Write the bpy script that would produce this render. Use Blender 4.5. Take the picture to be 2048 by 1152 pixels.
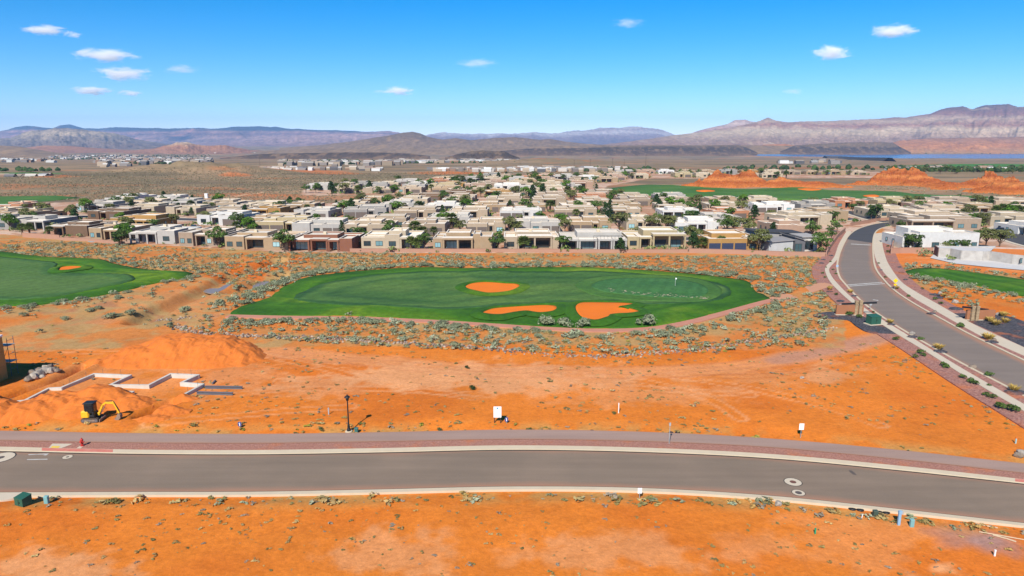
import bpy, bmesh, math, random
import numpy as np
from mathutils import Vector, Matrix

for o in list(bpy.data.objects):
    bpy.data.objects.remove(o, do_unlink=True)
SC = bpy.context.scene
COL = SC.collection
rnd = random.Random(7)
R = math.radians

# ------------------------------------------------------------------ camera
FPX, CX, CY, HCAM = 1400.0, 1024.0, 576.0, 33.0
PITCH = R(11.94)
cam_d = bpy.data.cameras.new('camera')
cam = bpy.data.objects.new('camera', cam_d)
COL.objects.link(cam)
cam.location = (0, 0, HCAM)
cam.rotation_euler = (R(90) - PITCH, 0, 0)
cam_d.sensor_width = 36
cam_d.lens = 36 * FPX / 2048
cam_d.clip_end = 80000
SC.camera = cam

# ------------------------------------------------------------------ sky and sun
SUN_EL = R(41)
SUN_DIR = Vector((-0.30 * math.cos(SUN_EL), -0.954 * math.cos(SUN_EL), math.sin(SUN_EL))).normalized()
world = bpy.data.worlds.new('World')
SC.world = world
world.use_nodes = True
wn, wl = world.node_tree.nodes, world.node_tree.links
wn.clear()
sky = wn.new('ShaderNodeTexSky')
sky.sky_type = 'NISHITA'
sky.sun_disc = False
sky.sun_elevation = SUN_EL
sky.sun_rotation = math.atan2(SUN_DIR.x, SUN_DIR.y)
sky.altitude = 0
sky.air_density = 0.7
sky.dust_density = 0.0
sky.ozone_density = 3.0
hsv = wn.new('ShaderNodeHueSaturation')
hsv.inputs['Hue'].default_value = 0.488
hsv.inputs['Saturation'].default_value = 1.42
hsv.inputs['Value'].default_value = 1.0
bg = wn.new('ShaderNodeBackground')
bg.inputs['Strength'].default_value = 0.108
wo = wn.new('ShaderNodeOutputWorld')
tint = wn.new('ShaderNodeMix')
tint.data_type = 'RGBA'
tint.blend_type = 'MULTIPLY'
tint.inputs[0].default_value = 1.0
tint.inputs[7].default_value = (0.88, 0.87, 1.0, 1)
wl.new(sky.outputs[0], tint.inputs[6])
wl.new(tint.outputs[2], hsv.inputs['Color'])
wl.new(hsv.outputs[0], bg.inputs[0])
wl.new(bg.outputs[0], wo.inputs[0])

sun_d = bpy.data.lights.new('sun', 'SUN')
sun_d.energy = 5.0
sun_d.angle = R(0.53)
sun_d.color = (1.0, 0.95, 0.87)
sun = bpy.data.objects.new('sun', sun_d)
COL.objects.link(sun)
sun.location = (0, 0, 200)
sun.rotation_euler = SUN_DIR.to_track_quat('Z', 'Y').to_euler()

vs = SC.view_settings
vs.view_transform = 'Standard'
vs.look = 'None'
vs.exposure = 0.5
vs.gamma = 1.0
vs.use_curve_mapping = False
SC.cycles.max_bounces = 8
SC.cycles.diffuse_bounces = 3
SC.cycles.volume_bounces = 6
SC.cycles.transparent_max_bounces = 8
SC.cycles.use_denoising = True

# ------------------------------------------------------------------ geometry helpers
cP, sP = math.cos(PITCH), math.sin(PITCH)


def ray(px, py):
    dx, dd = (px - CX) / FPX, (py - CY) / FPX
    return np.array([dx, cP - sP * dd, -sP - cP * dd])


K0, KS, KD = 800.0, 0.020, 50.0     # the plain falls away gently beyond the houses


def zprof(y):
    return -np.clip(KS * (np.asarray(y, float) - K0), 0, KD)


def G(px, py, z=None):
    """ground point under a photo pixel"""
    d = ray(px, py)
    if z is None:
        s = -d[2] / d[1]
        y = HCAM / s if s > 0 else 1e9
        if y > K0:
            y = (HCAM - K0 * KS) / (s - KS) if s > (HCAM + KD) / (K0 + KD / KS) else (HCAM + KD) / s
        return (d[0] / d[1] * y, y)
    t = (z - HCAM) / d[2]
    return (d[0] * t, d[1] * t)


def Wp(px, py, Y):
    """point on the ray of a pixel at forward distance Y"""
    d = ray(px, py)
    t = Y / d[1]
    return (d[0] * t, Y, HCAM + d[2] * t)


def project(x, y, z=None):
    yy = np.asarray(y)
    zz = (zprof(y) if z is None else np.asarray(z)) - HCAM
    depth = yy * cP - zz * sP
    down = -yy * sP - zz * cP
    return CX + FPX * np.asarray(x) / depth, CY + FPX * down / depth


def vnoise(x, y, seed=0):
    xi, yi = np.floor(x), np.floor(y)
    fx, fy = x - xi, y - yi
    fx, fy = fx * fx * (3 - 2 * fx), fy * fy * (3 - 2 * fy)

    def h(a, b):
        v = np.sin(a * 127.1 + b * 311.7 + seed * 74.7) * 43758.5453
        return v - np.floor(v)
    return (h(xi, yi) * (1 - fx) + h(xi + 1, yi) * fx) * (1 - fy) + (h(xi, yi + 1) * (1 - fx) + h(xi + 1, yi + 1) * fx) * fy


def fbm(x, y, oct=4, seed=0, gain=0.5):
    s, a, n = 0, 1.0, 0
    for k in range(oct):
        s = s + a * vnoise(x, y, seed + k * 3)
        n += a
        a *= gain
        x, y = x * 2.03 + 11.3, y * 2.03 + 5.7
    return s / n


def ridged(x, y, oct=4, seed=0):
    s, a, n = 0, 1.0, 0
    for k in range(oct):
        s = s + a * (1 - np.abs(2 * vnoise(x, y, seed + k * 5) - 1))
        n += a
        a *= 0.5
        x, y = x * 2.1 + 3.1, y * 2.1 + 7.7
    return s / n


def pip(x, y, poly):
    """vectorised point in polygon"""
    x, y = np.asarray(x, float), np.asarray(y, float)
    inside = np.zeros(x.shape, bool)
    P = np.asarray(poly)
    x1, y1 = P[-1]
    for x2, y2 in P:
        c = (y2 > y) != (y1 > y)
        if y1 != y2:
            inside ^= c & (x < (x1 - x2) * (y - y2) / (y1 - y2) + x2)
        x1, y1 = x2, y2
    return inside


def dist_line(x, y, pts):
    x, y = np.asarray(x, float), np.asarray(y, float)
    best = np.full(x.shape, 1e9)
    for (x1, y1), (x2, y2) in zip(pts[:-1], pts[1:]):
        dx, dy = x2 - x1, y2 - y1
        t = np.clip(((x - x1) * dx + (y - y1) * dy) / (dx * dx + dy * dy + 1e-9), 0, 1)
        best = np.minimum(best, np.hypot(x - x1 - t * dx, y - y1 - t * dy))
    return best


def sstep(a, b, v):
    t = np.clip((v - a) / (b - a), 0, 1)
    return t * t * (3 - 2 * t)


def catmull(pts, n, closed=False):
    P = np.asarray(pts, float)
    m = len(P)
    out = []
    segs = m if closed else m - 1
    for k in range(n):
        u = k / n * segs if closed else k / (n - 1) * segs
        i = min(int(u), segs - 1)
        t = u - i
        if closed:
            a, b, c, d = P[(i - 1) % m], P[i], P[(i + 1) % m], P[(i + 2) % m]
        else:
            a, b, c, d = P[max(i - 1, 0)], P[i], P[i + 1], P[min(i + 2, m - 1)]
        out.append(0.5 * (2 * b + (c - a) * t + (2 * a - 5 * b + 4 * c - d) * t * t + (3 * b - a - 3 * c + d) * t ** 3))
    return np.array(out)


def resample(P, n):
    P = np.asarray(P)
    L = np.concatenate([[0], np.cumsum(np.hypot(*np.diff(P[:, :2], axis=0).T))])
    u = np.linspace(0, L[-1], n)
    return np.stack([np.interp(u, L, P[:, k]) for k in range(P.shape[1])], 1)


# ------------------------------------------------------------------ mesh building
class MB:
    def __init__(s):
        s.v, s.f = [], []

    def add(s, vs_, fs):
        o = len(s.v)
        s.v += [tuple(p) for p in vs_]
        s.f += [tuple(i + o for i in f) for f in fs]
        return s

    def box(s, x0, x1, y0, y1, z0, z1):
        return s.add([(x0, y0, z0), (x1, y0, z0), (x1, y1, z0), (x0, y1, z0), (x0, y0, z1), (x1, y0, z1), (x1, y1, z1), (x0, y1, z1)],
                     [(0, 3, 2, 1), (4, 5, 6, 7), (0, 1, 5, 4), (1, 2, 6, 5), (2, 3, 7, 6), (3, 0, 4, 7)])

    def cbox(s, x0, x1, y0, y1, z0, z1, b):
        """box with chamfered vertical and top edges"""
        o = [(x0 + b, y0), (x1 - b, y0), (x1, y0 + b), (x1, y1 - b), (x1 - b, y1), (x0 + b, y1), (x0, y1 - b), (x0, y0 + b)]
        cx, cy = (x0 + x1) / 2, (y0 + y1) / 2
        i = [(cx + (x - cx) * (1 - 2 * b / (x1 - x0)), cy + (y - cy) * (1 - 2 * b / (y1 - y0))) for x, y in o]
        v = [(x, y, z0) for x, y in o] + [(x, y, z1 - b) for x, y in o] + [(x, y, z1) for x, y in i]
        f = [tuple(range(7, -1, -1)), tuple(range(16, 24))]
        for k in range(8):
            n = (k + 1) % 8
            f += [(k, n, n + 8, k + 8), (k + 8, n + 8, n + 16, k + 16)]
        return s.add(v, f)

    def bar(s, a, b, w, h=None, up=(0, 0, 1)):
        h = h or w
        a, b = Vector(a), Vector(b)
        d = (b - a).normalized()
        u = Vector(up)
        if abs(d.dot(u)) > 0.98:
            u = Vector((0, 1, 0))
        r = d.cross(u).normalized() * (w / 2)
        u = r.cross(d).normalized() * (h / 2)
        v = [p + i * r + j * u for p in (a, b) for i, j in ((-1, -1), (1, -1), (1, 1), (-1, 1))]
        return s.add(v, [(0, 3, 2, 1), (4, 5, 6, 7), (0, 1, 5, 4), (1, 2, 6, 5), (2, 3, 7, 6), (3, 0, 4, 7)])

    def tube(s, pts, rads, n=8, cap=True):
        pts = [Vector(p) for p in pts]
        v, f = [], []
        for k, p in enumerate(pts):
            d = (pts[min(k + 1, len(pts) - 1)] - pts[max(k - 1, 0)]).normalized()
            u = Vector((0, 0, 1)) if abs(d.z) < 0.95 else Vector((1, 0, 0))
            a = d.cross(u).normalized()
            b = d.cross(a).normalized()
            r = rads[k] if hasattr(rads, '__len__') else rads
            for i in range(n):
                t = 2 * math.pi * i / n
                v.append(p + a * (r * math.cos(t)) + b * (r * math.sin(t)))
        for k in range(len(pts) - 1):
            for i in range(n):
                j = (i + 1) % n
                f.append((k * n + i, k * n + j, k * n + n + j, k * n + n + i))
        if cap:
            f.append(tuple(range(n)))
            f.append(tuple(range(len(pts) * n - 1, len(pts) * n - n - 1, -1)))
        return s.add(v, f)

    def lathe(s, prof, n=12, c=(0, 0)):
        v, f = [], []
        for r, z in prof:
            for i in range(n):
                t = 2 * math.pi * i / n
                v.append((c[0] + r * math.cos(t), c[1] + r * math.sin(t), z))
        for k in range(len(prof) - 1):
            for i in range(n):
                j = (i + 1) % n
                f.append((k * n + i, k * n + j, k * n + n + j, k * n + n + i))
        f.append(tuple(range(n - 1, -1, -1)))
        f.append(tuple(range((len(prof) - 1) * n, len(prof) * n)))
        return s.add(v, f)

    def mesh(s, name, mat, smooth=False):
        me = bpy.data.meshes.new(name)
        me.from_pydata(s.v, [], s.f)
        me.materials.append(mat)
        if smooth:
            me.polygons.foreach_set('use_smooth', [True] * len(me.polygons))
        me.update()
        return me

    def build(s, name, mat, parent=None, smooth=False, loc=None, rz=0, color=None):
        return link(name, s.mesh(name, mat, smooth), parent, loc, rz, color)


def link(name, me, parent=None, loc=None, rz=0, color=None):
    o = bpy.data.objects.new(name, me)
    COL.objects.link(o)
    o.parent = parent
    if loc is not None:
        o.location = loc
    o.rotation_euler.z = rz
    if color is not None:
        o.color = (*color, 1)
    return o


def np_mesh(name, V, Fq, mat, smooth=False, colors=None):
    """mesh from numpy vertices (n,3) and quads/tris (m,k)"""
    me = bpy.data.meshes.new(name)
    V = np.asarray(V, np.float32)
    Fq = np.asarray(Fq, np.int32)
    m, k = Fq.shape
    me.vertices.add(len(V))
    me.vertices.foreach_set('co', V.ravel())
    me.loops.add(m * k)
    me.loops.foreach_set('vertex_index', Fq.ravel())
    me.polygons.add(m)
    me.polygons.foreach_set('loop_start', np.arange(0, m * k, k, dtype=np.int32))
    me.polygons.foreach_set('loop_total', np.full(m, k, np.int32))
    me.polygons.foreach_set('use_smooth', np.full(m, smooth, bool))
    if colors is not None:
        at = me.color_attributes.new('Col', 'FLOAT_COLOR', 'POINT')
        c4 = np.ones((len(V), 4), np.float32)
        c4[:, :3] = colors
        at.data.foreach_set('color', c4.ravel())
    me.materials.append(mat)
    me.update(calc_edges=True)
    me.validate()
    return me


def grid_faces(nr, nc, wrap=False):
    i = np.arange(nr - 1)[:, None]
    j = np.arange(nc if wrap else nc - 1)[None, :]
    a = i * nc + j
    b = i * nc + (j + 1) % nc
    return np.stack([a, b, b + nc, a + nc], -1).reshape(-1, 4)


def empty(name, loc=(0, 0, 0), rz=0):
    o = bpy.data.objects.new(name, None)
    COL.objects.link(o)
    o.location = loc
    o.rotation_euler.z = rz
    o.empty_display_size = 0.5
    return o


LABELS = {}


def tag(o, label, cat, group=None):
    o['label'] = label
    o['category'] = cat
    if group:
        o['group'] = group
    return o


def struct(o, kind='structure', label=None):
    o['kind'] = kind
    if label:
        o['label'] = label
    return o


def copy_tree(o, parent=None, color=None):
    c = o.copy()
    COL.objects.link(c)
    c.parent = parent
    if color is not None and o.get('tint'):
        c.color = (*color, 1)
    for ch in o.children:
        copy_tree(ch, c, color)
    return c


# ------------------------------------------------------------------ materials
MATS = {}


def nt(name):
    m = bpy.data.materials.new(name)
    m.use_nodes = True
    n, l = m.node_tree.nodes, m.node_tree.links
    b = n['Principled BSDF']
    return m, n, l, b


def mixc(n, l, a, b, fac, mode='MIX'):
    x = n.new('ShaderNodeMix')
    x.data_type = 'RGBA'
    x.blend_type = mode
    for sock, v in ((x.inputs[0], fac), (x.inputs[6], a), (x.inputs[7], b)):
        if hasattr(v, 'links'):
            l.new(v, sock)
        elif isinstance(v, (tuple, list)):
            sock.default_value = (*v[:3], 1)
        else:
            sock.default_value = v
    return x.outputs[2]


def noise_node(n, l, vec, scale, detail=4, rough=0.55, dist=0):
    t = n.new('ShaderNodeTexNoise')
    t.inputs['Scale'].default_value = scale
    t.inputs['Detail'].default_value = detail
    t.inputs['Roughness'].default_value = rough
    t.inputs['Distortion'].default_value = dist
    l.new(vec, t.inputs['Vector'])
    return t.outputs[0]


def ramp(n, l, fac, stops, interp='LINEAR'):
    r = n.new('ShaderNodeValToRGB')
    cr = r.color_ramp
    cr.interpolation = interp
    while len(cr.elements) < len(stops):
        cr.elements.new(0.5)
    for e, (p, c) in zip(cr.elements, stops):
        e.position = p
        e.color = (*c[:3], 1) if hasattr(c, '__len__') else (c, c, c, 1)
    l.new(fac, r.inputs[0])
    return r.outputs[0]


def bump(n, l, b, h, strength, dist):
    x = n.new('ShaderNodeBump')
    x.inputs['Strength'].default_value = strength
    x.inputs['Distance'].default_value = dist
    l.new(h, x.inputs['Height'])
    l.new(x.outputs[0], b.inputs['Normal'])


def mat(name, c, rough=0.85, c2=None, scale=3.0, var=0.5, tint=False, metal=0.0, bmp=0.0, spec=0.3, world_space=False, rnd_obj=0.0, detail=5):
    """plain procedural material: colour c broken up by noise towards c2"""
    if name in MATS:
        return MATS[name]
    m, n, l, b = nt(name)
    b.inputs['Roughness'].default_value = rough
    b.inputs['Metallic'].default_value = metal
    b.inputs['Specular IOR Level'].default_value = spec
    if world_space:
        vec = n.new('ShaderNodeNewGeometry').outputs['Position']
    else:
        vec = n.new('ShaderNodeTexCoord').outputs['Object']
    nz = noise_node(n, l, vec, scale, detail)
    fac = ramp(n, l, nz, [(0.5 - 0.22, 0.0), (0.5 + 0.22, 1.0)])
    c2 = c2 or tuple(x * 0.72 for x in c)
    if tint:
        oi = n.new('ShaderNodeObjectInfo')
        dk = mixc(n, l, oi.outputs['Color'], (0.86, 0.84, 0.82), 1.0, 'MULTIPLY')
        col = mixc(n, l, dk, oi.outputs['Color'], fac)
    else:
        f2 = n.new('ShaderNodeMath')
        f2.operation = 'MULTIPLY'
        f2.inputs[1].default_value = var
        l.new(fac, f2.inputs[0])
        col = mixc(n, l, c, c2, f2.outputs[0])
    if rnd_obj:
        oi = n.new('ShaderNodeObjectInfo')
        rr = ramp(n, l, oi.outputs['Random'], [(0, 1 - rnd_obj), (1, 1 + rnd_obj * 0.6)])
        col = mixc(n, l, col, rr, 1.0, 'MULTIPLY')
    l.new(col, b.inputs['Base Color'])
    if bmp:
        bump(n, l, b, nz, 0.6, bmp)
    MATS[name] = m
    return m


def attr_mat(name, rough=0.9, scale=0.0, amt=0.2, bmp=0.0, scale2=None, world_space=True):
    """colour from the point attribute Col, broken up by noise"""
    m, n, l, b = nt(name)
    b.inputs['Roughness'].default_value = rough
    b.inputs['Specular IOR Level'].default_value = 0.15
    a = n.new('ShaderNodeAttribute')
    a.attribute_name = 'Col'
    col = a.outputs['Color']
    vec = n.new('ShaderNodeNewGeometry').outputs['Position']
    nz = None
    if scale:
        nz = noise_node(n, l, vec, scale, 6, 0.65)
        col = mixc(n, l, col, ramp(n, l, nz, [(0.25, 1 - amt), (0.75, 1 + amt)]), 1.0, 'MULTIPLY')
    if scale2:
        nz2 = noise_node(n, l, vec, scale2, 3, 0.6)
        col = mixc(n, l, col, ramp(n, l, nz2, [(0.3, 1 - amt), (0.7, 1 + amt)]), 1.0, 'MULTIPLY')
    l.new(col, b.inputs['Base Color'])
    if bmp and nz is not None:
        bump(n, l, b, nz, 0.7, bmp)
    MATS[name] = m
    return m


M_STUCCO = mat('stucco', (0.5, 0.4, 0.3), 0.95, scale=0.9, tint=True, bmp=0.0)
M_ROOF = mat('roof_membrane', (0.78, 0.69, 0.57), 0.9, (0.62, 0.53, 0.42), scale=0.5, var=0.8, rnd_obj=0.2)
M_CONC = mat('concrete', (0.53, 0.435, 0.305), 0.9, (0.43, 0.34, 0.23), scale=0.8, world_space=True)
M_WALK = mat('pale_concrete', (0.52, 0.435, 0.325), 0.9, (0.43, 0.355, 0.26), scale=0.5, world_space=True)
M_FRAME = mat('bronze_frame', (0.05, 0.042, 0.036), 0.5)
M_WHITE = mat('white_paint', (0.8, 0.8, 0.79), 0.5, (0.74, 0.73, 0.71), scale=2)
M_BLACK = mat('black_metal', (0.012, 0.012, 0.013), 0.45, (0.02, 0.02, 0.02))
M_GARAGE = mat('garage_door', (0.16, 0.13, 0.11), 0.6, tint=True)
M_DARK = mat('dark_interior', (0.02, 0.018, 0.016), 0.8)


def glass_mat():
    m, n, l, b = nt('window_glass')
    oi = n.new('ShaderNodeObjectInfo')
    c = ramp(n, l, oi.outputs['Random'], [(0.0, (0.02, 0.03, 0.035)), (0.55, (0.05, 0.09, 0.10)), (0.75, (0.16, 0.30, 0.32)), (1.0, (0.30, 0.48, 0.5))])
    l.new(c, b.inputs['Base Color'])
    b.inputs['Roughness'].default_value = 0.08
    b.inputs['Specular IOR Level'].default_value = 0.7
    return m


M_GLASS = glass_mat()
# ------------------------------------------------------------------ layout: lines on the ground, read off the photograph
def hermite(xs, pts):
    P = np.asarray(pts, float)
    X, Y = P[:, 0], P[:, 1]
    d = np.gradient(Y, X)
    i = np.clip(np.searchsorted(X, xs) - 1, 0, len(X) - 2)
    h = X[i + 1] - X[i]
    t = np.clip((xs - X[i]) / h, 0, 1)
    y = (2 * t**3 - 3 * t**2 + 1) * Y[i] + (t**3 - 2 * t**2 + t) * h * d[i] + (-2 * t**3 + 3 * t**2) * Y[i + 1] + (t**3 - t**2) * h * d[i + 1]
    y = np.where(xs < X[0], Y[0] + d[0] * (xs - X[0]), y)
    return np.where(xs > X[-1], Y[-1] + d[-1] * (xs - X[-1]), y)


RX = np.linspace(-420, 2440, 150)
L_PATH = [(0, 863), (270, 868), (512, 869.5), (768, 866), (1024, 861), (1276, 865), (1536, 878.5), (1800, 902), (2048, 929)]
L_GRAV = [(0, 883), (270, 887.5), (512, 888.5), (768, 885), (1024, 880.5), (1276, 884.5), (1536, 896.5), (1800, 921), (2048, 948.5)]
L_KERB = [(0, 895.5), (270, 901.5), (512, 902.3), (768, 898.3), (1024, 893), (1276, 897.3), (1536, 910), (1800, 934), (2048, 961)]
L_ROADF = [(0, 902), (270, 907.5), (512, 908.5), (768, 904.6), (1024, 899.5), (1276, 903.6), (1536, 916.2), (1800, 940.5), (2048, 967.3)]
L_ROADN = [(0, 987), (270, 986), (512, 985.6), (768, 980.8), (1024, 975.2), (1276, 978), (1536, 993.3), (1792, 1019.8), (2048, 1048.6)]
L_OUTER = [(0, 994), (270, 992.6), (512, 991.9), (768, 987), (1024, 981.4), (1276, 984.3), (1536, 999.6), (1792, 1026), (2048, 1054.5)]


def gline(pts):
    return np.array([G(x, y) for x, y in zip(RX, hermite(RX, pts))])


g_path, g_grav, g_kerb, g_roadf, g_roadn, g_outer = [gline(p) for p in (L_PATH, L_GRAV, L_KERB, L_ROADF, L_ROADN, L_OUTER)]


def gpts(px, n=70):
    return resample(catmull([G(x, y) for x, y in px], 200), n)


RR_L = gpts([(1795, 443), (1760, 446.5), (1735, 452), (1712, 461), (1696, 475), (1684, 498), (1676.5, 528), (1680, 552), (1692, 568.5), (1725, 603.5), (1760, 630), (1801, 656.5), (1856, 689), (1920, 724.5), (1996, 764), (2048, 791), (2120, 829), (2230, 890)])
RR_R = gpts([(1795, 450), (1775, 453), (1758, 458), (1749, 466), (1745, 480), (1744.5, 505), (1749, 536), (1768, 563), (1792, 585.5), (1831, 611), (1875, 635.5), (1934, 668), (1996, 698), (2048, 723), (2120, 757), (2230, 808)])
SWL_L = gpts([(1693, 463), (1678, 488), (1668, 515), (1651, 535), (1652.5, 550), (1663, 568), (1686.5, 591.5), (1713, 613.6), (1742.6, 635.7), (1786.8, 665), (1845.8, 700.7), (1949, 765.6), (2048, 824), (2120, 867), (2230, 935)])
SWL_R = gpts([(1703, 463), (1689, 488), (1676, 517), (1659, 537), (1662, 551), (1674, 567), (1701, 594), (1736.6, 622.5), (1772, 645), (1831, 681), (1919.6, 735.5), (2048, 810), (2120, 852), (2230, 917)])
SWR_L = gpts([(1749, 468), (1747, 490), (1751, 517.7), (1766, 544), (1786.8, 565), (1819, 591.5), (1860.6, 616.6), (1919.6, 650.5), (1978.6, 682), (2048, 713), (2120, 744), (2230, 790)])
SWR_R = gpts([(1764, 466), (1765, 490), (1772, 517.7), (1781, 535.4), (1801.6, 563.4), (1831, 584), (1875, 609), (1949, 650.5), (2048, 696), (2120, 729), (2230, 776)])


def offset(line, d):
    t = np.gradient(line, axis=0)
    t /= np.hypot(t[:, 0], t[:, 1])[:, None] + 1e-9
    return line + d * np.stack([t[:, 1], -t[:, 0]], 1)


GRL_OUT = offset(SWL_L, 3.2)      # outer gravel margin, left of the left walk
GRR_OUT = offset(SWR_R, -3.0)
RR_POLY = np.concatenate([GRL_OUT, GRR_OUT[::-1]])


def gpoly(px, n=300):
    c = catmull([G(x, y) for x, y in px], 400, True)
    P = resample(np.vstack([c, c[:1]]), n + 1)[:-1]
    if n >= 160:      # mown edges are ragged
        P = P + 0.55 * np.stack([fbm(P[:, 0] / 1.7, P[:, 1] / 1.7, 3, 61) - .5, fbm(P[:, 0] / 1.7, P[:, 1] / 1.7, 3, 67) - .5], 1) * 2
    return P


GREEN_MAIN = gpoly([(462, 627), (488, 611), (517, 602), (541, 593), (564, 576), (590, 563), (620, 553), (678, 545.5), (740, 540), (840, 534), (927, 536), (1000, 536), (1100, 534), (1200, 535), (1300, 541), (1400, 549), (1475, 558), (1500, 566), (1512, 582), (1537, 596), (1490, 610), (1430, 626), (1370, 641), (1320, 651), (1260, 655.5), (1180, 656), (1110, 653), (1000, 647), (900, 640.5), (800, 635), (700, 631), (600, 631), (510, 630)])
FAIRWAY_MAIN = gpoly([(590, 598), (612, 582), (660, 566), (740, 552), (860, 545), (1000, 544), (1130, 545), (1250, 548), (1340, 555), (1430, 567), (1462, 583), (1448, 597), (1390, 607), (1300, 611), (1210, 604), (1120, 608), (1020, 612), (920, 622), (820, 621), (720, 617), (640, 612)])
PUTTING = gpoly([(1183, 572), (1215, 561), (1290, 558), (1370, 563), (1408, 575), (1415, 588), (1390, 597), (1320, 596), (1240, 590), (1195, 582)], 80)
COLLAR = gpoly([(1150, 570), (1190, 556), (1290, 551), (1390, 558), (1437, 575), (1440, 592), (1400, 604), (1320, 604), (1225, 598), (1170, 586)], 90)
BUNKERS = [
    ('orange sand bunker in the middle of the main green', [(931, 577), (942, 570), (965, 567), (990, 568), (1012, 570), (1034, 571), (1039, 576), (1028, 583), (1005, 588), (975, 590), (948, 585)]),
    ('long narrow orange sand bunker at the lower rim of the green', [(965, 634), (978, 625), (1000, 621), (1050, 619), (1090, 617.5), (1110, 620), (1113, 627), (1100, 633), (1078, 634), (1055, 630), (1030, 633), (1000, 637)]),
    ('largest orange sand bunker, lobed, behind the big sagebrush', [(1152, 629), (1152, 618), (1165, 610), (1190, 608), (1235, 608), (1262, 610), (1264, 615), (1235, 620), (1256, 621), (1278, 628), (1265, 635), (1222, 637), (1216, 643), (1190, 648), (1165, 643)]),
    ('small orange sand bunker on the left golf course', [(117, 543), (124, 537), (145, 534.5), (164, 535.5), (160, 539), (140, 543), (122, 545.5)]),
]
GREEN_LEFT = gpoly([(-260, 498), (-120, 499), (0, 503), (50, 509), (100, 514), (150, 515), (205, 519), (240, 530), (300, 539), (372, 543.5), (386, 549), (362, 557.5), (312, 566), (275, 575), (225, 586), (175, 595), (125, 602.5), (75, 609.5), (0, 612), (-120, 613), (-260, 614)])
FAIRWAY_LEFT = gpoly([(-250, 512), (0, 516), (70, 521), (112, 529), (105, 545), (160, 549), (240, 553), (268, 559), (262, 567), (200, 579), (120, 594), (60, 601), (0, 603), (-250, 604)])
GREEN_RIGHT = gpoly([(1808, 544), (1830, 537), (1870, 536), (1919, 541), (1980, 549), (2048, 559), (2140, 570), (2230, 585), (2230, 625), (2140, 608), (2048, 593), (1978, 577), (1940, 568), (1905, 562), (1870, 556), (1830, 551)])
GREEN_FAR = gpoly([(1195, 381), (1240, 374), (1300, 369), (1350, 373), (1420, 376), (1530, 378), (1580, 374), (1625, 376), (1660, 380), (1720, 381), (1790, 383), (1850, 390), (1950, 393), (2048, 396), (2180, 399), (2180, 409), (2048, 407), (1900, 407), (1780, 406), (1660, 402), (1540, 399), (1400, 394), (1290, 391), (1230, 387)])
GREEN_TOPLEFT = gpoly([(-220, 394), (-50, 393), (0, 392.5), (90, 392), (158, 395), (120, 400), (60, 405), (0, 409), (-220, 414)])
FAR_BUNKERS = [('far orange sand bunker left of the rust outcrops', [(1392, 384), (1410, 382.5), (1430, 384), (1410, 386)]),
               ('far orange sand bunker below the long sandstone ridge', [(1595, 380), (1620, 378), (1643, 380), (1620, 382)]),
               ('far orange sand bunker nearest the rooftops', [(1726, 393), (1745, 391.5), (1763, 395), (1740, 396)])]
GOLF = [GREEN_MAIN, GREEN_LEFT, GREEN_RIGHT, GREEN_FAR, GREEN_TOPLEFT]

CHAR_L = gpoly([(1626, 631), (1660, 624), (1700, 630), (1726, 634), (1745, 641), (1775, 655), (1797, 667), (1770, 668), (1735, 664), (1712, 652), (1695, 640), (1660, 637)], 90)
CHAR_R = gpoly([(1905, 628), (1930, 627), (1985, 630), (2020, 634), (2070, 652), (2160, 690), (2160, 738), (2060, 700), (1990, 667), (1945, 647), (1915, 634)], 90)

HOOD_PX = [(-260, 486), (-260, 412), (0, 409), (160, 403), (280, 397), (500, 405), (620, 409), (760, 398), (850, 390), (820, 388), (640, 391), (600, 390), (610, 376), (850, 362), (1000, 353), (1180, 346), (1340, 342), (1760, 343), (1760, 356), (1300, 357), (1215, 372), (1200, 384), (1300, 393), (1420, 398), (1560, 402), (1780, 407), (2048, 408), (2300, 410), (2300, 530), (2048, 540), (1860, 522), (1790, 512), (1772, 470), (1765, 456), (1735, 454), (1690, 470), (1660, 512), (1400, 505), (700, 505), (560, 504), (400, 494), (250, 486), (100, 474), (0, 468)]
HOOD = np.array([G(x, y) for x, y in HOOD_PX])
TRENCH = [G(x, y) for x, y in [(-60, 836), (0, 806), (60, 784), (110, 765), (168, 736)]]
PIT = [G(x, y) for x, y in [(286, 832), (315, 818), (345, 806)]]
WASH = [G(x, y) for x, y in [(560, 520), (505, 538), (470, 548), (440, 566), (425, 575), (390, 590), (330, 612), (280, 640)]]
WASH2 = [G(x, y) for x, y in [(575, 548), (530, 560), (505, 570), (470, 580)]]
HILL_L = [(400, 345, 75, 6.0), (325, 347, 60, 4.0), (450, 347, 50, 3.5), (100, 360, 60, 2.5), (1095, 327, 130, 9)]


def flat_mask(m, x, y, poly, a, b):
    lo, hi = poly.min(0) - b, poly.max(0) + b
    k = np.nonzero((x > lo[0]) & (x < hi[0]) & (y > lo[1]) & (y < hi[1]))[0]
    if len(k):
        d = dist_line(x[k], y[k], np.vstack([poly, poly[:1]]))
        m = m.copy()
        m[k] = np.minimum(m[k], np.where(pip(x[k], y[k], poly), 0, sstep(a, b, d)))
    return m


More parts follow.
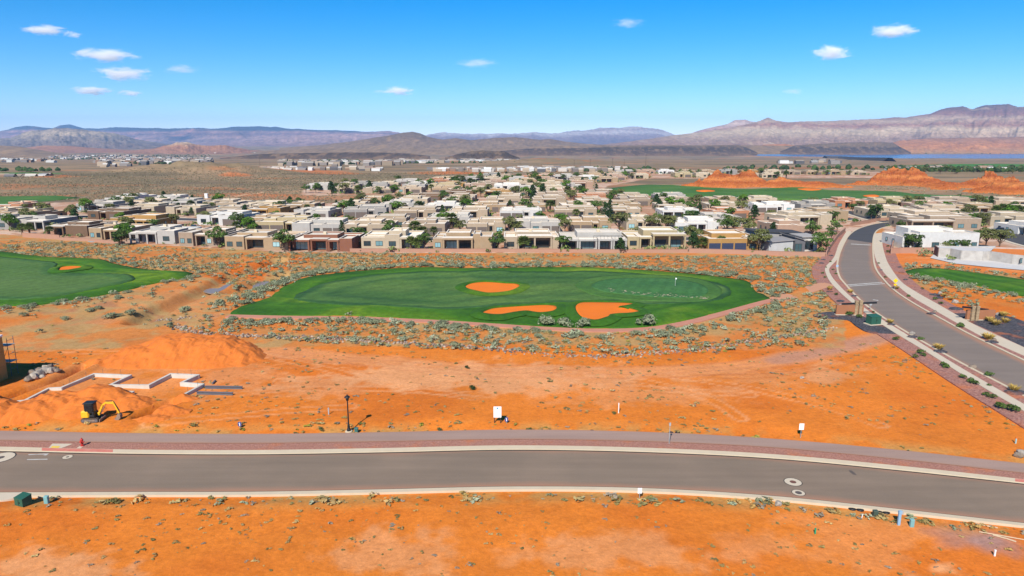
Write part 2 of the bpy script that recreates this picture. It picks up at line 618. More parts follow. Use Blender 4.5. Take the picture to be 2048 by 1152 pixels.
def terrain_h(x, y):
    x, y = np.asarray(x, float), np.asarray(y, float)
    px, py = project(x, y)
    nat = 0.35 * (fbm(x / 7, y / 7, 3, 1) - 0.5) + 0.9 * (fbm(x / 38, y / 38, 3, 9) - 0.5)
    nat = nat + sstep(320, 700, y) * 3.0 * (fbm(x / 160, y / 160, 3, 4) - 0.5)
    dtn = dist_line(x, y, TRENCH)
    nat = nat - 1.5 * (1 - sstep(0.25, 0.85, dtn)) + 0.6 * np.exp(-((dtn - 1.7) / 0.6) ** 2)
    nat = nat - 1.8 * (1 - sstep(0.4, 1.4, dist_line(x, y, PIT)))
    nat = nat - 1.5 * (1 - sstep(1.0, 3.6, dist_line(x, y, WASH))) - 1.2 * (1 - sstep(1.0, 4.0, dist_line(x, y, WASH2)))
    for (hx, hy, hr, hh) in HILL_L:
        cx, cy = G(hx, hy)
        nat = nat + hh * np.exp(-(((x - cx) / hr) ** 2 + ((y - cy) / (hr * 0.7)) ** 2)) * (0.6 + 0.8 * fbm(x / 14, y / 14, 3, 2))
    m = np.ones_like(x)
    yt, yo = hermite(px, L_PATH), hermite(px, L_OUTER)
    droad = np.maximum(yt - py, py - yo)
    m = np.minimum(m, sstep(1.0, 26, droad))
    for poly in [RR_POLY, CHAR_L, CHAR_R] + GOLF:
        m = flat_mask(m, x, y, poly, 0.2, 7.0)
    m = flat_mask(m, x, y, HOOD, 0.5, 12)
    h = nat * m - 0.10 * (1 - m)
    return h + zprof(y)


def th(px, py):
    """ground height and point under a photo pixel"""
    x, y = G(px, py)
    z = float(terrain_h(np.array([x]), np.array([y]))[0])
    x, y = G(px, py, z)
    return x, y, float(terrain_h(np.array([x]), np.array([y]))[0])


# ------------------------------------------------------------------ terrain sheet
def build_ground():
    ys = np.concatenate([np.exp(np.linspace(math.log(14), math.log(2600), 820)), np.exp(np.linspace(math.log(2640), math.log(17000), 60))])
    nc = 500
    u = np.linspace(-1, 1, nc)
    u = np.sign(u) * (0.85 * np.abs(u) + 0.15 * np.abs(u) ** 3)
    Y = np.repeat(ys[:, None], nc, 1)
    X = u[None, :] * (0.84 * Y + 26)
    x, y = X.ravel(), Y.ravel()
    z = terrain_h(x, y)
    px, py = project(x, y)
    n0 = fbm(x / 1.1, y / 1.1, 2, 29)
    n1, n2, n3 = fbm(x / 3.0, y / 3.0, 4, 21), fbm(x / 14, y / 14, 4, 22), fbm(x / 60, y / 60, 4, 23)
    orange, deep, pale = np.array([0.60, 0.170, 0.022]), np.array([0.54, 0.136, 0.017]), np.array([0.63, 0.28, 0.115])
    grass = np.array([0.50, 0.20, 0.05])

    def mix(c, d, f):
        return c + (d - c) * np.clip(f, 0, 1)[:, None]
    C = mix(np.repeat(orange[None], len(x), 0), deep, sstep(0.42, 0.68, n2) * 0.8)
    # thin dry grass film in patches on the open sand
    C = mix(C, grass, sstep(0.5, 0.72, n1 * 0.5 + n3 * 0.5) * 0.6)
    band = np.maximum(1 - sstep(4, 42, py - hermite(px, L_OUTER)), 0) * (py > hermite(px, L_OUTER)) + np.maximum(1 - sstep(2, 26, hermite(px, L_PATH) - py), 0) * (py < hermite(px, L_PATH))
    C = mix(C, np.array([0.44, 0.25, 0.075]), band * sstep(0.36, 0.6, n1) * 0.75)
    # paler, driven or graded ground
    w = np.zeros_like(x)
    for (ex, ey, rx, ry, s) in [(880, 752, 420, 34, .95), (1120, 762, 240, 26, .7), (640, 770, 170, 26, .6), (1640, 750, 40, 26, .8), (1560, 745, 150, 30, .45), (95, 1132, 150, 42, .8), (790, 1110, 120, 60, .6), (1210, 1112, 260, 40, .55), (1880, 1138, 60, 22, .9), (1330, 790, 220, 24, .45), (330, 612, 130, 34, .8),
                                (220, 600, 90, 16, .5), (60, 690, 120, 14, .6), (460, 745, 200, 40, .5), (1510, 1100, 100, 40, .4), (1500, 690, 180, 10, .4), (1720, 1080, 160, 60, .3), (230, 770, 230, 40, .4)]:
        r = np.hypot((px - ex) / rx, (py - ey) / ry)
        w = np.maximum(w, s * (1 - sstep(0.45, 1.15, r + (n1 - 0.5) * 1.5 + (n2 - 0.5) * 0.9 + (n0 - 0.5) * 0.9)))
    tr = [G(a, b) for a, b in [(330, 683), (420, 692), (560, 702), (700, 716), (850, 728), (1000, 739), (1180, 745), (1350, 743), (1470, 733), (1580, 717), (1690, 693), (1762, 674)]]
    dtr = dist_line(x, y, tr)
    w = np.maximum(w, 0.62 * (1 - sstep(1.6, 3.6, dtr + (n1 - 0.5) * 2)))
    ruts = np.minimum(np.abs(dtr - 0.8), np.abs(dtr - 2.6))
    C = mix(C, pale, w)
    C = mix(C, np.array([0.48, 0.17, 0.075]), (1 - sstep(0.15, 0.5, ruts)) * 0.35 * (dtr < 3.5))
    tr2 = [G(a, b) for a, b in [(1560, 721), (1660, 700), (1710, 686), (1775, 671)]]
    C = mix(C, np.array([0.40, 0.2, 0.13]), 0.75 * (1 - sstep(1.2, 3.0, dist_line(x, y, tr2) + (n1 - .5) * 1.5)))
    tr3 = [G(a, b) for a, b in [(-100, 655), (60, 652), (150, 646), (260, 637), (390, 640), (415, 632)]]
    C = mix(C, np.array([0.42, 0.22, 0.14]), 0.7 * (1 - sstep(1.0, 2.6, dist_line(x, y, tr3) + (n1 - .5) * 1.5)))
    # tyre tracks over the graded sand
    tk = random.Random(5)
    for pts in ([(520, 705), (640, 735), (800, 770), (980, 800), (1200, 815)], [(300, 850), (420, 838), (560, 826), (700, 816)], [(560, 760), (760, 752), (1000, 760), (1240, 775), (1500, 790)], [(1180, 748), (1320, 770), (1420, 800), (1480, 840)], [(1240, 740), (1400, 760), (1600, 800), (1760, 850)], [(400, 800), (560, 780), (760, 778), (980, 790)],
                [(260, 846), (330, 834), (430, 815), (500, 795)], [(1350, 750), (1500, 752), (1650, 735), (1740, 705)], [(0, 690), (140, 700), (260, 705)]):
        ln_ = resample(catmull([G(a, b) for a, b in pts], 60), 40)
        dd = dist_line(x, y, ln_)
        tw = np.minimum(np.abs(dd - 0.85) / 0.34, 1.5)
        C = mix(C, np.array([0.48, 0.135, 0.03]) if tk.random() < .5 else np.array([0.66, 0.30, 0.13]), (1 - sstep(0.4, 1.0, tw)) * 0.55 * sstep(0.3, 0.5, n2))
    # damp silt in the wash
    C = mix(C, np.array([0.24, 0.105, 0.045]), 0.85 * (1 - sstep(1.5, 4.5, np.minimum(dist_line(x, y, WASH), dist_line(x, y, WASH2)) + (n1 - .5) * 3)))
    # a few blasts of grey gravel along the wash
    for a in ([(200, 600), (218, 617)], [(310, 632), (312, 640), (375, 633)], [(100, 623), (150, 621)], [(150, 640), (200, 634)], [(310, 617), (316, 636)]):
        C = mix(C, np.array([0.13, 0.115, 0.115]), 0.85 * (1 - sstep(0.8, 2.2, dist_line(x, y, [G(*p) for p in a]) + (n1 - .5) * 2.2)))
    for a in ([(1905, 1075), (1985, 1082)], [(1960, 1085), (1975, 1095)]):
        C = mix(C, np.array([0.26, 0.19, 0.18]), 0.5 * (1 - sstep(0.5, 2.6, dist_line(x, y, [G(*p) for p in a]) + (n1 - .5) * 3.5)))
    # scrubby flats between the course and the houses
    scr = sstep(150, 160, y) * (1 - sstep(330, 360, y))
    scr = np.maximum(scr, sstep(104, 110, y) * (1 - sstep(150, 160, y)) * sstep(690, 684, py - 0.012 * np.abs(px - 1000)) * (px < 1690))
    C = mix(C, np.array([0.46, 0.185, 0.055]), scr * 0.65)
    C = mix(C, np.array([0.38, 0.24, 0.095]), scr * sstep(0.40, 0.58, n1) * 0.85)
    C = mix(C, np.array([0.56, 0.165, 0.03]), scr * sstep(0.56, 0.7, n2) * 0.7)
    for (ex, ey, rx, ry) in [(545, 529, 60, 13), (505, 548, 36, 9), (430, 553, 34, 9), (600, 520, 40, 8), (470, 535, 26, 10), (530, 566, 24, 6)]:
        rr_ = np.hypot((px - ex) / rx, (py - ey) / ry) + (n1 - .5) * 1.4
        C = mix(C, np.array([0.60, 0.14, 0.018]), 0.9 * (1 - sstep(0.6, 1.0, rr_)))
    # graded pads and yards of the neighbourhood
    hood = pip(x, y, HOOD)
    C = np.where(hood[:, None], mix(mix(np.repeat(np.array([[0.40, 0.235, 0.15]]), len(x), 0), np.array([0.52, 0.36, 0.26]), sstep(0.4, 0.6, n2)), np.array([0.36, 0.16, 0.085]), sstep(0.5, 0.7, n1)), C)
    # bare orange earth below the unfinished block house
    bare = pip(px, py, [(1770, 503), (1872, 508), (2048, 535), (2300, 560), (2300, 575), (2048, 552), (1900, 532), (1800, 528), (1778, 520)])
    C = np.where(bare[:, None], mix(np.repeat(np.array([[0.6, 0.17, 0.035]]), len(x), 0), pale, sstep(.45, .65, n1) * 0.5), C)
    # open desert plain beyond the houses
    far = sstep(330, 370, y) * (~hood)
    pl = mix(mix(np.repeat(np.array([[0.215, 0.155, 0.088]]), len(x), 0), np.array([0.30, 0.20, 0.115]), sstep(0.4, 0.65, fbm(x / 120, y / 40, 3, 31))), np.array([0.16, 0.122, 0.075]), sstep(0.5, 0.7, fbm(x / 90, y / 30, 4, 32)))
    pl = mix(pl, np.array([0.46, 0.15, 0.045]), sstep(0.62, 0.76, fbm(x / 70, y / 35, 4, 33)) * 0.45)
    pl = mix(pl, np.array([0.48, 0.155, 0.045]), sstep(0.58, 0.66, fbm(x / 6, y / 5, 3, 34)) * (1 - sstep(380, 620, y)) * 0.35)
    for (ex, ey, rx, ry, s) in [(400, 336, 120, 6, .9), (1095, 322, 60, 5, 1), (910, 346, 110, 3, 1), (680, 347, 60, 2.5, .9), (590, 343, 110, 2.5, .8), (470, 352, 40, 2, .8), (110, 357, 70, 5, 1), (560, 335, 70, 3, .8), (640, 396, 200, 5, .35), (480, 390, 130, 4, .6), (1850, 312, 400, 3, .5), (1330, 347, 100, 4, .5),
                                (1480, 345, 120, 3, .4), (1700, 336, 400, 3, .35)]:
        r = np.hypot((px - ex) / rx, (py - ey) / ry)
        pl = mix(pl, np.array([0.50, 0.15, 0.045]), s * (1 - sstep(0.5, 1.1, r + (n2 - 0.5) * 0.8)))
    for (ex, ey, rx, ry) in [(40, 347, 100, 3.2), (1960, 331, 160, 3), (640, 323, 60, 2)]:
        r = np.hypot((px - ex) / rx, (py - ey) / ry)
        pl = mix(pl, np.array([0.055, 0.17, 0.03]), 0.95 * (1 - sstep(0.8, 1.05, r)))
    # pale dirt track over the plain
    dt = dist_line(x, y, [G(a, b) for a, b in [(400, 399), (470, 392), (520, 386), (600, 381), (640, 379)]])
    pl = mix(pl, np.array([0.58, 0.34, 0.2]), 0.9 * (1 - sstep(1.0, 2.5, dt)))
    C = mix(C, np.zeros(3), far * 0) * (1 - far)[:, None] + pl * far[:, None]
    m, n, l, b = nt('desert_ground')
    b.inputs['Roughness'].default_value = 0.95
    b.inputs['Specular IOR Level'].default_value = 0.1
    a = n.new('ShaderNodeAttribute')
    a.attribute_name = 'Col'
    vec = n.new('ShaderNodeNewGeometry').outputs['Position']
    big = noise_node(n, l, vec, 0.09, 5, 0.6)
    mid = noise_node(n, l, vec, 0.8, 6, 0.7)
    fine = noise_node(n, l, vec, 2.6, 8, 0.75)
    col = mixc(n, l, a.outputs['Color'], ramp(n, l, big, [(0.3, 0.9), (0.7, 1.1)]), 1, 'MULTIPLY')
    col = mixc(n, l, col, ramp(n, l, mid, [(0.28, (0.86, 0.83, 0.78)), (0.5, 1.0), (0.75, (1.08, 1.11, 1.16))]), 1, 'MULTIPLY')
    col = mixc(n, l, col, ramp(n, l, fine, [(0.3, 0.78), (0.7, 1.16)]), 1, 'MULTIPLY')
    # small dark weeds and stones too fine to build
    vor = n.new('ShaderNodeTexVoronoi')
    vor.inputs['Scale'].default_value = 0.9
    l.new(vec, vor.inputs['Vector'])
    sp = ramp(n, l, vor.outputs['Distance'], [(0.06, 1.0), (0.13, 0.0)])
    sel = ramp(n, l, noise_node(n, l, vec, 0.22, 3), [(0.5, 0.0), (0.62, 1.0)])
    mu = n.new('ShaderNodeMath')
    mu.operation = 'MULTIPLY'
    l.new(sp, mu.inputs[0])
    l.new(sel, mu.inputs[1])
    col = mixc(n, l, col, (0.18, 0.1, 0.03), mu.outputs[0])
    l.new(col, b.inputs['Base Color'])
    bump(n, l, b, mid, 0.5, 0.25)
    V = np.stack([x, y, z], 1)
    struct(link('ground', np_mesh('ground', V, grid_faces(len(ys), nc), m, True, C)), label='orange desert ground reaching to the hills')


build_ground()


# ------------------------------------------------------------------ strips: roads, walks, kerbs
def strip(name, A, B, z, mt, thick=0.25, zb=None, label=None, kind='structure', parent=None):
    n = len(A)
    zb = z if zb is None else zb
    V = [(a[0], a[1], z) for a in A] + [(b[0], b[1], zb) for b in B] + [(a[0], a[1], z - thick) for a in A] + [(b[0], b[1], zb - thick) for b in B]
    F = []
    for i in range(n - 1):
        F += [(i, i + 1, n + i + 1, n + i), (2 * n + i, 2 * n + i + 1, i + 1, i), (n + i, n + i + 1, 3 * n + i + 1, 3 * n + i)]
    F += [(0, n, 3 * n, 2 * n), (n - 1, 3 * n - 1, 4 * n - 1, 2 * n - 1)]
    mb = MB().add(V, F)
    o = mb.build(name, mt, parent)
    bm = bmesh.new()
    bm.from_mesh(o.data)
    bmesh.ops.recalc_face_normals(bm, faces=bm.faces)
    up = sum(f.normal.z for f in bm.faces)
    if up < 0:
        bmesh.ops.reverse_faces(bm, faces=bm.faces)
    bm.to_mesh(o.data)
    bm.free()
    if parent is None:
        struct(o, kind, label)
    return o


def asphalt(name, c, dust):
    m, n, l, b = nt(name)
    at_ = n.new('ShaderNodeAttribute')
    at_.attribute_name = 'edge'
    b.inputs['Roughness'].default_value = 0.9
    b.inputs['Specular IOR Level'].default_value = 0.25
    g = n.new('ShaderNodeNewGeometry').outputs['Position']
    mp = n.new('ShaderNodeMapping')
    mp.inputs['Scale'].default_value = (0.05, 0.7, 1)
    l.new(g, mp.inputs['Vector'])
    st = noise_node(n, l, mp.outputs[0], 1.0, 4, 0.6)
    bl = noise_node(n, l, g, 0.12, 4, 0.6)
    fi = noise_node(n, l, g, 9, 4, 0.7)
    col = mixc(n, l, c, dust, ramp(n, l, bl, [(0.42, 0.0), (0.75, 0.7)]))
    col = mixc(n, l, col, ramp(n, l, st, [(0.3, 0.90), (0.7, 1.08)]), 1, 'MULTIPLY')
    col = mixc(n, l, col, ramp(n, l, fi, [(0.3, 0.86), (0.7, 1.12)]), 1, 'MULTIPLY')
    er = n.new('ShaderNodeMath'); er.operation = 'MULTIPLY_ADD'
    l.new(bl, er.inputs[0]); er.inputs[1].default_value = 0.5
    l.new(at_.outputs['Fac'], er.inputs[2])
    col = mixc(n, l, col, (0.33, 0.165, 0.10), ramp(n, l, er.outputs[0], [(0.55, 0.0), (1.25, 0.8)]))
    l.new(col, b.inputs['Base Color'])
    bump(n, l, b, fi, 0.3, 0.01)
    return m


def wide_strip(name, A, B, z, mt, label=None, n=13):
    """road sheet cut into lanes of vertices; attribute edge runs from 0 in the middle to 1 at both sides"""
    V, E = [], []
    for k in range(n):
        t = k / (n - 1)
        P = A + (B - A) * t
        V.append(np.column_stack([P, np.full(len(P), z)]))
        E.append(np.full(len(P), abs(2 * t - 1) ** 3.2 * (1.0 if t > .5 else .7)))
    for P in (A, B):
        pass
    me = np_mesh(name, np.vstack(V), grid_faces(n, len(A)), mt)
    at = me.attributes.new('edge', 'FLOAT', 'POINT')
    at.data.foreach_set('value', np.concatenate(E).astype(np.float32))
    o = link(name, me)
    bm = bmesh.new(); bm.from_mesh(me); bm.normal_update()
    if sum(f.normal.z for f in bm.faces) < 0:
        bmesh.ops.reverse_faces(bm, faces=bm.faces)
    bm.to_mesh(me); bm.free()
    return struct(o, 'structure', label)


M_ASPH = asphalt('asphalt', (0.190, 0.140, 0.100), (0.235, 0.168, 0.118))
M_ASPH2 = asphalt('asphalt_entrance', (0.185, 0.145, 0.118), (0.215, 0.168, 0.135))
M_ASPHD = asphalt('asphalt_fresh', (0.06, 0.058, 0.06), (0.08, 0.075, 0.074))
M_PATH = asphalt('asphalt_path', (0.30, 0.20, 0.158), (0.33, 0.22, 0.17))


def gravel_mat(name, c, c2, c3, scale=5):
    m, n, l, b = nt(name)
    b.inputs['Roughness'].default_value = 0.95
    b.inputs['Specular IOR Level'].default_value = 0.1
    g = n.new('ShaderNodeNewGeometry').outputs['Position']
    vo = n.new('ShaderNodeTexVoronoi')
    vo.inputs['Scale'].default_value = scale
    l.new(g, vo.inputs['Vector'])
    f = n.new('ShaderNodeSeparateColor')
    l.new(vo.outputs['Color'], f.inputs[0])
    col = ramp(n, l, f.outputs[0], [(0.0, c2), (0.5, c), (1.0, c3)])
    bl = noise_node(n, l, g, 0.25, 4)
    col = mixc(n, l, col, (0.55, 0.15, 0.035), ramp(n, l, bl, [(0.55, 0.0), (0.72, 0.55)]))
    l.new(col, b.inputs['Base Color'])
    bump(n, l, b, vo.outputs['Distance'], 0.8, 0.06)
    return m


M_REDG = gravel_mat('red_gravel', (0.33, 0.155, 0.11), (0.27, 0.125, 0.095), (0.38, 0.19, 0.14), 9)
M_MAUVE = gravel_mat('mauve_gravel', (0.30, 0.14, 0.105), (0.21, 0.1, 0.085), (0.38, 0.2, 0.155))
M_CHAR = gravel_mat('charcoal_gravel', (0.06, 0.058, 0.068), (0.03, 0.03, 0.036), (0.12, 0.11, 0.115), 6)
M_KERBRED = mat('red_kerb_paint', (0.5, 0.13, 0.09), 0.7, (0.55, 0.3, 0.22), scale=2, world_space=True)

wide_strip('road', g_roadf, g_roadn, 0.0, M_ASPH, label='grey brown asphalt road across the foreground')
strip('kerb', g_kerb, g_roadf, 0.14, M_CONC, 0.3, 0.125, label='pale concrete kerb on the far side of the foreground road')
strip('gravel_verge', g_grav, g_kerb, 0.10, M_REDG, 0.3, label='red gravel verge between path and kerb', kind='structure')
wide_strip('path', g_path, g_grav, 0.12, M_PATH, label='brown asphalt footpath beside the foreground road')
strip('kerb', g_roadn, g_outer, 0.125, M_CONC, 0.3, 0.14, label='pale concrete kerb on the near side of the foreground road')
# dark gutter seams where asphalt meets concrete
M_SEAM = mat('bitumen_seam', (0.03, 0.028, 0.026), 0.8)
strip('gutter_seam', g_roadn + np.array([0, 0.02]), offset(g_roadn, -0.30), 0.004, M_SEAM, 0.004, label='dark bitumen seam along the near kerb')
strip('gutter_seam', g_roadf - np.array([0, 0.02]), offset(g_roadf, 0.24), 0.004, M_SEAM, 0.004, label='dark bitumen seam along the far kerb')

# driveway flare at the left end of the near kerb
fl = catmull([G(a, b) for a, b in [(-90, 989), (0, 989.5), (50, 986.9), (62, 991.5), (40, 996), (0, 1004), (-90, 1012)]], 40, True)
mb = MB().add([(p[0], p[1], 0.148) for p in fl] + [(p[0], p[1], -0.1) for p in fl], [tuple(range(40))] + [(i, (i + 1) % 40, 40 + (i + 1) % 40, 40 + i) for i in range(40)])
struct(mb.build('driveway_apron', M_WALK), label='pale concrete driveway apron at the left edge')

# entrance road on the right with its walks and gravel margins
K_L, K_R = offset(RR_L, 0.45), offset(RR_R, -0.45)
wide_strip('road', RR_L, RR_R, 0.012, M_ASPH2, label='curving grey entrance road on the right')
fresh = [int(0)]
nl = int(70 * 0.30)
strip('fresh_asphalt', offset(RR_L, -0.05)[:nl], offset(RR_R, 0.05)[:nl], 0.018, M_ASPHD, 0.005, label='darker asphalt at the upper end of the entrance road')
strip('kerb', RR_L, K_L, 0.15, M_CONC, 0.3, label='pale kerb along the left of the entrance road')
strip('kerb', RR_R, K_R, 0.15, M_CONC, 0.3, label='pale kerb along the right of the entrance road')


def near_pts(line, ref):
    """points of ref paired with those of line, by nearest distance"""
    out = []
    for p in line:
        d = np.hypot(ref[:, 0] - p[0], ref[:, 1] - p[1])
        out.append(ref[int(d.argmin())])
    return np.array(out)


KL_long = resample(K_L, 400)
KR_long = resample(K_R, 400)
strip('gravel_verge', near_pts(SWL_R, KL_long), SWL_R, 0.11, M_MAUVE, 0.3, label='mauve gravel strip between entrance road and left walk')
strip('gravel_verge', near_pts(SWR_L, KR_long), SWR_L, 0.11, M_MAUVE, 0.3, label='mauve gravel strip between entrance road and right walk')
strip('sidewalk', SWL_L, SWL_R, 0.13, M_WALK, 0.3, label='pale concrete walk left of the entrance road')
strip('sidewalk', SWR_L, SWR_R, 0.13, M_WALK, 0.3, label='pale concrete walk right of the entrance road')
strip('gravel_verge', GRL_OUT, SWL_L, 0.06, M_MAUVE, 0.4, label='mauve gravel margin outside the left walk')
strip('gravel_verge', SWR_R, GRR_OUT, 0.06, M_MAUVE, 0.4, label='mauve gravel margin outside the right walk')


def patch(name, poly, z, mt, label, skirt=0.3):
    n = len(poly)
    A = 0.5 * np.sum(poly[:, 0] * np.roll(poly[:, 1], -1) - poly[:, 1] * np.roll(poly[:, 0], -1))
    if A < 0:
        poly = poly[::-1]
    mb = MB().add([(p[0], p[1], z) for p in poly] + [(p[0], p[1], z - skirt) for p in poly], [tuple(range(n))] + [(i, n + i, n + (i + 1) % n, (i + 1) % n) for i in range(n)])
    return struct(mb.build(name, mt), label=label)


patch('gravel_bed', CHAR_L, 0.085, M_CHAR, 'charcoal gravel bed around the left entrance monument')
patch('gravel_bed', CHAR_R, 0.085, M_CHAR, 'charcoal gravel bed around the right entrance monument')
# stop bar, paint on the asphalt
M_LINE = mat('road_paint', (0.55, 0.53, 0.48), 0.7, (0.3, 0.27, 0.24), scale=1.5, var=0.9, world_space=True)


def quad(name, px, z, mt, label, kind='structure'):
    v = [(*G(a, b), z) for a, b in px]
    o = MB().add(v, [tuple(range(len(v)))]).build(name, mt)
    bm = bmesh.new(); bm.from_mesh(o.data)
    bm.normal_update()
    for f in bm.faces:
        if f.normal.z < 0:
            f.normal_flip()
    bm.to_mesh(o.data); bm.free()
    return struct(o, kind, label)


quad('road_marking', [(1694, 569.4), (1764, 564.2), (1765, 565.2), (1695, 570.6)], 0.018, M_LINE, 'worn white line across the entrance road')
quad('road_marking', [(1698, 571.8), (1769, 566.8), (1770, 567.8), (1699, 573)], 0.018, M_LINE, 'second worn white line across the entrance road')
quad('road_marking', [(1702, 487.5), (1742, 489.6), (1742, 490.8), (1702, 488.6)], 0.026, M_LINE, 'faint line on the dark end of the entrance road')
quad('road_marking', [(1746, 599), (1757, 600.4), (1756, 601.6), (1746, 600)], 0.018, M_LINE, 'small painted arrow scrap on the entrance road')
quad('road_marking', [(56, 908.5), (98, 907), (92, 911), (86, 910.4), (90, 908.8), (58, 910)], 0.005, M_LINE, 'chalk bracket on the road, upper stroke')
quad('road_marking', [(54, 918.4), (95, 917.6), (95, 919.2), (54, 920)], 0.005, M_LINE, 'chalk bracket on the road, lower stroke')
M_STAIN = mat('oil_stain', (0.09, 0.07, 0.058), 0.7, (0.13, 0.1, 0.08), scale=2, world_space=True)
quad('oil_stain', [(1697, 940.5), (1703, 941), (1710, 946), (1714, 950.5), (1706, 949), (1700, 944.5)], 0.005, M_STAIN, 'dark oil stain on the foreground road', 'stuff')

# other streets of the neighbourhood
def road_px(px, w, label, mt=M_ASPHD, z=0.02):
    c = gpts(px, 60)
    strip('street', offset(c, -w / 2 - 1.6), offset(c, w / 2 + 1.6), z - 0.006, M_WALK, 0.05, label='pale pavement edge of the ' + label)
    strip('street', offset(c, -w / 2), offset(c, w / 2), z + 0.006, mt, 0.05, label='dark asphalt ' + label)


road_px([(2230, 520), (2120, 500), (2052, 483), (2022, 470), (2018, 459), (2048, 449), (2150, 440), (2260, 436)], 10, 'side street at the far right')
road_px([(1700, 436), (1640, 444), (1590, 448), (1545, 455), (1500, 468)], 7.5, 'street behind the ochre house')
road_px([(1795, 446.5), (1860, 441), (1960, 437)], 7.5, 'street running right behind the pale houses')
road_px([(1795, 446.5), (1750, 438), (1722, 430), (1700, 424), (1640, 419)], 7.5, 'street leading back from the entrance road')
road_px([(-150, 452), (0, 452), (120, 455), (230, 459), (350, 463), (480, 474), (620, 481), (780, 478), (925, 477), (1060, 476), (1190, 476), (1313, 476), (1440, 478), (1500, 468)], 7.5, 'street behind the front row')
road_px([(-150, 431), (150, 433), (350, 438), (600, 445), (900, 444), (1200, 443), (1500, 444)], 7.5, 'street two rows back')

# red painted kerb, ramp and tactile plate by the hydrant
xs = np.linspace(84, 226, 24)
strip('red_kerb', np.array([G(a, b + 0.5) for a, b in zip(xs, hermite(xs, L_KERB))]), np.array([G(a, b - 0.2) for a, b in zip(xs, hermite(xs, L_ROADF))]), 0.148, M_KERBRED, 0.02, 0.134, label='red painted length of kerb by the hydrant')
xs = np.linspace(2030, 2110, 10)
strip('red_kerb', np.array([G(a, b + 0.5) for a, b in zip(xs, hermite(xs, L_KERB))]), np.array([G(a, b - 0.2) for a, b in zip(xs, hermite(xs, L_ROADF))]), 0.148, M_KERBRED, 0.02, 0.134, label='red painted kerb end at the right edge')
quad('kerb_ramp', [(97, 898.2), (105, 889), (146, 889.4), (121, 898.8)], 0.112, M_WALK, 'pale concrete kerb ramp beside the footpath')
M_YEL = mat('tactile_yellow', (0.72, 0.48, 0.06), 0.7, scale=3)
quad('tactile_plate', [(101, 897.4), (105, 894), (121, 894.2), (117, 897.8)], 0.118, M_YEL, 'yellow tactile plate on the kerb ramp')
quad('concrete_strip', [(153, 898.2), (162, 892.6), (169, 892.8), (161, 898.6)], 0.112, M_WALK, 'pale concrete strip in front of the hydrant')


# ------------------------------------------------------------------ golf turf
def grass_mat(name, c, c2, c3, big=0.05, stripes=None, bands=None):
    m, n, l, b = nt(name)
    b.inputs['Roughness'].default_value = 0.9
    b.inputs['Specular IOR Level'].default_value = 0.15
    g = n.new('ShaderNodeNewGeometry').outputs['Position']
    mp = n.new('ShaderNodeMapping')
    mp.inputs['Rotation'].default_value = (0, 0, R(12))
    mp.inputs['Scale'].default_value = (0.5, 1.0, 1)
    l.new(g, mp.inputs['Vector'])
    a = noise_node(n, l, mp.outputs[0], big, 5, 0.6, 0.6)
    d = noise_node(n, l, g, 1.1, 5, 0.7)
    col = ramp(n, l, a, [(0.3, c2), (0.5, c), (0.7, c3)])
    if stripes:
        w = n.new('ShaderNodeTexWave')
        w.inputs['Scale'].default_value = stripes[0]
        w.inputs['Distortion'].default_value = 1.5
        w.inputs['Detail'].default_value = 2
        w.inputs['Detail Scale'].default_value = 0.4
        r2 = n.new('ShaderNodeMapping')
        r2.inputs['Rotation'].default_value = (0, 0, R(stripes[1]))
        l.new(g, r2.inputs['Vector'])
        l.new(r2.outputs[0], w.inputs['Vector'])
        col = mixc(n, l, col, ramp(n, l, w.outputs['Fac'], [(0.3, 0.95), (0.7, 1.05)]), 1, 'MULTIPLY')
    if bands:        # mower passes that follow the edge of the turf
        at_ = n.new('ShaderNodeAttribute')
        at_.attribute_name = 'edge'
        ws = noise_node(n, l, g, 0.12, 3)
        mm = n.new('ShaderNodeMath'); mm.operation = 'MULTIPLY_ADD'
        l.new(ws, mm.inputs[0]); mm.inputs[1].default_value = 5.0
        l.new(at_.outputs['Fac'], mm.inputs[2])
        sn = n.new('ShaderNodeMath'); sn.operation = 'DIVIDE'
        l.new(mm.outputs[0], sn.inputs[0]); sn.inputs[1].default_value = 24.0
        col = mixc(n, l, col, ramp(n, l, sn.outputs[0], bands), 1, 'MULTIPLY')
    col = mixc(n, l, col, ramp(n, l, d, [(0.3, 0.72), (0.7, 1.25)]), 1, 'MULTIPLY')
    l.new(col, b.inputs['Base Color'])
    bump(n, l, b, d, 0.6, 0.08)
    return m


M_ROUGH = grass_mat('rough_turf', (0.042, 0.122, 0.008), (0.022, 0.080, 0.008), (0.125, 0.195, 0.012), 0.055, bands=[(0.1, (0.95, 0.95, 1.0)), (0.22, (0.85, 0.9, 1)), (0.34, (1.45, 1.3, 1.1)), (0.42, (0.7, 0.8, 0.9)), (0.52, (1.35, 1.25, 1.1)), (0.66, (0.8, 0.85, 0.9)), (0.8, (1.1, 1.1, 1))])
M_FAIR = grass_mat('fairway_turf', (0.050, 0.112, 0.026), (0.034, 0.088, 0.022), (0.10, 0.165, 0.036), 0.04, (0.08, 55), bands=[(0.08, (0.6, 0.72, 0.85)), (0.15, (0.65, 0.78, 0.9)), (0.2, (1.4, 1.28, 1.15)), (0.32, (1.2, 1.15, 1.1)), (0.42, (0.75, 0.84, 0.9)), (0.54, (1.15, 1.12, 1.05)), (0.8, (1.0, 1.0, 1.0))])
M_FAIRL = grass_mat('fairway_turf_pale', (0.072, 0.135, 0.032), (0.055, 0.115, 0.026), (0.09, 0.15, 0.04), 0.045, (0.09, 35), bands=[(0.08, (0.65, 0.8, 0.9)), (0.18, (0.7, 0.85, 0.9)), (0.24, (1.08, 1.06, 1.05)), (0.6, (1, 1, 1))])
M_COLLAR = grass_mat('collar_turf', (0.058, 0.135, 0.026), (0.04, 0.105, 0.02), (0.085, 0.16, 0.03), 0.05)
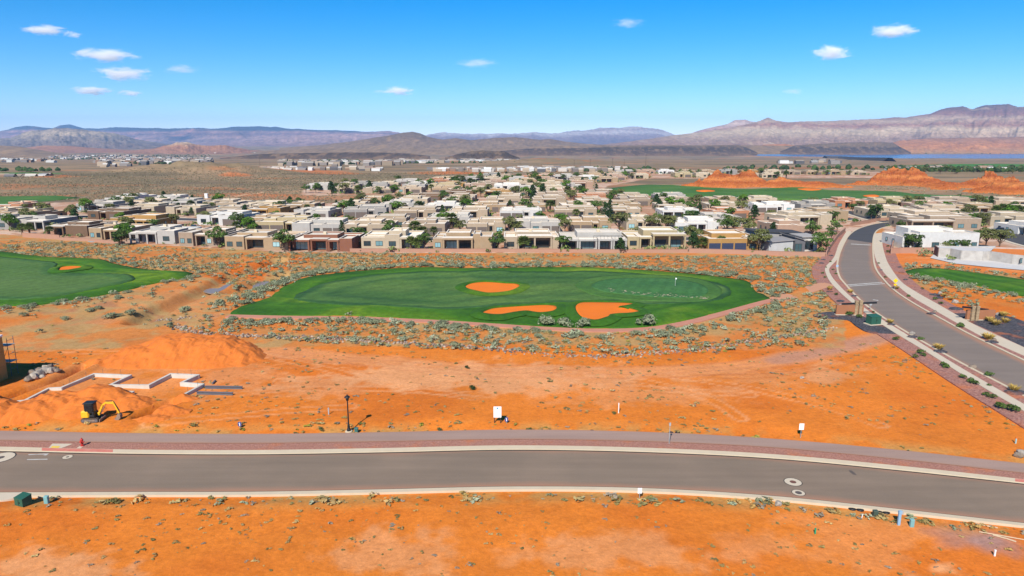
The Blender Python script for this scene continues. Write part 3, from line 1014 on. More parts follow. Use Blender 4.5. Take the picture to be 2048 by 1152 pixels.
M_GREEN = grass_mat('putting_turf', (0.042, 0.125, 0.034), (0.036, 0.11, 0.03), (0.055, 0.14, 0.04), 0.08, (0.12, 20))
M_SANDB = mat('bunker_sand', (0.68, 0.155, 0.006), 0.95, (0.60, 0.13, 0.005), scale=0.35, world_space=True, bmp=0.05)


def zgreen(x, y):
    return 0.06 + 2.2 * (fbm(x / 30 + 4, y / 22, 3, 51) - 0.42).clip(0) + 0.25 * (fbm(x / 9, y / 9, 2, 52) - 0.4)


def turf(name, poly, off, mt, label, rings=22, relief=1.0, edge=4.0, kind='structure'):
    c = poly.mean(0)
    # spine-like centre so long shapes keep even rings
    ax = poly - c
    u, s_, vt = np.linalg.svd(ax, full_matrices=False)
    half = np.abs(ax @ vt[0]).max() * 0.55 if s_[0] > 2.2 * s_[1] else 0
    t = np.clip(ax @ vt[0], -half, half) if half else np.zeros(len(ax))
    core = c + t[:, None] * vt[0] * 0.98
    V, n = [], len(poly)
    for k in range(rings + 1):
        q = 1 - (k / rings) ** 1.0
        P = core + (poly - core) * q
        if relief:
            d = dist_line(P[:, 0], P[:, 1], np.vstack([poly, poly[:1]]))
            z = off + zgreen(P[:, 0], P[:, 1]) * relief * sstep(0, edge, d) + 0.02 * (1 - sstep(0, edge, d))
        else:
            z = np.full(n, off)
        V.append(np.column_stack([P, z]))
    V.append(np.column_stack([poly, np.full(n, -0.35)]))
    V = np.vstack([V[-1]] + V[:-1])
    o = link(name, np_mesh(name, V, grid_faces(rings + 2, n, True), mt, True))
    ed = o.data.attributes.new('edge', 'FLOAT', 'POINT')
    ed.data.foreach_set('value', dist_line(V[:, 0], V[:, 1], np.vstack([poly, poly[:1]])).astype(np.float32))
    bm = bmesh.new(); bm.from_mesh(o.data)
    bm.normal_update()
    if sum(f.normal.z for f in bm.faces) < 0:
        bmesh.ops.reverse_faces(bm, faces=bm.faces)
    bm.to_mesh(o.data); bm.free()
    return struct(o, kind, label)


def overlay(name, poly, off, mt, label, base_poly, rings=14, edge=4.0, zf=None):
    """turf lying on the relief of a larger turf"""
    c = poly.mean(0)
    n = len(poly)
    V = []
    for k in range(rings + 1):
        q = 1 - k / rings
        P = c + (poly - c) * q
        d = dist_line(P[:, 0], P[:, 1], np.vstack([base_poly, base_poly[:1]]))
        z = zgreen(P[:, 0], P[:, 1]) * sstep(0, edge, d) + 0.02 * (1 - sstep(0, edge, d)) + off
        if zf is not None:
            dd = dist_line(P[:, 0], P[:, 1], np.vstack([poly, poly[:1]]))
            z = z + zf(dd)
        V.append(np.column_stack([P, z]))
    sk = V[0].copy(); sk[:, 2] -= off + 0.12
    V = np.vstack([sk] + V)
    o = link(name, np_mesh(name, V, grid_faces(rings + 2, n, True), mt, True))
    ed = o.data.attributes.new('edge', 'FLOAT', 'POINT')
    ed.data.foreach_set('value', dist_line(V[:, 0], V[:, 1], np.vstack([poly, poly[:1]])).astype(np.float32))
    bm = bmesh.new(); bm.from_mesh(o.data)
    bm.normal_update()
    if sum(f.normal.z for f in bm.faces) < 0:
        bmesh.ops.reverse_faces(bm, faces=bm.faces)
    bm.to_mesh(o.data); bm.free()
    return struct(o, label=label)


turf('golf_rough', GREEN_MAIN, 0.0, M_ROUGH, 'bright green rough of the main golf hole', 40)
overlay('fairway', FAIRWAY_MAIN, 0.10, M_FAIR, 'mown fairway of the main golf hole', GREEN_MAIN, 40)
overlay('green_collar', COLLAR, 0.15, M_COLLAR, 'paler mown collar around the putting green', GREEN_MAIN, 22)
overlay('putting_green', PUTTING, 0.20, M_GREEN, 'smooth putting green with a flagstick', GREEN_MAIN, 22)
for lb, px in BUNKERS[:3]:
    overlay('sand_bunker', gpoly(px, 60), 0.16, M_SANDB, lb, GREEN_MAIN, 10, zf=lambda d: 0.12 * np.exp(-d / 0.5))
turf('golf_rough', GREEN_LEFT, 0.0, M_ROUGH, 'bright green rough of the left golf hole', 30)
overlay('fairway', FAIRWAY_LEFT, 0.10, M_FAIRL, 'pale mown fairway of the left golf hole', GREEN_LEFT, 30)
overlay('sand_bunker', gpoly(BUNKERS[3][1], 40), 0.16, M_SANDB, BUNKERS[3][0], GREEN_LEFT, 8, zf=lambda d: 0.1 * np.exp(-d / 0.5))
turf('golf_rough', GREEN_RIGHT, 0.0, M_ROUGH, 'strip of green turf at the right edge', 16)
turf('golf_rough', GREEN_FAR, 0.0, M_COLLAR, 'far green fairway below the sandstone outcrops', 16)
turf('golf_rough', GREEN_TOPLEFT, 0.0, M_COLLAR, 'far green fairway at the left edge', 10)
for lb, px in FAR_BUNKERS:
    overlay('sand_bunker', gpoly(px, 30), 0.3, M_SANDB, lb, GREEN_FAR, 6, zf=lambda d: 0.1 * np.exp(-d / 0.5))
# grassy lips round the bunkers
def lip(px, base_poly, label, k=1.0):
    P = gpoly(px, 70)
    A = np.sum(P[:, 0] * np.roll(P[:, 1], -1) - P[:, 1] * np.roll(P[:, 0], -1))
    P = np.vstack([P, P[:1]])
    sg = 1 if A > 0 else -1
    V = []
    t = np.gradient(P, axis=0)
    t[0] = t[-1] = P[1] - P[-2]
    t /= np.hypot(t[:, 0], t[:, 1])[:, None] + 1e-9
    nm = sg * np.stack([t[:, 1], -t[:, 0]], 1)
    wob = .7 + .6 * fbm(P[:, 0] / 3, P[:, 1] / 3, 2, 88)
    for off, hz_ in ((-.12, .10), (.10, .42), (.6, .46), (1.3, .28), (2.4, .06)):
        Q = P + nm * off
        d = dist_line(Q[:, 0], Q[:, 1], np.vstack([base_poly, base_poly[:1]]))
        z = zgreen(Q[:, 0], Q[:, 1]) * sstep(0, 4, d) + 0.02 * (1 - sstep(0, 4, d)) + .1 + hz_ * wob * k
        V.append(np.column_stack([Q, z]))
    o = link('bunker_lip', np_mesh('bunker_lip', np.vstack(V), grid_faces(5, len(P))[:, ::-1 if sg > 0 else 1], M_ROUGH, True))
    struct(o, label='raised grassy lip round the ' + label)


for lb, px in BUNKERS[:3]:
    lip(px, GREEN_MAIN, lb)
lip(BUNKERS[3][1], GREEN_LEFT, BUNKERS[3][0])
# cart path along the lower rim of the main hole
cp = gpts([(455, 632), (560, 634.5), (700, 636.5), (850, 642), (980, 650), (1090, 657), (1200, 661), (1300, 657.5), (1380, 644), (1450, 626), (1530, 604), (1590, 590), (1650, 572)], 90)
M_CART = mat('cart_path', (0.42, 0.17, 0.11), 0.9, (0.5, 0.25, 0.16), scale=0.6, world_space=True)
strip('cart_path', offset(cp, -1.0), offset(cp, 1.0), 0.07, M_CART, 0.35, label='reddish cart path along the lower rim of the golf hole')
sp = gpts([(1556, 599), (1600, 585), (1640, 572), (1662, 569)], 30)
strip('dirt_path', offset(sp, -2.0), offset(sp, 2.0), 0.075, mat('dirt_path', (0.48, 0.24, 0.14), 0.95, (0.42, 0.19, 0.1), scale=0.5, world_space=True), 0.4, label='wide tan dirt path joining the left walk')
# standing water in the wash
m, n_, l_, b_ = nt('wash_water')
b_.inputs['Base Color'].default_value = (0.22, 0.17, 0.13, 1)
b_.inputs['Roughness'].default_value = 0.3
for k, px in enumerate([[(405, 575), (420, 570), (436, 570), (450, 563), (470, 558), (462, 565), (440, 575), (424, 580)], [(505, 566), (512, 558), (530, 556), (538, 558), (520, 568), (508, 575)], [(560, 556), (572, 553), (574, 556), (562, 559)], [(430, 583), (450, 580), (455, 585), (440, 588)]]):
    patch('puddle', gpoly(px, 30), -0.8, m, ['long puddle in the wash left of the green', 'second puddle nearer the golf green', 'small puddle beside the sagebrush', 'brown puddle lowest in the wash'][k], 0.2)
# ------------------------------------------------------------------ far land: mountains, mesas, lake
def rock_mat(name, stops, zscale, rock_noise=0.002, streak=0.5, con=(0.5, 1.5), gully=None, blot=None, zoff=55.0):
    """strata by height, broken by noise; stops are in metres / zscale"""
    m, n, l, b = nt(name)
    b.inputs['Roughness'].default_value = 0.95
    b.inputs['Specular IOR Level'].default_value = 0.05
    g = n.new('ShaderNodeNewGeometry').outputs['Position']
    sx = n.new('ShaderNodeSeparateXYZ')
    l.new(g, sx.inputs[0])
    if zoff:      # slopes recede: let beds and gullies run across and up, not away
        mp = n.new('ShaderNodeMapping')
        mp.inputs['Scale'].default_value = (1.0, 0.10, 2.2)
        l.new(g, mp.inputs['Vector'])
        g = mp.outputs[0]
    a = noise_node(n, l, g, rock_noise, 6, 0.65)
    mm = n.new('ShaderNodeMath'); mm.operation = 'MULTIPLY_ADD'
    mm.inputs[1].default_value = streak
    mm.inputs[2].default_value = -streak / 2
    l.new(a, mm.inputs[0])
    dv = n.new('ShaderNodeMath'); dv.operation = 'DIVIDE'
    dv.inputs[1].default_value = zscale
    up = n.new('ShaderNodeMath'); up.operation = 'ADD'
    up.inputs[1].default_value = zoff
    l.new(sx.outputs[2], up.inputs[0])
    l.new(up.outputs[0], dv.inputs[0])
    ad = n.new('ShaderNodeMath'); ad.operation = 'ADD'
    l.new(dv.outputs[0], ad.inputs[0]); l.new(mm.outputs[0], ad.inputs[1])
    col = ramp(n, l, ad.outputs[0], stops)
    f = noise_node(n, l, g, rock_noise * 9, 8, 0.8)
    col = mixc(n, l, col, ramp(n, l, f, [(0.32, con[0]), (0.68, con[1])]), 1, 'MULTIPLY')
    if blot:
        bb = noise_node(n, l, g, rock_noise * 2.2, 4, 0.6)
        col = mixc(n, l, col, blot[0], ramp(n, l, bb, [(blot[1], 0.0), (blot[1] + 0.12, blot[2])]))
    l.new(col, b.inputs['Base Color'])
    return m


def mountain(name, crest, Y, front, back, mt, label, seed=0, nx=300, ny=34, rough=0.25, jag=0.07, ribs=0.4, prof=1.5, gully=1.0, foot=-55.0, cliff=None, wl=None):
    """a ridge: crest line read off the photograph at distance Y, with a real foot in front and a back slope"""
    P = np.array([Wp(a, b, Y) for a, b in crest])
    X = np.linspace(P[0, 0], P[-1, 0], nx)
    Zc = np.interp(X, P[:, 0], P[:, 2])
    wl = wl or front * 0.5
    jit = (fbm(X / (wl * 0.3), X * 0 + seed, 6, seed, 0.6) - 0.5)
    Zc = Zc + jit * jag * (Zc - foot).clip(0)
    ts = np.concatenate([np.linspace(0, 1, ny), 1 + np.linspace(0, 1, 10)[1:]])
    V = []
    endf = np.minimum(sstep(X[0], X[0] + 0.06 * (X[-1] - X[0]), X), 1 - sstep(X[-1] - 0.06 * (X[-1] - X[0]), X[-1], X))
    for t in ts:
        if t <= 1:
            yy = Y - front * (1 - t)
            p = t ** prof
            if cliff:
                p = np.interp(t, [c[0] for c in cliff], [c[1] for c in cliff])
            g = ridged(X / wl, np.full(nx, yy / (wl * 2.2)), 4, seed + 3)
            f2 = fbm(X / (wl * 0.3), np.full(nx, yy / (wl * 0.4)), 5, seed + 5, 0.6)
            rib = ridged(X / (wl * 0.42) + 0.8 * f2, np.full(nx, yy / (wl * 2.6)), 3, seed + 13)
            amp = rough * 4 * t * (1 - t) * gully
            zz = foot + (Zc - foot) * np.clip(p + amp * (g - 0.62) + 0.7 * amp * (f2 - 0.5) + ribs * amp * (rib - 0.6), 0, 1.0 if t > 0.9 else 0.98)
            yv = yy + (fbm(X / wl, X * 0 + t * 2, 3, seed + 8) - 0.5) * front * 0.35 * (1 - abs(2 * t - 1))
        else:
            s = t - 1
            yv = np.full(nx, Y + back * s)
            zz = foot + (Zc - foot) * (1 - s) ** 1.3
        xx = X * (yv / Y) if t <= 1 else X * (yv / Y)
        V.append(np.column_stack([xx, yv, zz]))
    V = np.vstack(V)
    o = link(name, np_mesh(name, V, grid_faces(len(ts), nx)[:, ::1], mt, True))
    return struct(o, label=label)


M_BLUEMT = rock_mat('forest_plateau', [(0.0, (0.16, 0.11, 0.09)), (0.35, (0.24, 0.14, 0.11)), (0.5, (0.15, 0.08, 0.065)), (0.6, (0.26, 0.14, 0.1)), (0.72, (0.03, 0.035, 0.03)), (1.0, (0.02, 0.03, 0.025))], 400, 0.0009, 0.4, con=(0.3, 1.8), blot=((0.5, 0.2, 0.12), 0.58, 0.7))
M_GREYCLIFF = rock_mat('grey_limestone', [(0.0, (0.12, 0.085, 0.07)), (0.4, (0.17, 0.13, 0.095)), (0.65, (0.32, 0.24, 0.15)), (1.0, (0.11, 0.085, 0.07))], 250, 0.004, 1.1, con=(0.3, 1.8))
M_REDHILL = rock_mat('red_knobs', [(0.0, (0.25, 0.13, 0.08)), (0.4, (0.30, 0.14, 0.07)), (0.7, (0.42, 0.29, 0.17)), (1.0, (0.46, 0.36, 0.25))], 110, 0.006, 0.7)
M_BROWNH = rock_mat('brown_hills', [(0.0, (0.24, 0.155, 0.08)), (0.4, (0.185, 0.12, 0.068)), (1.0, (0.105, 0.075, 0.05))], 190, 0.004, 0.8, blot=((0.33, 0.2, 0.09), 0.56, 0.6))
M_LAVA = rock_mat('lava_mesa', [(0.0, (0.20, 0.12, 0.07)), (0.3, (0.10, 0.066, 0.044)), (0.75, (0.055, 0.04, 0.03)), (1.0, (0.13, 0.09, 0.058))], 55, 0.014, 0.9, blot=((0.19, 0.12, 0.07), 0.52, 0.8))
M_BANDED = rock_mat('banded_mountain', [(0.0, (0.24, 0.13, 0.085)), (0.2, (0.27, 0.175, 0.12)), (0.38, (0.42, 0.31, 0.2)), (0.5, (0.25, 0.125, 0.085)), (0.62, (0.36, 0.25, 0.165)), (0.74, (0.2, 0.1, 0.075)), (0.86, (0.15, 0.085, 0.065)), (1.0, (0.085, 0.058, 0.048))], 470, 0.0032, 0.34, blot=((0.46, 0.34, 0.22), 0.60, 0.65))
M_PINKMT = rock_mat('pink_cliffs', [(0.0, (0.2, 0.12, 0.1)), (0.45, (0.33, 0.2, 0.16)), (0.6, (0.4, 0.29, 0.23)), (0.8, (0.27, 0.15, 0.12)), (1.0, (0.2, 0.14, 0.11))], 440, 0.0016, 0.5, con=(0.4, 1.7))
M_PALECL = rock_mat('pale_cliffs', [(0.0, (0.12, 0.09, 0.1)), (0.4, (0.22, 0.15, 0.14)), (0.6, (0.42, 0.36, 0.32)), (0.8, (0.3, 0.22, 0.19)), (1.0, (0.4, 0.35, 0.3))], 380, 0.002, 0.7)
M_REDFOOT = rock_mat('red_foothill', [(0.0, (0.34, 0.19, 0.09)), (0.35, (0.40, 0.165, 0.06)), (0.7, (0.29, 0.14, 0.07)), (1.0, (0.2, 0.12, 0.08))], 130, 0.004, 0.8)

# farthest skyline, left to right
mountain('mountain', [(-420, 262), (-200, 258), (-60, 262), (0, 263), (30, 255), (55, 252), (80, 254), (105, 257), (120, 251), (140, 250), (170, 256), (250, 255), (330, 257), (390, 256), (420, 258), (470, 254), (520, 252), (570, 256), (640, 260), (700, 262), (740, 264), (778, 262), (800, 266), (840, 272), (900, 280)], 16000, 4600, 1000, M_BLUEMT, 'long blue plateau on the left skyline', 3, 640, 64, 0.40, jag=.14, gully=1.1,
         cliff=[(0, 0), (0.35, 0.22), (0.5, 0.48), (0.62, 0.56), (0.74, 0.8), (0.9, 0.93), (1, 1)], wl=1100)
mountain('mountain', [(830, 278), (850, 270), (890, 265), (930, 269), (980, 267), (1030, 266), (1060, 265), (1075, 263), (1100, 266), (1150, 263), (1175, 259), (1215, 256), (1250, 252), (1275, 250), (1300, 256), (1318, 259), (1340, 266), (1370, 274), (1400, 282)], 15600, 3400, 1200, M_PALECL, 'pale pink and blue cliffs at the middle of the skyline', 12, 420, 54, 0.40, jag=.32,
         cliff=[(0, 0), (0.4, 0.3), (0.55, 0.6), (0.7, 0.68), (0.85, 0.93), (1, 1)], wl=1100)
mountain('mountain', [(-300, 282), (-60, 280), (20, 276), (45, 266), (75, 260), (110, 256), (150, 258), (180, 262), (215, 264), (250, 272), (285, 281), (330, 288), (420, 292)], 8200, 1900, 1100, M_GREYCLIFF, 'rugged grey cliffs in front of the blue plateau', 25, 420, 54, 0.55, jag=.2, gully=1.2, wl=420)
mountain('mountain', [(300, 292), (420, 284), (520, 276), (600, 270), (680, 268), (760, 268), (830, 272), (900, 284), (960, 292)], 12500, 2900, 1000, M_PINKMT, 'banded purple cliffs left of the dark cone hill', 31, 420, 54, 0.44, jag=.14,
         cliff=[(0, 0), (0.4, 0.25), (0.6, 0.62), (0.72, 0.68), (0.88, 0.96), (1, 1)], wl=700)
mountain('mountain', [(1180, 296), (1290, 284), (1340, 276), (1380, 268), (1395, 262), (1420, 255), (1455, 248), (1470, 240), (1490, 239), (1502, 244), (1530, 246), (1560, 250), (1600, 252)], 9000, 1700, 1000, M_PINKMT, 'flat topped butte left of the right mountain', 44, 260, 40, 0.3, wl=500)
mountain('mountain', [(1200, 290), (1290, 279), (1350, 270), (1420, 262), (1500, 247), (1520, 243), (1535, 236.5), (1552, 243), (1600, 244), (1680, 241), (1760, 237), (1830, 232), (1865, 226), (1885, 216), (1900, 213), (1925, 213), (1945, 219), (1962, 212), (1985, 209), (2020, 207), (2036, 213), (2060, 212), (2160, 205), (2320, 214), (2450, 222)], 7700, 2200, 1200, M_BANDED, 'long banded mountain ridge on the right skyline', 50, 760, 84, 0.42, jag=.1, ribs=.28,
         cliff=[(0, 0), (0.25, 0.13), (0.5, 0.36), (0.62, 0.56), (0.75, 0.66), (0.88, 0.9), (1, 1)], wl=520)
mountain('hill', [(1700, 300), (1760, 292), (1800, 281), (1850, 277), (1950, 275), (2048, 274), (2200, 272), (2400, 278)], 5350, 1000, 500, M_REDFOOT, 'smooth red foothill under the right mountain', 58, 300, 40, 0.34, wl=200)
mountain('hill', [(560, 296), (640, 290), (700, 283), (740, 277), (780, 271), (805, 265), (825, 263), (842, 267), (858, 274), (885, 279), (912, 276), (940, 280), (990, 276), (1030, 274), (1080, 280), (1100, 278), (1130, 283), (1180, 288), (1260, 293), (1400, 297)], 5900, 1300, 800, M_BROWNH, 'dark brown cone hill in the middle distance', 63, 360, 40, 0.2, gully=0.9, wl=420)
mountain('hill', [(-300, 285), (-100, 287), (-20, 290), (40, 293), (75, 299), (110, 305), (150, 309)], 4000, 800, 600, M_BROWNH, 'brown hill at the left edge', 71, 140, 24, 0.2, wl=240)
mountain('hill', [(30, 297), (90, 291), (140, 292), (190, 296), (260, 300), (330, 300)], 5300, 900, 700, M_REDHILL, 'low red hill behind the left town', 75, 140, 22, 0.3, wl=240)
mountain('hill', [(230, 305), (270, 300), (310, 297), (335, 290), (350, 285), (372, 284), (390, 288), (420, 292), (440, 289), (470, 294), (500, 300), (540, 303)], 4900, 700, 600, M_REDHILL, 'jagged red hill with a pale top', 80, 260, 36, 0.5, jag=.25, gully=1.2, wl=210)
mountain('hill', [(480, 305), (560, 300), (640, 297), (760, 298), (900, 299), (1000, 296), (1120, 292), (1300, 290), (1450, 290), (1620, 292)], 4700, 700, 600, M_BROWNH, 'long tan bench below the cone hill', 85, 240, 20, 0.12, wl=300)
MESA = [(0, 0), (0.45, 0.42), (0.72, 0.9), (0.82, 1.0), (1, 1)]
mountain('mesa', [(440, 316), (520, 308), (600, 306), (690, 305), (760, 305), (820, 307), (860, 312)], 2900, 240, 700, M_LAVA, 'low dark mesa behind the middle town', 90, 160, 22, 0.14, cliff=MESA, wl=120)
mountain('mesa', [(890, 315), (915, 308), (940, 303), (965, 301), (990, 302), (1008, 302), (1022, 309), (1040, 316)], 2500, 180, 260, M_LAVA, 'small dark mesa with a steep right end', 94, 130, 22, 0.14, cliff=MESA, wl=80)
mountain('mesa', [(1000, 302), (1060, 297), (1150, 296), (1250, 293), (1350, 292), (1430, 291), (1475, 290), (1496, 296), (1515, 305)], 4050, 280, 400, M_LAVA, 'long dark lava mesa left of the lake', 98, 220, 22, 0.16, cliff=MESA, wl=120)
mountain('mesa', [(1560, 303), (1590, 291), (1640, 287), (1700, 285), (1760, 284), (1785, 285), (1800, 294), (1822, 305)], 4350, 260, 400, M_LAVA, 'dark lava mesa behind the lake', 102, 180, 22, 0.16, cliff=MESA, wl=130)
mountain('hill', [(1440, 304), (1500, 296), (1530, 289), (1570, 288), (1630, 296), (1700, 305)], 4900, 500, 400, M_REDFOOT, 'pinkish slope between the two lava mesas', 106, 120, 20, 0.2, wl=220)

# lake
m, n_, l_, b_ = nt('lake_water')
b_.inputs['Base Color'].default_value = (0.03, 0.10, 0.24, 1)
b_.inputs['Roughness'].default_value = 0.18
wv = noise_node(n_, l_, n_.new('ShaderNodeNewGeometry').outputs['Position'], 0.4, 3)
bump(n_, l_, b_, wv, 0.4, 0.3)
lk = gpoly([(1500, 311), (1530, 308.6), (1640, 309.4), (1700, 309.6), (1850, 309), (2048, 308.5), (2300, 308), (2300, 318), (2048, 317.6), (1900, 317.2), (1760, 316.4), (1690, 314.4), (1620, 312.8), (1540, 312.4)], 90)
patch('lake', lk, -48.8, m, 'blue lake below the right mountain', 3)
M_DAM = mat('dam_stone', (0.06, 0.05, 0.045), 0.95, scale=0.1)
dmx = [Wp(a, 317, 1330) for a in (1655, 1690, 1770)]


def berm(name, px, Y, hgt, wid, mt, label):
    P = [G(a, b) for a, b in px]
    mb = MB()
    V, F = [], []
    for k, (x, y) in enumerate(P):
        z0 = float(zprof(y))
        V += [(x, y - wid, z0 - 2), (x, y - wid * 0.25, z0 + hgt), (x, y + wid * 0.25, z0 + hgt), (x, y + wid, z0 - 2)]
        if k:
            o = (k - 1) * 4
            F += [(o + i, o + 4 + i, o + 5 + i, o + 1 + i) for i in range(3)]
    return struct(mb.add(V, F).build(name, mt), label=label)


berm('dam', [(1650, 316), (1680, 316.5), (1700, 319), (1730, 321), (1780, 322.5)], 0, 9.0, 36, M_DAM, 'dark stone dam at the end of the lake')

# ------------------------------------------------------------------ sandstone outcrops
M_SANDST = rock_mat('sandstone', [(0.0, (0.40, 0.13, 0.035)), (0.3, (0.27, 0.07, 0.022)), (0.5, (0.42, 0.15, 0.045)), (0.7, (0.26, 0.068, 0.022)), (1.0, (0.38, 0.125, 0.038))], 11, 0.15, 0.55, zoff=0.0)


def outcrop(px, py, w, d, h, seed, label, lean=0.0):
    x, y, z = th(px, py - 1.5)
    nx, ny = 72, 46
    X, Y = np.meshgrid(np.linspace(-.62 * w, .62 * w, nx), np.linspace(-.62 * d, .62 * d, ny))
    r = np.hypot(X / (w / 2), Y / (d / 2)) + .5 * (fbm(X / (w * .2) + seed, Y / (d * .25), 3, seed) - .5)
    env = np.clip(1.08 - r, 0, 1) ** .75
    a = seed * 1.7
    U_, V_ = X * math.cos(a) + Y * math.sin(a), -X * math.sin(a) + Y * math.cos(a)
    crag = ridged(U_ / (w * .30) + seed, V_ / (w * .22), 4, seed + 4)
    Z = h * env * (.12 + 1.12 * crag ** 1.6)
    t = max(h / 7, .7)
    q = Z / t
    fr = q - np.floor(q)
    Z = .45 * Z + .55 * t * (np.floor(q) + fr ** 3.5)
    Z = Z + .55 * (fbm(X / 1.8, Y / 1.8, 3, seed + 9, .6) - .5) * (env > 0)
    Z = np.where(env <= 0, -.8, Z)
    F = grid_faces(ny, nx)
    F = F[Z.ravel()[F].max(1) > -.6]
    V = np.column_stack([(X + lean * Z).ravel(), (Y + .25 * Z * (Y > 0)).ravel(), Z.ravel()])
    keep = np.unique(F)
    ren = np.full(len(V), -1); ren[keep] = np.arange(len(keep))
    o = link('sandstone_outcrop', np_mesh('sandstone_outcrop', V[keep], ren[F], M_SANDST, False), None, (x, y, z - .2))
    tag(o, label, 'rock', 'sandstone outcrops')


outcrop(1462, 374, 60, 30, 14, 2, 'tallest peaked orange outcrop left of the far fairway')
outcrop(1415, 374, 34, 20, 7.0, 5, 'lower orange outcrop at the left end of the ridge')
outcrop(1500, 374, 40, 22, 6.5, 8, 'orange outcrop just right of the left peak')
outcrop(1590, 375, 74, 28, 9.5, 11, 'long rounded orange outcrop above the far bunker')
outcrop(1540, 375, 26, 16, 4.0, 14, 'small low outcrop between the orange peaks')
outcrop(1660, 373, 16, 10, 3.0, 17, 'tiny orange outcrop alone in the scrub')
outcrop(1808, 368, 56, 30, 13, 20, 'peaked orange outcrop in the middle of the right ridge')
outcrop(1850, 372, 46, 24, 6.0, 23, 'low orange shelf right of the peaked outcrop')
outcrop(1935, 376, 62, 30, 8.5, 26, 'long ledged orange outcrop with dark overhangs')
outcrop(1996, 374, 38, 24, 13, 29, 'tallest knobbly boulder crag near the right edge', -0.1)
outcrop(2040, 386, 66, 30, 8.5, 32, 'broad orange slope below the crag at the right edge')
outcrop(1720, 371, 22, 12, 3.0, 35, 'small orange hump left of the right ridge')
for k, (a, b, w_, h_) in enumerate([(1770, 372, 18, 3.2), (1690, 377, 12, 2.0), (1890, 380, 20, 3.5), (1965, 386, 24, 4.5)]):
    outcrop(a, b, w_, w_ * .6, h_, 40 + k, ['small hump left of the peaked outcrop', 'smallest hump above the far fairway', 'low knob under the orange shelf', 'low knob below the ledged outcrop'][k])


# ------------------------------------------------------------------ far towns: too many and too small to build singly
def scatter_boxes(name, zones, label, mt, seed):
    r = np.random.RandomState(seed)
    V, F, Cc = [], [], []
    pal = np.array([(.52, .47, .41), (.62, .61, .58), (.36, .28, .2), (.25, .22, .2), (.42, .33, .24), (.13, .125, .13), (.3, .18, .12), (.2, .17, .15)])
    for (x0, x1, y0, y1, n) in zones:
        for _ in range(n):
            px, py = r.uniform(x0, x1), r.uniform(y0, y1)
            x, y = G(px, py)
            w, d, h = r.uniform(8, 19), r.uniform(8, 14), r.uniform(2.8, 5.5)
            if y < 1100:
                w, d, h = w * .5, d * .5, h * .6
            z0 = float(zprof(y))
            o = len(V)
            V += [(x - w / 2, y, -2), (x + w / 2, y, -2), (x + w / 2, y + d, -2), (x - w / 2, y + d, -2), (x - w / 2, y, h), (x + w / 2, y, h), (x + w / 2, y + d, h), (x - w / 2, y + d, h), (x - w / 2 - .4, y + d / 2, h + 1.6), (x + w / 2 + .4, y + d / 2, h + 1.6)]
            V[o:] = [(q[0], q[1], q[2] + z0) for q in V[o:]]
            F += [(o, o + 1, o + 5, o + 4), (o + 1, o + 2, o + 6, o + 5), (o + 3, o, o + 4, o + 7), (o + 4, o + 5, o + 9, o + 8), (o + 6, o + 7, o + 8, o + 9)]
            c = pal[r.randint(len(pal))] * r.uniform(.65, .95)
            rf = pal[r.randint(len(pal))] * r.uniform(.7, 1.0)
            Cc += [c] * 8 + [rf] * 2
    o = link(name, np_mesh(name, V, F, mt, False, np.array(Cc)))
    return struct(o, 'stuff', label)


M_TOWN = attr_mat('town_paint', 0.9)
scatter_boxes('far_houses', [(95, 300, 311, 319, 130), (190, 300, 325, 334, 26), (0, 95, 355, 362, 14), (200, 420, 316, 322, 150), (300, 420, 324, 328, 70), (520, 575, 340.5, 344, 18), (575, 760, 339.5, 342.5, 34), (560, 800, 322, 332, 90), (800, 1040, 321, 327, 120),
                             (860, 1000, 341.5, 343.5, 26), (930, 1110, 341, 344.5, 30), (1010, 1150, 338.5, 343, 34), (1150, 1260, 340, 344, 24), (1560, 1680, 323, 328, 12), (1780, 2048, 338, 345, 20), (350, 560, 303, 307, 60), (0, 100, 319, 325, 40)],
              'far houses of the towns beyond the plain', M_TOWN, 3)


def scatter_blobs(name, zones, label, seed, cols, size):
    r = np.random.RandomState(seed)
    V, F, Cc = [], [], []
    ico = [(0, 0, 1), (.9, 0, .35), (.28, .85, .35), (-.72, .53, .35), (-.72, -.53, .35), (.28, -.85, .35), (.72, .53, -.4), (-.28, .85, -.4), (-.9, 0, -.4), (-.28, -.85, -.4), (.72, -.53, -.4)]
    fc = [(0, 1, 2), (0, 2, 3), (0, 3, 4), (0, 4, 5), (0, 5, 1), (1, 6, 2), (2, 7, 3), (3, 8, 4), (4, 9, 5), (5, 10, 1), (2, 6, 7), (3, 7, 8), (4, 8, 9), (5, 9, 10), (1, 10, 6)]
    for (x0, x1, y0, y1, n) in zones:
        for _ in range(n):
            px, py = r.uniform(x0, x1), r.uniform(y0, y1)
            x, y = G(px, py)
            s = r.uniform(*size)
            o = len(V)
            V += [(x + a * s * r.uniform(.7, 1.2), y + b * s, s * .55 + c * s * .8 * r.uniform(.8, 1.2)) for a, b, c in ico]
            z0 = float(zprof(y))
            V[o:] = [(q[0], q[1], q[2] + z0) for q in V[o:]]
            F += [tuple(i + o for i in f) for f in fc]
            Cc += [np.array(cols[r.randint(len(cols))]) * r.uniform(.7, 1.2)] * len(ico)
    return struct(link(name, np_mesh(name, V, F, MATS['town_paint'], False, np.array(Cc))), 'stuff', label)


GR = [(.03, .055, .02), (.045, .075, .022), (.06, .08, .03), (.025, .045, .018)]
scatter_blobs('far_trees', [(95, 420, 310, 320, 520), (560, 720, 322, 330, 300), (720, 1040, 322, 328, 200), (640, 720, 322, 325, 160), (1780, 2048, 336, 346, 150), (1440, 1800, 336, 341, 50), (0, 130, 342.5, 344, 24), (1600, 2048, 306.5, 308, 60), (200, 420, 322, 330, 90), (350, 620, 302, 306, 130), (1150, 1300, 340, 344, 30)],
              'dark trees of the far towns', 5, GR, (1.8, 4.2))

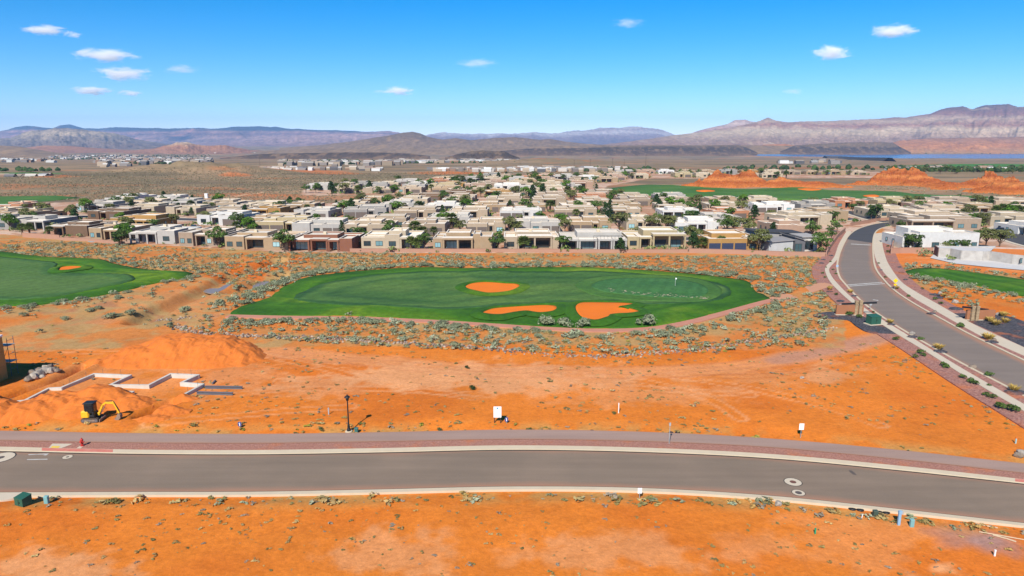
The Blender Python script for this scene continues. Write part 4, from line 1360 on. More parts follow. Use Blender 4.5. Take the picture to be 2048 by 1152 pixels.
# power poles crossing the plain
M_POLE = mat('weathered_pole', (0.09, 0.065, 0.05), 0.9)
for k, (a, b, h) in enumerate([(1291, 341, 18), (1148, 344, 13), (1180, 341, 13), (1225, 339, 13), (1040, 330, 14), (520, 332, 14), (1248, 337, 12)]):
    x, y, z = th(a, b)
    o = empty('power_pole', (x, y, z))
    tag(o, 'thin dark power pole standing on the plain, ' + ['tallest of them all', 'second right of the orange hill', 'third right of the orange hill', 'just left of the tallest pole', 'beside the orange hill', 'alone left of the middle town', 'close behind the far rooftops'][k], 'pole', 'power poles on the plain')
    MB().tube([(0, 0, -.5), (0, 0, h)], [.22, .14], 6).build('shaft', M_POLE, o)
    MB().box(-1.2, 1.2, -.08, .08, h - 1.2, h - 1.0).build('crossarm', M_POLE, o)
# ------------------------------------------------------------------ houses
PAL = {'cream': (.47, .385, .275), 'tan': (.38, .27, .165), 'beige': (.42, .33, .235), 'grey': (.30, .285, .265), 'light grey': (.42, .40, .37), 'taupe': (.34, .26, .19), 'brown': (.17, .105, .065), 'ochre': (.40, .225, .075), 'pinkish': (.40, .265, .19),
       'white': (.62, .61, .585), 'olive tan': (.42, .34, .2), 'reddish brown': (.24, .10, .06), 'orange': (.46, .2, .055), 'slate grey': (.20, .205, .215), 'terracotta': (.42, .19, .10)}
PAL = {k: tuple(c * .86 for c in v) for k, v in PAL.items()}


def block(wall, roof, x0, x1, y0, y1, h, par=0.38, t=0.28):
    zi = h - par
    v = [(x0, y0, -.3), (x1, y0, -.3), (x1, y1, -.3), (x0, y1, -.3), (x0, y0, h), (x1, y0, h), (x1, y1, h), (x0, y1, h),
         (x0 + t, y0 + t, h), (x1 - t, y0 + t, h), (x1 - t, y1 - t, h), (x0 + t, y1 - t, h), (x0 + t, y0 + t, zi), (x1 - t, y0 + t, zi), (x1 - t, y1 - t, zi), (x0 + t, y1 - t, zi)]
    f = []
    for a, b in ((0, 4), (4, 8), (8, 12)):
        for i in range(4):
            j = (i + 1) % 4
            f.append((a + i, a + j, b + j, b + i))
    wall.add(v, f)
    roof.add([(x0 + t, y0 + t, zi), (x1 - t, y0 + t, zi), (x1 - t, y1 - t, zi), (x0 + t, y1 - t, zi)], [(0, 1, 2, 3)])
    # pale cap on the parapet
    roof.box(x0 - .03, x1 + .03, y0 - .03, y0 + t, h + .004, h + .06)
    roof.box(x0 - .03, x1 + .03, y1 - t, y1 + .03, h + .004, h + .06)
    roof.box(x0 - .03, x0 + t, y0 + t, y1 - t, h + .004, h + .06)
    roof.box(x1 - t, x1 + .03, y0 + t, y1 - t, h + .004, h + .06)


def window_mesh(w, h, frame=.09, mull=1):
    """in the x-z plane, front at -y; frame slot 0, glass slot 1"""
    key = ('win', round(w, 2), round(h, 2), mull)
    if key in MATS:
        return MATS[key]
    mb = MB()
    mb.box(-w / 2, w / 2, -.07, .05, 0, frame).box(-w / 2, w / 2, -.07, .05, h - frame, h)
    mb.box(-w / 2, -w / 2 + frame, -.07, .05, frame, h - frame).box(w / 2 - frame, w / 2, -.07, .05, frame, h - frame)
    for k in range(mull):
        c = -w / 2 + w * (k + 1) / (mull + 1)
        mb.box(c - .035, c + .035, -.065, .05, frame, h - frame)
    me = mb.mesh('window', M_FRAME)
    pm = MB().box(-w / 2 + .02, w / 2 - .02, -.03, .02, .02, h - .02).mesh('pane', M_GLASS)
    MATS[key] = (me, pm)
    return me, pm


def add_window(root, x, y, z, w, h, face='f', mull=1):
    me, pm = window_mesh(w, h, mull=mull)
    rz = {'f': 0, 'r': math.pi / 2, 'l': -math.pi / 2}[face]
    o = link('window', me, root, (x, y, z), rz)
    link('pane', pm, o)


def add_garage(root, x, y, w, h=2.4, color=(.13, .105, .09)):
    key = ('gar', round(w, 2), h)
    if key not in MATS:
        mb = MB()
        n = 4
        for k in range(n):
            mb.box(-w / 2, w / 2, -.04, .05, k * h / n + .012, (k + 1) * h / n - .012)
        mb.box(-w / 2 - .12, -w / 2, -.06, .05, 0, h + .12).box(w / 2, w / 2 + .12, -.06, .05, 0, h + .12).box(-w / 2, w / 2, -.06, .05, h, h + .12)
        MATS[key] = mb.mesh('garage_door', M_GARAGE)
    o = link('garage_door', MATS[key], root, (x, y, 0), 0, color)


def make_house(segs, W, D, h=3.5, raised=(), color=(.5, .4, .3), front=3.6, side=True, seed=0, garage_col=(.13, .105, .09), acc=None, name='house'):
    """segs across the facade: (f0, f1, kind, y0, height, n). kinds: W windows, B blank, G garage, P porch, S shaded patio with wide glass"""
    r = random.Random(seed)
    root = empty(name)
    X = lambda f: -W / 2 + f * W
    blocks = [(X(0) + .03, X(1) - .03, front, D, h)]
    slabs = []
    for (f0, f1, k, y0, hh, n) in segs:
        if k in 'WBG':
            blocks.append((X(f0), X(f1), y0, D * r.uniform(.45, .7), hh))
    for (f0, f1, y0, y1, hh) in raised:
        blocks.append((X(f0) + .05, X(f1) - .05, y0, y1, hh))
    for i, bl in enumerate(blocks):
        wm, rm = MB(), MB()
        e = i * 0.011
        block(wm, rm, bl[0] - e * .3, bl[1] + e * .3, bl[2] - e, bl[3] + e, bl[4] + e)
        c = color if not (acc and i == acc[0]) else acc[1]
        w_ = wm.build('wall', M_STUCCO, root, color=c)
        w_['tint'] = 1
        rm.build('roof', M_ROOF, root)
    for (f0, f1, k, y0, hh, n) in segs:
        a, b = X(f0), X(f1)
        w = b - a
        if k == 'W':
            for q in range(n):
                c = a + w * (q + .5) / n
                ww = min(2.2, w / n * .6)
                add_window(root, c, y0 - .012 * (1 + len(segs)), .9, ww, 1.5, 'f', 1 if ww > 1.2 else 0)
        elif k == 'G':
            nn = max(n, 1)
            for q in range(nn):
                add_garage(root, a + w * (q + .5) / nn, y0 - .09, min(5.0, w / nn - .7), color=garage_col)
        elif k in 'PS':
            wm, rm = MB(), MB()
            t = .55
            wm.box(a + .04, b - .04, y0, front + .3, hh - t, hh)
            for q in range(n + 1):
                c = a + .35 + (w - .7) * q / max(n, 1)
                wm.box(c - .24, c + .24, y0 + .1, y0 + .58, -.2, hh - t - .002)
            wm.build('porch', M_STUCCO, root, color=color)['tint'] = 1
            rm.box(a + .1, b - .1, y0 + .06, front + .2, hh + .004, hh + .05)
            rm.build('porch_roof', M_ROOF, root)
            gw = (w - 1.0) / max(n, 1)
            for q in range(max(n, 1)):
                add_window(root, a + .5 + gw * (q + .5), front - .03, .1, min(gw * .85, 4.2), 2.3, 'f', 2)
    if side:
        for s, f in ((X(1), 'r'), (X(0), 'l')):
            for q in range(2):
                add_window(root, s + (.05 if f == 'r' else -.05), D * (.55 + .25 * q), 1.2, 1.1, 1.1, f, 0)
    # rooftop units
    if raised and r.random() < .6:
        f0, f1, y0, y1, hh = raised[0]
        MB().cbox(-.5, .5, -.5, .5, 0, .8, .06).build('rooftop_unit', M_CONC, root, loc=(X((f0 + f1) / 2) + r.uniform(-1, 1), (y0 + y1) / 2, hh - .34))
    return root


ORD = ['first', 'second', 'third', 'fourth', 'fifth', 'sixth', 'seventh', 'eighth', 'ninth', 'tenth', 'eleventh', 'twelfth', 'thirteenth', 'fourteenth', 'fifteenth', 'sixteenth', 'seventeenth', 'eighteenth', 'nineteenth', 'twentieth',
       'twenty first', 'twenty second', 'twenty third', 'twenty fourth', 'twenty fifth', 'twenty sixth', 'twenty seventh', 'twenty eighth', 'twenty ninth', 'thirtieth', 'thirty first', 'thirty second', 'thirty third', 'thirty fourth']
HOUSES = []   # (x, y, halfwidth, depth, short description)
depth_at = lambda py: (lambda g: g[1] * cP + HCAM * sP)(G(1024, py))

# front row along the golf course, each built to its own plan
FRONT = [
    (-95, 30, 458, 'grey', [(0, .35, 'W', 1, 3.4, 2), (.35, .7, 'P', .8, 3.3, 2), (.7, 1, 'W', 0, 3.8, 1)], [(.2, .7, 6, 12, 4.6)], 'grey house cut by the left edge'),
    (34, 92, 460, 'light grey', [(0, .3, 'B', .5, 3.8, 0), (.3, 1, 'P', 0, 3.5, 2)], [(.1, .6, 6, 12, 4.6)], 'pale grey house with a slate side wall and wide porch'),
    (88, 176, 472, 'brown', [(0, .45, 'P', 0, 3.3, 2), (.45, 1, 'B', 1, 3.6, 0)], [(.25, .8, 6, 13, 4.2)], 'low dark brown house with long eaves behind a pink garden wall'),
    (177, 248, 480, 'tan', [(0, .38, 'W', 0, 4.0, 2), (.38, 1, 'P', .6, 3.4, 3)], [(.1, .5, 6, 12, 4.6)], 'orange tan house with a small blue pool'),
    (255, 352, 487, 'light grey', [(0, .18, 'P', .3, 3.4, 1), (.18, .62, 'P', 0, 3.6, 2), (.62, 1, 'W', .4, 4.2, 1)], [(.25, .7, 6, 13, 4.7)], 'light grey house with white posts and blue grey flank'),
    (357, 446, 492, 'taupe', [(0, .33, 'W', 0, 4.3, 2), (.33, .62, 'P', .9, 3.6, 1), (.62, .95, 'W', .2, 3.9, 2)], [(.3, .9, 6, 13, 4.6)], 'brown house with three groups of tall windows'),
    (449, 580, 499, 'tan', [(0, .3, 'W', 0, 4.0, 2), (.3, .62, 'P', .5, 3.6, 1), (.62, .98, 'W', .2, 3.7, 1)], [(.06, .55, 6, 14, 4.4)], 'tan house with teal windows and dark right flank'),
    (576, 704, 503, 'reddish brown', [(0, .34, 'P', 0, 3.5, 1), (.34, .62, 'P', .5, 3.7, 1), (.62, .8, 'P', .2, 3.5, 1), (.8, 1, 'B', .7, 3.9, 0)], [(.15, .7, 6, 14, 4.3)], 'reddish brown house with rounded dark porches'),
    (722, 836, 498, 'cream', [(0, .42, 'W', .8, 3.5, 2), (.42, .68, 'W', .3, 4.4, 1), (.68, 1, 'S', 0, 3.6, 1)], [(.45, .75, 5, 13, 5.0)], 'cream house with clipped bushes in front'),
    (866, 984, 501, 'tan', [(0, .16, 'W', .6, 3.6, 1), (.16, .68, 'S', 0, 3.8, 2), (.68, .8, 'B', 1.2, 4.9, 0), (.8, 1, 'B', .4, 4.2, 0)], [(.2, .62, 5, 13, 4.8)], 'tan house with a double patio and narrow pool'),
    (1008, 1118, 499, 'beige', [(0, .24, 'W', .1, 3.9, 1), (.24, .88, 'S', 0, 4.2, 2), (.88, 1, 'B', .5, 3.8, 0)], [(.2, .85, 5, 13, 4.8)], 'beige house with one broad dark patio'),
    (1124, 1254, 501, 'light grey', [(0, .26, 'P', .4, 3.4, 1), (.26, .55, 'P', .9, 3.3, 1), (.55, .78, 'S', 0, 3.5, 1), (.78, 1, 'P', 0, 3.5, 1)], [(.25, .95, 5, 14, 4.9)], 'pale grey house with a railed roof deck'),
    (1256, 1372, 498, 'olive tan', [(0, .2, 'W', 1.4, 3.6, 1), (.2, .42, 'P', .9, 3.6, 1), (.42, 1, 'S', 0, 4.6, 2)], [(.3, .9, 5, 14, 5.2)], 'olive tan house with two wide dark patio openings'),
    (1416, 1516, 503, 'ochre', [(0, .78, 'G', .3, 3.9, 3), (.78, 1, 'W', 0, 4.2, 1)], [(.15, .85, 5, 14, 4.9)], 'ochre house with three dark blue garage doors'),
]
for k, (a, b, py, col, segs, raised, desc) in enumerate(FRONT):
    dp = depth_at(py)
    W = (b - a) / FPX * dp
    x, y = G((a + b) / 2, py)
    gc = (.035, .045, .085) if col == 'ochre' else (.13, .105, .09)
    acc = {1: (0, PAL['slate grey']), 4: (0, (.34, .37, .40))}.get(k)
    o = make_house(segs, W, 17, 3.5, raised, PAL[col], seed=k, garage_col=gc, acc=acc)
    o.location = (x, y, 0)
    o.rotation_euler.z = [R(-9), R(-9), R(-8), R(-7), R(-6), R(-5), R(-4), R(-2), 0, 0, 0, 0, 0, R(2)][k]
    tag(o, desc + ', front row', 'house', 'houses in the front row')
    HOUSES.append((x, y, W / 2, 17, desc.split(' with ')[0].split(' cut ')[0].replace('low ', '') + ', front row'))
    if k == 11:      # railing of the roof deck
        rb = MB()
        for q in range(10):
            rb.bar((-W * .02 + q * W * .055, .12, 3.5), (-W * .02 + q * W * .055, .12, 4.5), .07)
        rb.bar((-W * .02, .12, 4.5), (W * .475, .12, 4.5), .09)
        rb.bar((-W * .02, .12, 4.1), (W * .475, .12, 4.1), .05)
        rb.build('deck_railing', M_FRAME, o)

# second row and others placed one by one: x0, x1, base, colour, plan, description
G2 = [(0, .3, 'W', .6, 3.9, 1), (.3, .52, 'P', 1.0, 3.4, 1), (.52, 1, 'G', 0, 4.0, 1)]
G3 = [(0, .55, 'G', 0, 3.8, 2), (.55, .72, 'P', 1, 3.3, 1), (.72, 1, 'W', .5, 4.2, 1)]
G4 = [(0, .35, 'B', .4, 4.2, 0), (.35, .6, 'W', 1, 3.6, 1), (.6, 1, 'G', 0, 3.9, 2)]
P1 = [(0, .3, 'W', 0, 3.8, 1), (.3, .75, 'S', .4, 3.6, 2), (.75, 1, 'B', .2, 4.2, 0)]
P2 = [(0, .62, 'S', 0, 3.7, 2), (.62, 1, 'W', .5, 4.4, 2)]
RA = [(.2, .75, 5, 13, 4.7)]
RB = [(.35, .95, 4.5, 12, 4.9), (.05, .3, 6, 13, 4.3)]
SECOND = [
    (512, 614, 464, 'olive tan', G3, RB, 'olive tan house with two garage doors'), (584, 686, 470, 'light grey', G4, RB, 'off white house with twin grey garage doors'),
    (684, 784, 471, 'beige', G2, RA, 'beige house with an arched entry and brown garage'), (804, 890, 470, 'taupe', G2, RA, 'taupe house with a brown eave and pale garage'),
    (932, 1010, 468, 'beige', G3, RB, 'beige house with stone trim and two garages'), (1028, 1120, 466, 'light grey', G4, RA, 'grey house with patchy stucco and brown garages'),
    (1138, 1222, 464, 'tan', G3, RB, 'tan house with a red stone entry'), (1253, 1322, 461, 'cream', G2, RA, 'cream house with vigas over the entry'), (1350, 1436, 466, 'white', P1, RB, 'white house with three teal windows'),
]
RIGHT = [
    (1566, 1668, 451, 'cream', P1, RA, 'cream house with a wide flat roof left of the entrance road', R(10)), (1612, 1700, 443, 'tan', P1, RB, 'tan house with brown posts beside the entrance road', R(10)),
    (1552, 1634, 471, 'pinkish', [(0, .5, 'B', 0, 3.8, 0), (.5, 1, 'B', .5, 3.4, 0)], RA, 'pinkish house with stepped flat roofs behind the slate house', R(6)),
    (1816, 1956, 500, 'white', [(0, .14, 'P', .3, 4.9, 1), (.14, .62, 'W', 0, 5.5, 1), (.62, 1, 'W', .15, 5.2, 3)], [(.1, .75, 5, 12, 6.0)], 'big white box house right of the entrance road', 0),
    (1822, 1962, 461, 'taupe', P2, RB, 'taupe house with stone end behind the white house', 0), (1815, 1945, 449, 'beige', P1, RA, 'long beige house with a pale flat roof behind the taupe one', 0),
    (1742, 1832, 436, 'cream', [(0, .4, 'W', .6, 3.4, 2), (.4, 1, 'W', 0, 3.9, 1)], RA, 'cream house with rounded roofline at the bend of the road', 0),
    (1670, 1735, 417, 'terracotta', G2, RA, 'small pink house with a garage below the far fairway', 0), (1754, 1828, 416, 'olive tan', G3, RB, 'olive grey house with two garages below the far fairway', 0),
    (1852, 1952, 416, 'taupe', P2, RB, 'taupe house with dark shaded front below the far fairway', 0), (1990, 2085, 417, 'beige', P1, RA, 'beige house at the right edge below the far fairway', 0),
    (1916, 2000, 431, 'tan', P1, RB, 'brown tan house left of the palm clump', 0), (2040, 2140, 436, 'cream', P1, RA, 'cream house half behind the palm clump', 0),
    (1838, 1912, 425, 'pinkish', P2, RA, 'low pinkish house among shrubs right of the bend', 0),
]
for k, t in enumerate(SECOND + RIGHT):
    a, b, py, col, segs, raised, desc = t[:7]
    dp = depth_at(py)
    W = (b - a) / FPX * dp
    x, y = G((a + b) / 2, py)
    o = make_house(segs, W, 16, 3.5, raised, PAL[col], seed=40 + k)
    o.location = (x, y, 0)
    o.rotation_euler.z = t[7] if len(t) > 7 else R(rnd.uniform(-1.5, 1.5))
    tag(o, desc + (', second row' if k < len(SECOND) else ''), 'house', 'houses in the second row' if k < len(SECOND) else 'houses beside the entrance road')
    HOUSES.append((x, y, W / 2, 16, desc.split(' with ')[0] + (', second row' if k < len(SECOND) else '')))

# slate modern house with sloped dark roofs at the end of the front row
x, y = G(1588, 504)
o = empty('house', (x, y, 0), R(6))
tag(o, 'slate grey modern house with sloping dark roofs beside the entrance road', 'house', 'houses beside the entrance road')
HOUSES.append((x, y, 8, 14, 'slate grey modern house'))
SL = PAL['slate grey']


def shed(root, x0, x1, y0, y1, h0, h1, wc, roofc):
    """block with a roof that slopes along x"""
    v = [(x0, y0, -.2), (x1, y0, -.2), (x1, y1, -.2), (x0, y1, -.2), (x0, y0, h0), (x1, y0, h1), (x1, y1, h1), (x0, y1, h0)]
    MB().add(v, [(0, 1, 5, 4), (1, 2, 6, 5), (2, 3, 7, 6), (3, 0, 4, 7)]).build('wall', M_STUCCO, root, color=wc)
    e = .5
    v = [(x0 - e, y0 - e, h0 + .01), (x1 + e, y0 - e, h1 + .01), (x1 + e, y1 + e, h1 + .01), (x0 - e, y1 + e, h0 + .01)]
    v += [(p[0], p[1], p[2] + .25) for p in v]
    MB().add(v, [(3, 2, 1, 0), (4, 5, 6, 7), (0, 1, 5, 4), (1, 2, 6, 5), (2, 3, 7, 6), (3, 0, 4, 7)]).build('roof', M_STUCCO, root, color=roofc)


shed(o, -8, -.5, 0, 7, 3.0, 3.6, (.40, .40, .39), (.26, .25, .25))
shed(o, -.2, 3.0, -.6, 8, 4.6, 3.4, (.12, .12, .13), (.2, .19, .19))
shed(o, 3.3, 8, 1.5, 9, 4.2, 4.2, (.5, .49, .46), (.35, .33, .31))
shed(o, -8, 7.5, 9.4, 17, 5.0, 4.2, (.3, .29, .28), (.05, .05, .055))
add_window(o, 5.4, 1.46, .5, 2.6, 2.6, 'f', 1)
add_window(o, .9, -.64, .1, 2.2, 2.5, 'f', 1)

# unfinished block house by the right edge: bare grey walls without a roof
M_CMU = mat('bare_block', (0.44, 0.41, 0.37), 0.95, (0.28, 0.25, 0.22), scale=0.7, var=0.8, bmp=.02)
u = empty('unfinished_house', (0, 0, 0))
tag(u, 'unfinished roofless house of bare pale block walls at the right edge', 'house')
PTS = [(1876, 514), (1899, 515), (1921, 519.5), (1964, 521.5), (1977, 521), (2023, 528), (2050, 531), (2110, 537)]
gp = [G(a, b) for a, b in PTS]
M_SLAB = mat('slab_concrete', (0.5, 0.48, 0.46), 0.9, (0.42, 0.39, 0.36), scale=0.4)
HB = 2.75
for k in range(len(gp) - 1):
    (xa, ya), (xb, yb) = gp[k], gp[k + 1]
    wb = MB().bar((xa, ya, HB / 2 - .1 + .004 * k), (xb, yb, HB / 2 - .1 + .004 * k), .28, HB)
    w_ = wb.build('wall_panel', M_CMU, u)
bx = [G(1872, 526), G(1866, 504), G(2100, 515)]
bk = [G(1868, 508.5), G(2110, 516)]
MB().bar((*gp[0], HB / 2 - .12), (*bk[0], HB / 2 - .12), .3, HB).build('side_wall', mat('brown_block', (.2, .125, .1), .95, scale=.8), u)
MB().bar((*bk[0], HB / 2 - .14), (*bk[1], HB / 2 - .14), .28, HB).build('back_wall', M_CMU, u)
MB().add([(*G(1860, 516), .06), (*G(1911, 527.5), .06), (*G(1989, 535.5), .06), (*G(2041, 540), .06), (*G(2110, 546), .06), (*bk[1], .06), (*bk[0], .06)], [(0, 1, 2, 3, 4, 5, 6)]).build('floor_slab', M_SLAB, u)
MB().add([(p[0], p[1], HB - .35) for p in gp[:5]] + [(*G(1990, 508), HB - .35), (*bk[0], HB - .35)], [tuple(range(7))]).build('upper_slab', M_SLAB, u)
MB().add([(p[0], p[1], HB - .5) for p in gp[4:]] + [(*bk[1], HB - .5), (*G(1990, 508), HB - .5)], [tuple(range(6))]).build('earth_fill', mat('earth_fill', (.58, .17, .03), .95, (.5, .13, .02), scale=.5), u)
add_window(u, (gp[5][0] * .3 + gp[6][0] * .7), (gp[5][1] * .3 + gp[6][1] * .7) - .2, .6, 1.3, 1.3, 'f', 0)
HOUSES.append((gp[0][0] + 15, gp[0][1] - 3, 17, 6, 'unfinished block house'))

# ---- the rest of the neighbourhood, copied from ten plans
PROTO = []
plans = [(G2, RA), (G3, RB), (G4, RA), (P1, RB), (P2, RA), (G2, RB), ([(0, .4, 'W', 0, 4.0, 2), (.4, 1, 'P', .6, 3.4, 3)], RB), ([(0, .5, 'S', .2, 3.6, 1), (.5, .7, 'B', .8, 4.6, 0), (.7, 1, 'W', 0, 3.8, 1)], RA),
         ([(0, .28, 'B', .5, 4.4, 0), (.28, .5, 'P', 1.2, 3.3, 1), (.5, 1, 'G', 0, 3.9, 1)], RB), ([(0, .25, 'W', .3, 3.7, 1), (.25, .75, 'P', .8, 3.5, 2), (.75, 1, 'B', 0, 4.1, 0)], RA)]
for k, (sg, ra) in enumerate(plans):
    PROTO.append((make_house(sg, 15.5 + (k * 7 % 4) * .9, 15 + k % 3, 3.4 + .1 * (k % 3), ra, seed=90 + k), 15.5 + (k * 7 % 4) * .9))
used = set()
ROWA = np.array([G(a, b) for a, b in [(-300, 450), (-100, 453), (15, 457), (130, 470), (215, 478), (300, 485), (400, 491), (520, 498), (640, 502), (780, 499), (925, 500), (1190, 500), (1465, 500), (1700, 498), (2300, 498)]])
COLW = ['cream'] * 5 + ['beige'] * 5 + ['tan'] * 3 + ['light grey'] * 3 + ['grey'] * 2 + ['taupe'] * 2 + ['white'] * 2 + ['pinkish'] * 2 + ['brown', 'olive tan', 'terracotta', 'ochre']


def clear_of(x, y, hw, d):
    for (hx, hy, w, dd, _) in HOUSES:
        if abs(x - hx) < hw + w + 1.6 and y < hy + dd + 2.5 and hy < y + d + 2.5:
            return False
    return True


GOLF_FAR_BAN = [GREEN_FAR, GREEN_TOPLEFT]
def place(rowname, pts_rz, grp):
    cand = []
    for (x, y, rz) in pts_rz:
        pi = rnd.randrange(len(PROTO))
        hw = PROTO[pi][1] / 2
        px, py = project(x, y)
        if not (-120 < px < 2170):
            continue
        # the whole plot must stand on neighbourhood ground
        cx = np.array([x - hw, x + hw, x - hw, x + hw]); cy = np.array([y, y, y + 15, y + 15])
        if not pip(cx, cy, HOOD).all() or pip(cx, cy, RR_POLY).any() or pip(cx, cy, GREEN_FAR).any():
            continue
        if dist_line(np.array([x]), np.array([y + 8]), np.array([G(a, b) for a, b in [(1795, 446.5), (1750, 438), (1722, 430), (1700, 424)]]))[0] < 14:
            continue
        if px < 175 and py < 424:
            continue
        if not clear_of(x, y, hw, 15):
            continue
        HOUSES.append((x, y, hw, 15, ''))
        cand.append((float(px), x, y, rz, pi, len(HOUSES) - 1))
    cand.sort()
    for i, (px, x, y, rz, pi, hi) in enumerate(cand):
        col = rnd.choice(COLW)
        root = PROTO[pi][0]
        base = PAL[col]
        q_ = rnd.uniform(.85, 1.08)
        c = tuple(v * q_ for v in base)
        if pi not in used:
            used.add(pi)
            o = root
            for ch in root.children:
                if ch.get('tint'):
                    ch.color = (*c, 1)
        else:
            o = copy_tree(root, None, c)
        o.location = (x, y, float(zprof(y)))
        o.rotation_euler.z = rz + rnd.uniform(-.04, .04)
        o.scale = (1, 1, rnd.uniform(.8, 1.0))
        s = ORD[i] + ' from left in the ' + rowname
        tag(o, col + ' flat roofed house, ' + s, 'house', grp)
        h = HOUSES[hi]
        HOUSES[hi] = (h[0], h[1], h[2], h[3], ORD[i] + ' house of the ' + rowname)


ROWN = ['second row', 'third row', 'fourth row', 'fifth row', 'sixth row', 'seventh row', 'eighth row', 'ninth row', 'tenth row', 'eleventh row', 'twelfth row', 'thirteenth row', 'fourteenth row', 'fifteenth row']
dy = 0
for r_ in range(1, 15):
    dy += 31 if r_ % 2 else 27
    line = ROWA + np.array([0, dy])
    line[:, 0] *= 1 + dy / 260
    L = resample(line, int(np.hypot(*np.diff(line, axis=0).T).sum()) + 1)
    pts, s = [], rnd.uniform(0, 12)
    while s < len(L) - 3:
        i = int(s)
        t = L[i + 2] - L[i]
        if r_ != 1 or not (495 < project(*L[i])[0] < 1460):
            pts.append((L[i][0] + rnd.uniform(-1, 1), L[i][1] + rnd.uniform(-2.5, 2.5), math.atan2(t[1], t[0]) * .6))
        s += rnd.uniform(19.5, 25.5)
    place(ROWN[r_ - 1] + (' left' if r_ == 1 else ''), pts, 'houses of the ' + ROWN[r_ - 1])
for k, (pa, pb, nm) in enumerate([((1195, 353.5), (1590, 356), 'far row behind the outcrops'), ((1250, 347.5), (1760, 350), 'farthest row behind the outcrops')]):
    A, B = np.array(G(*pa)), np.array(G(*pb))
    n = int(np.hypot(*(B - A)) / 19)
    place(nm, [(*(A + (B - A) * i / n), 0) for i in range(n)], 'houses of the ' + nm)
for pi, (root, w) in enumerate(PROTO):
    if pi not in used:
        for ch in list(root.children):
            for g2 in list(ch.children):
                bpy.data.objects.remove(g2)
            bpy.data.objects.remove(ch)
        bpy.data.objects.remove(root)
print('houses', len(HOUSES))

# garden walls
M_GWALL = mat('garden_wall', (0.36, 0.20, 0.135), 0.95, (0.3, 0.17, 0.12), scale=.6)


def garden_wall(px, h, label, mt=M_GWALL):
    o = empty('garden_wall', (0, 0, 0))
    P = [G(a, b) for a, b in px]
    for k in range(len(P) - 1):
        MB().bar((*P[k], h / 2 - .15 + .002 * k), (*P[k + 1], h / 2 - .15 + .002 * k), .24, h + .3).build('wall_run', mt, o)
        MB().bar((*P[k], h + .032 + .002 * k), (*P[k + 1], h + .032 + .002 * k), .34, .06).build('coping', mt, o)
    tag(o, label, 'wall')


garden_wall([(700, 503), (840, 503.5), (1000, 503.5), (1120, 504)], .9, 'low brown garden wall below the cream and tan front houses')
garden_wall([(1124, 504.5), (1250, 505), (1375, 504.5)], .9, 'low brown garden wall below the pale grey front house')
garden_wall([(1378, 505), (1460, 507), (1560, 511), (1650, 513)], 1.2, 'brown garden wall below the ochre house')
garden_wall([(1652, 513), (1662, 495), (1676, 475), (1690, 463)], 1.4, 'brown wall following the left side of the entrance road')
garden_wall([(46, 474), (80, 476), (120, 479)], 1.5, 'pinkish garden wall in front of the brown house')
garden_wall([(120, 480), (170, 482), (250, 489)], .9, 'low tan wall beside the small pool')
garden_wall([(1780, 507), (1800, 506), (1866, 506)], 1.6, 'rust wall in front of the white box house')
garden_wall([(1782, 508), (1786, 490), (1789, 470), (1792, 460)], 1.7, 'dark rust wall along the right side of the entrance road')
garden_wall([(1700, 452), (1760, 441.5), (1800, 440)], 1.2, 'rust wall behind the bend of the entrance road')
# pools
mp_ = mat('pool_water', (0.10, 0.32, 0.42), .1, (0.12, .38, .5), scale=1, spec=.6)
patch('pool', gpoly([(176, 482), (200, 480.5), (205, 482), (185, 484)], 24), .06, mp_, 'small blue pool behind the low tan wall', .2)
patch('pool', gpoly([(885, 502), (930, 501.4), (932, 502.6), (887, 503)], 24), .06, mp_, 'narrow pool at the foot of the tan house', .2)
patch('pool', gpoly([(1170, 503.4), (1235, 503), (1238, 504.2), (1172, 504.4)], 24), .06, mp_, 'pool in front of the pale grey house', .2)
# ------------------------------------------------------------------ vegetation
nr = np.random.RandomState(11)


def leaf_cloud(centres, radii, per, size, seed, up=0.25, flat=1.0, aspect=0.55):
    """quads scattered over lumps; returns V, F"""
    r = np.random.RandomState(seed)
    V = []
    for c, rad, n in zip(centres, radii, per):
        d = r.normal(size=(n, 3))
        d /= np.linalg.norm(d, axis=1)[:, None]
        d[:, 2] = np.where(d[:, 2] < -0.35, -d[:, 2], d[:, 2])
        q = r.uniform(0.55, 1.0, n) ** 0.6
        p = np.asarray(c) + d * (rad * q)[:, None] * np.array([1, 1, flat])
        nrm = d + r.normal(size=(n, 3)) * 0.55 + np.array([0, 0, up])
        nrm /= np.linalg.norm(nrm, axis=1)[:, None]
        a = np.cross(nrm, r.normal(size=(n, 3)))
        a /= np.linalg.norm(a, axis=1)[:, None] + 1e-9
        b = np.cross(nrm, a)
        s = (size * r.uniform(0.6, 1.35, n))[:, None]
        V.append(np.stack([p - a * s, p + b * s * aspect, p + a * s, p - b * s * aspect], 1).reshape(-1, 3))
    V = np.vstack(V)
    return V, np.arange(len(V)).reshape(-1, 4)


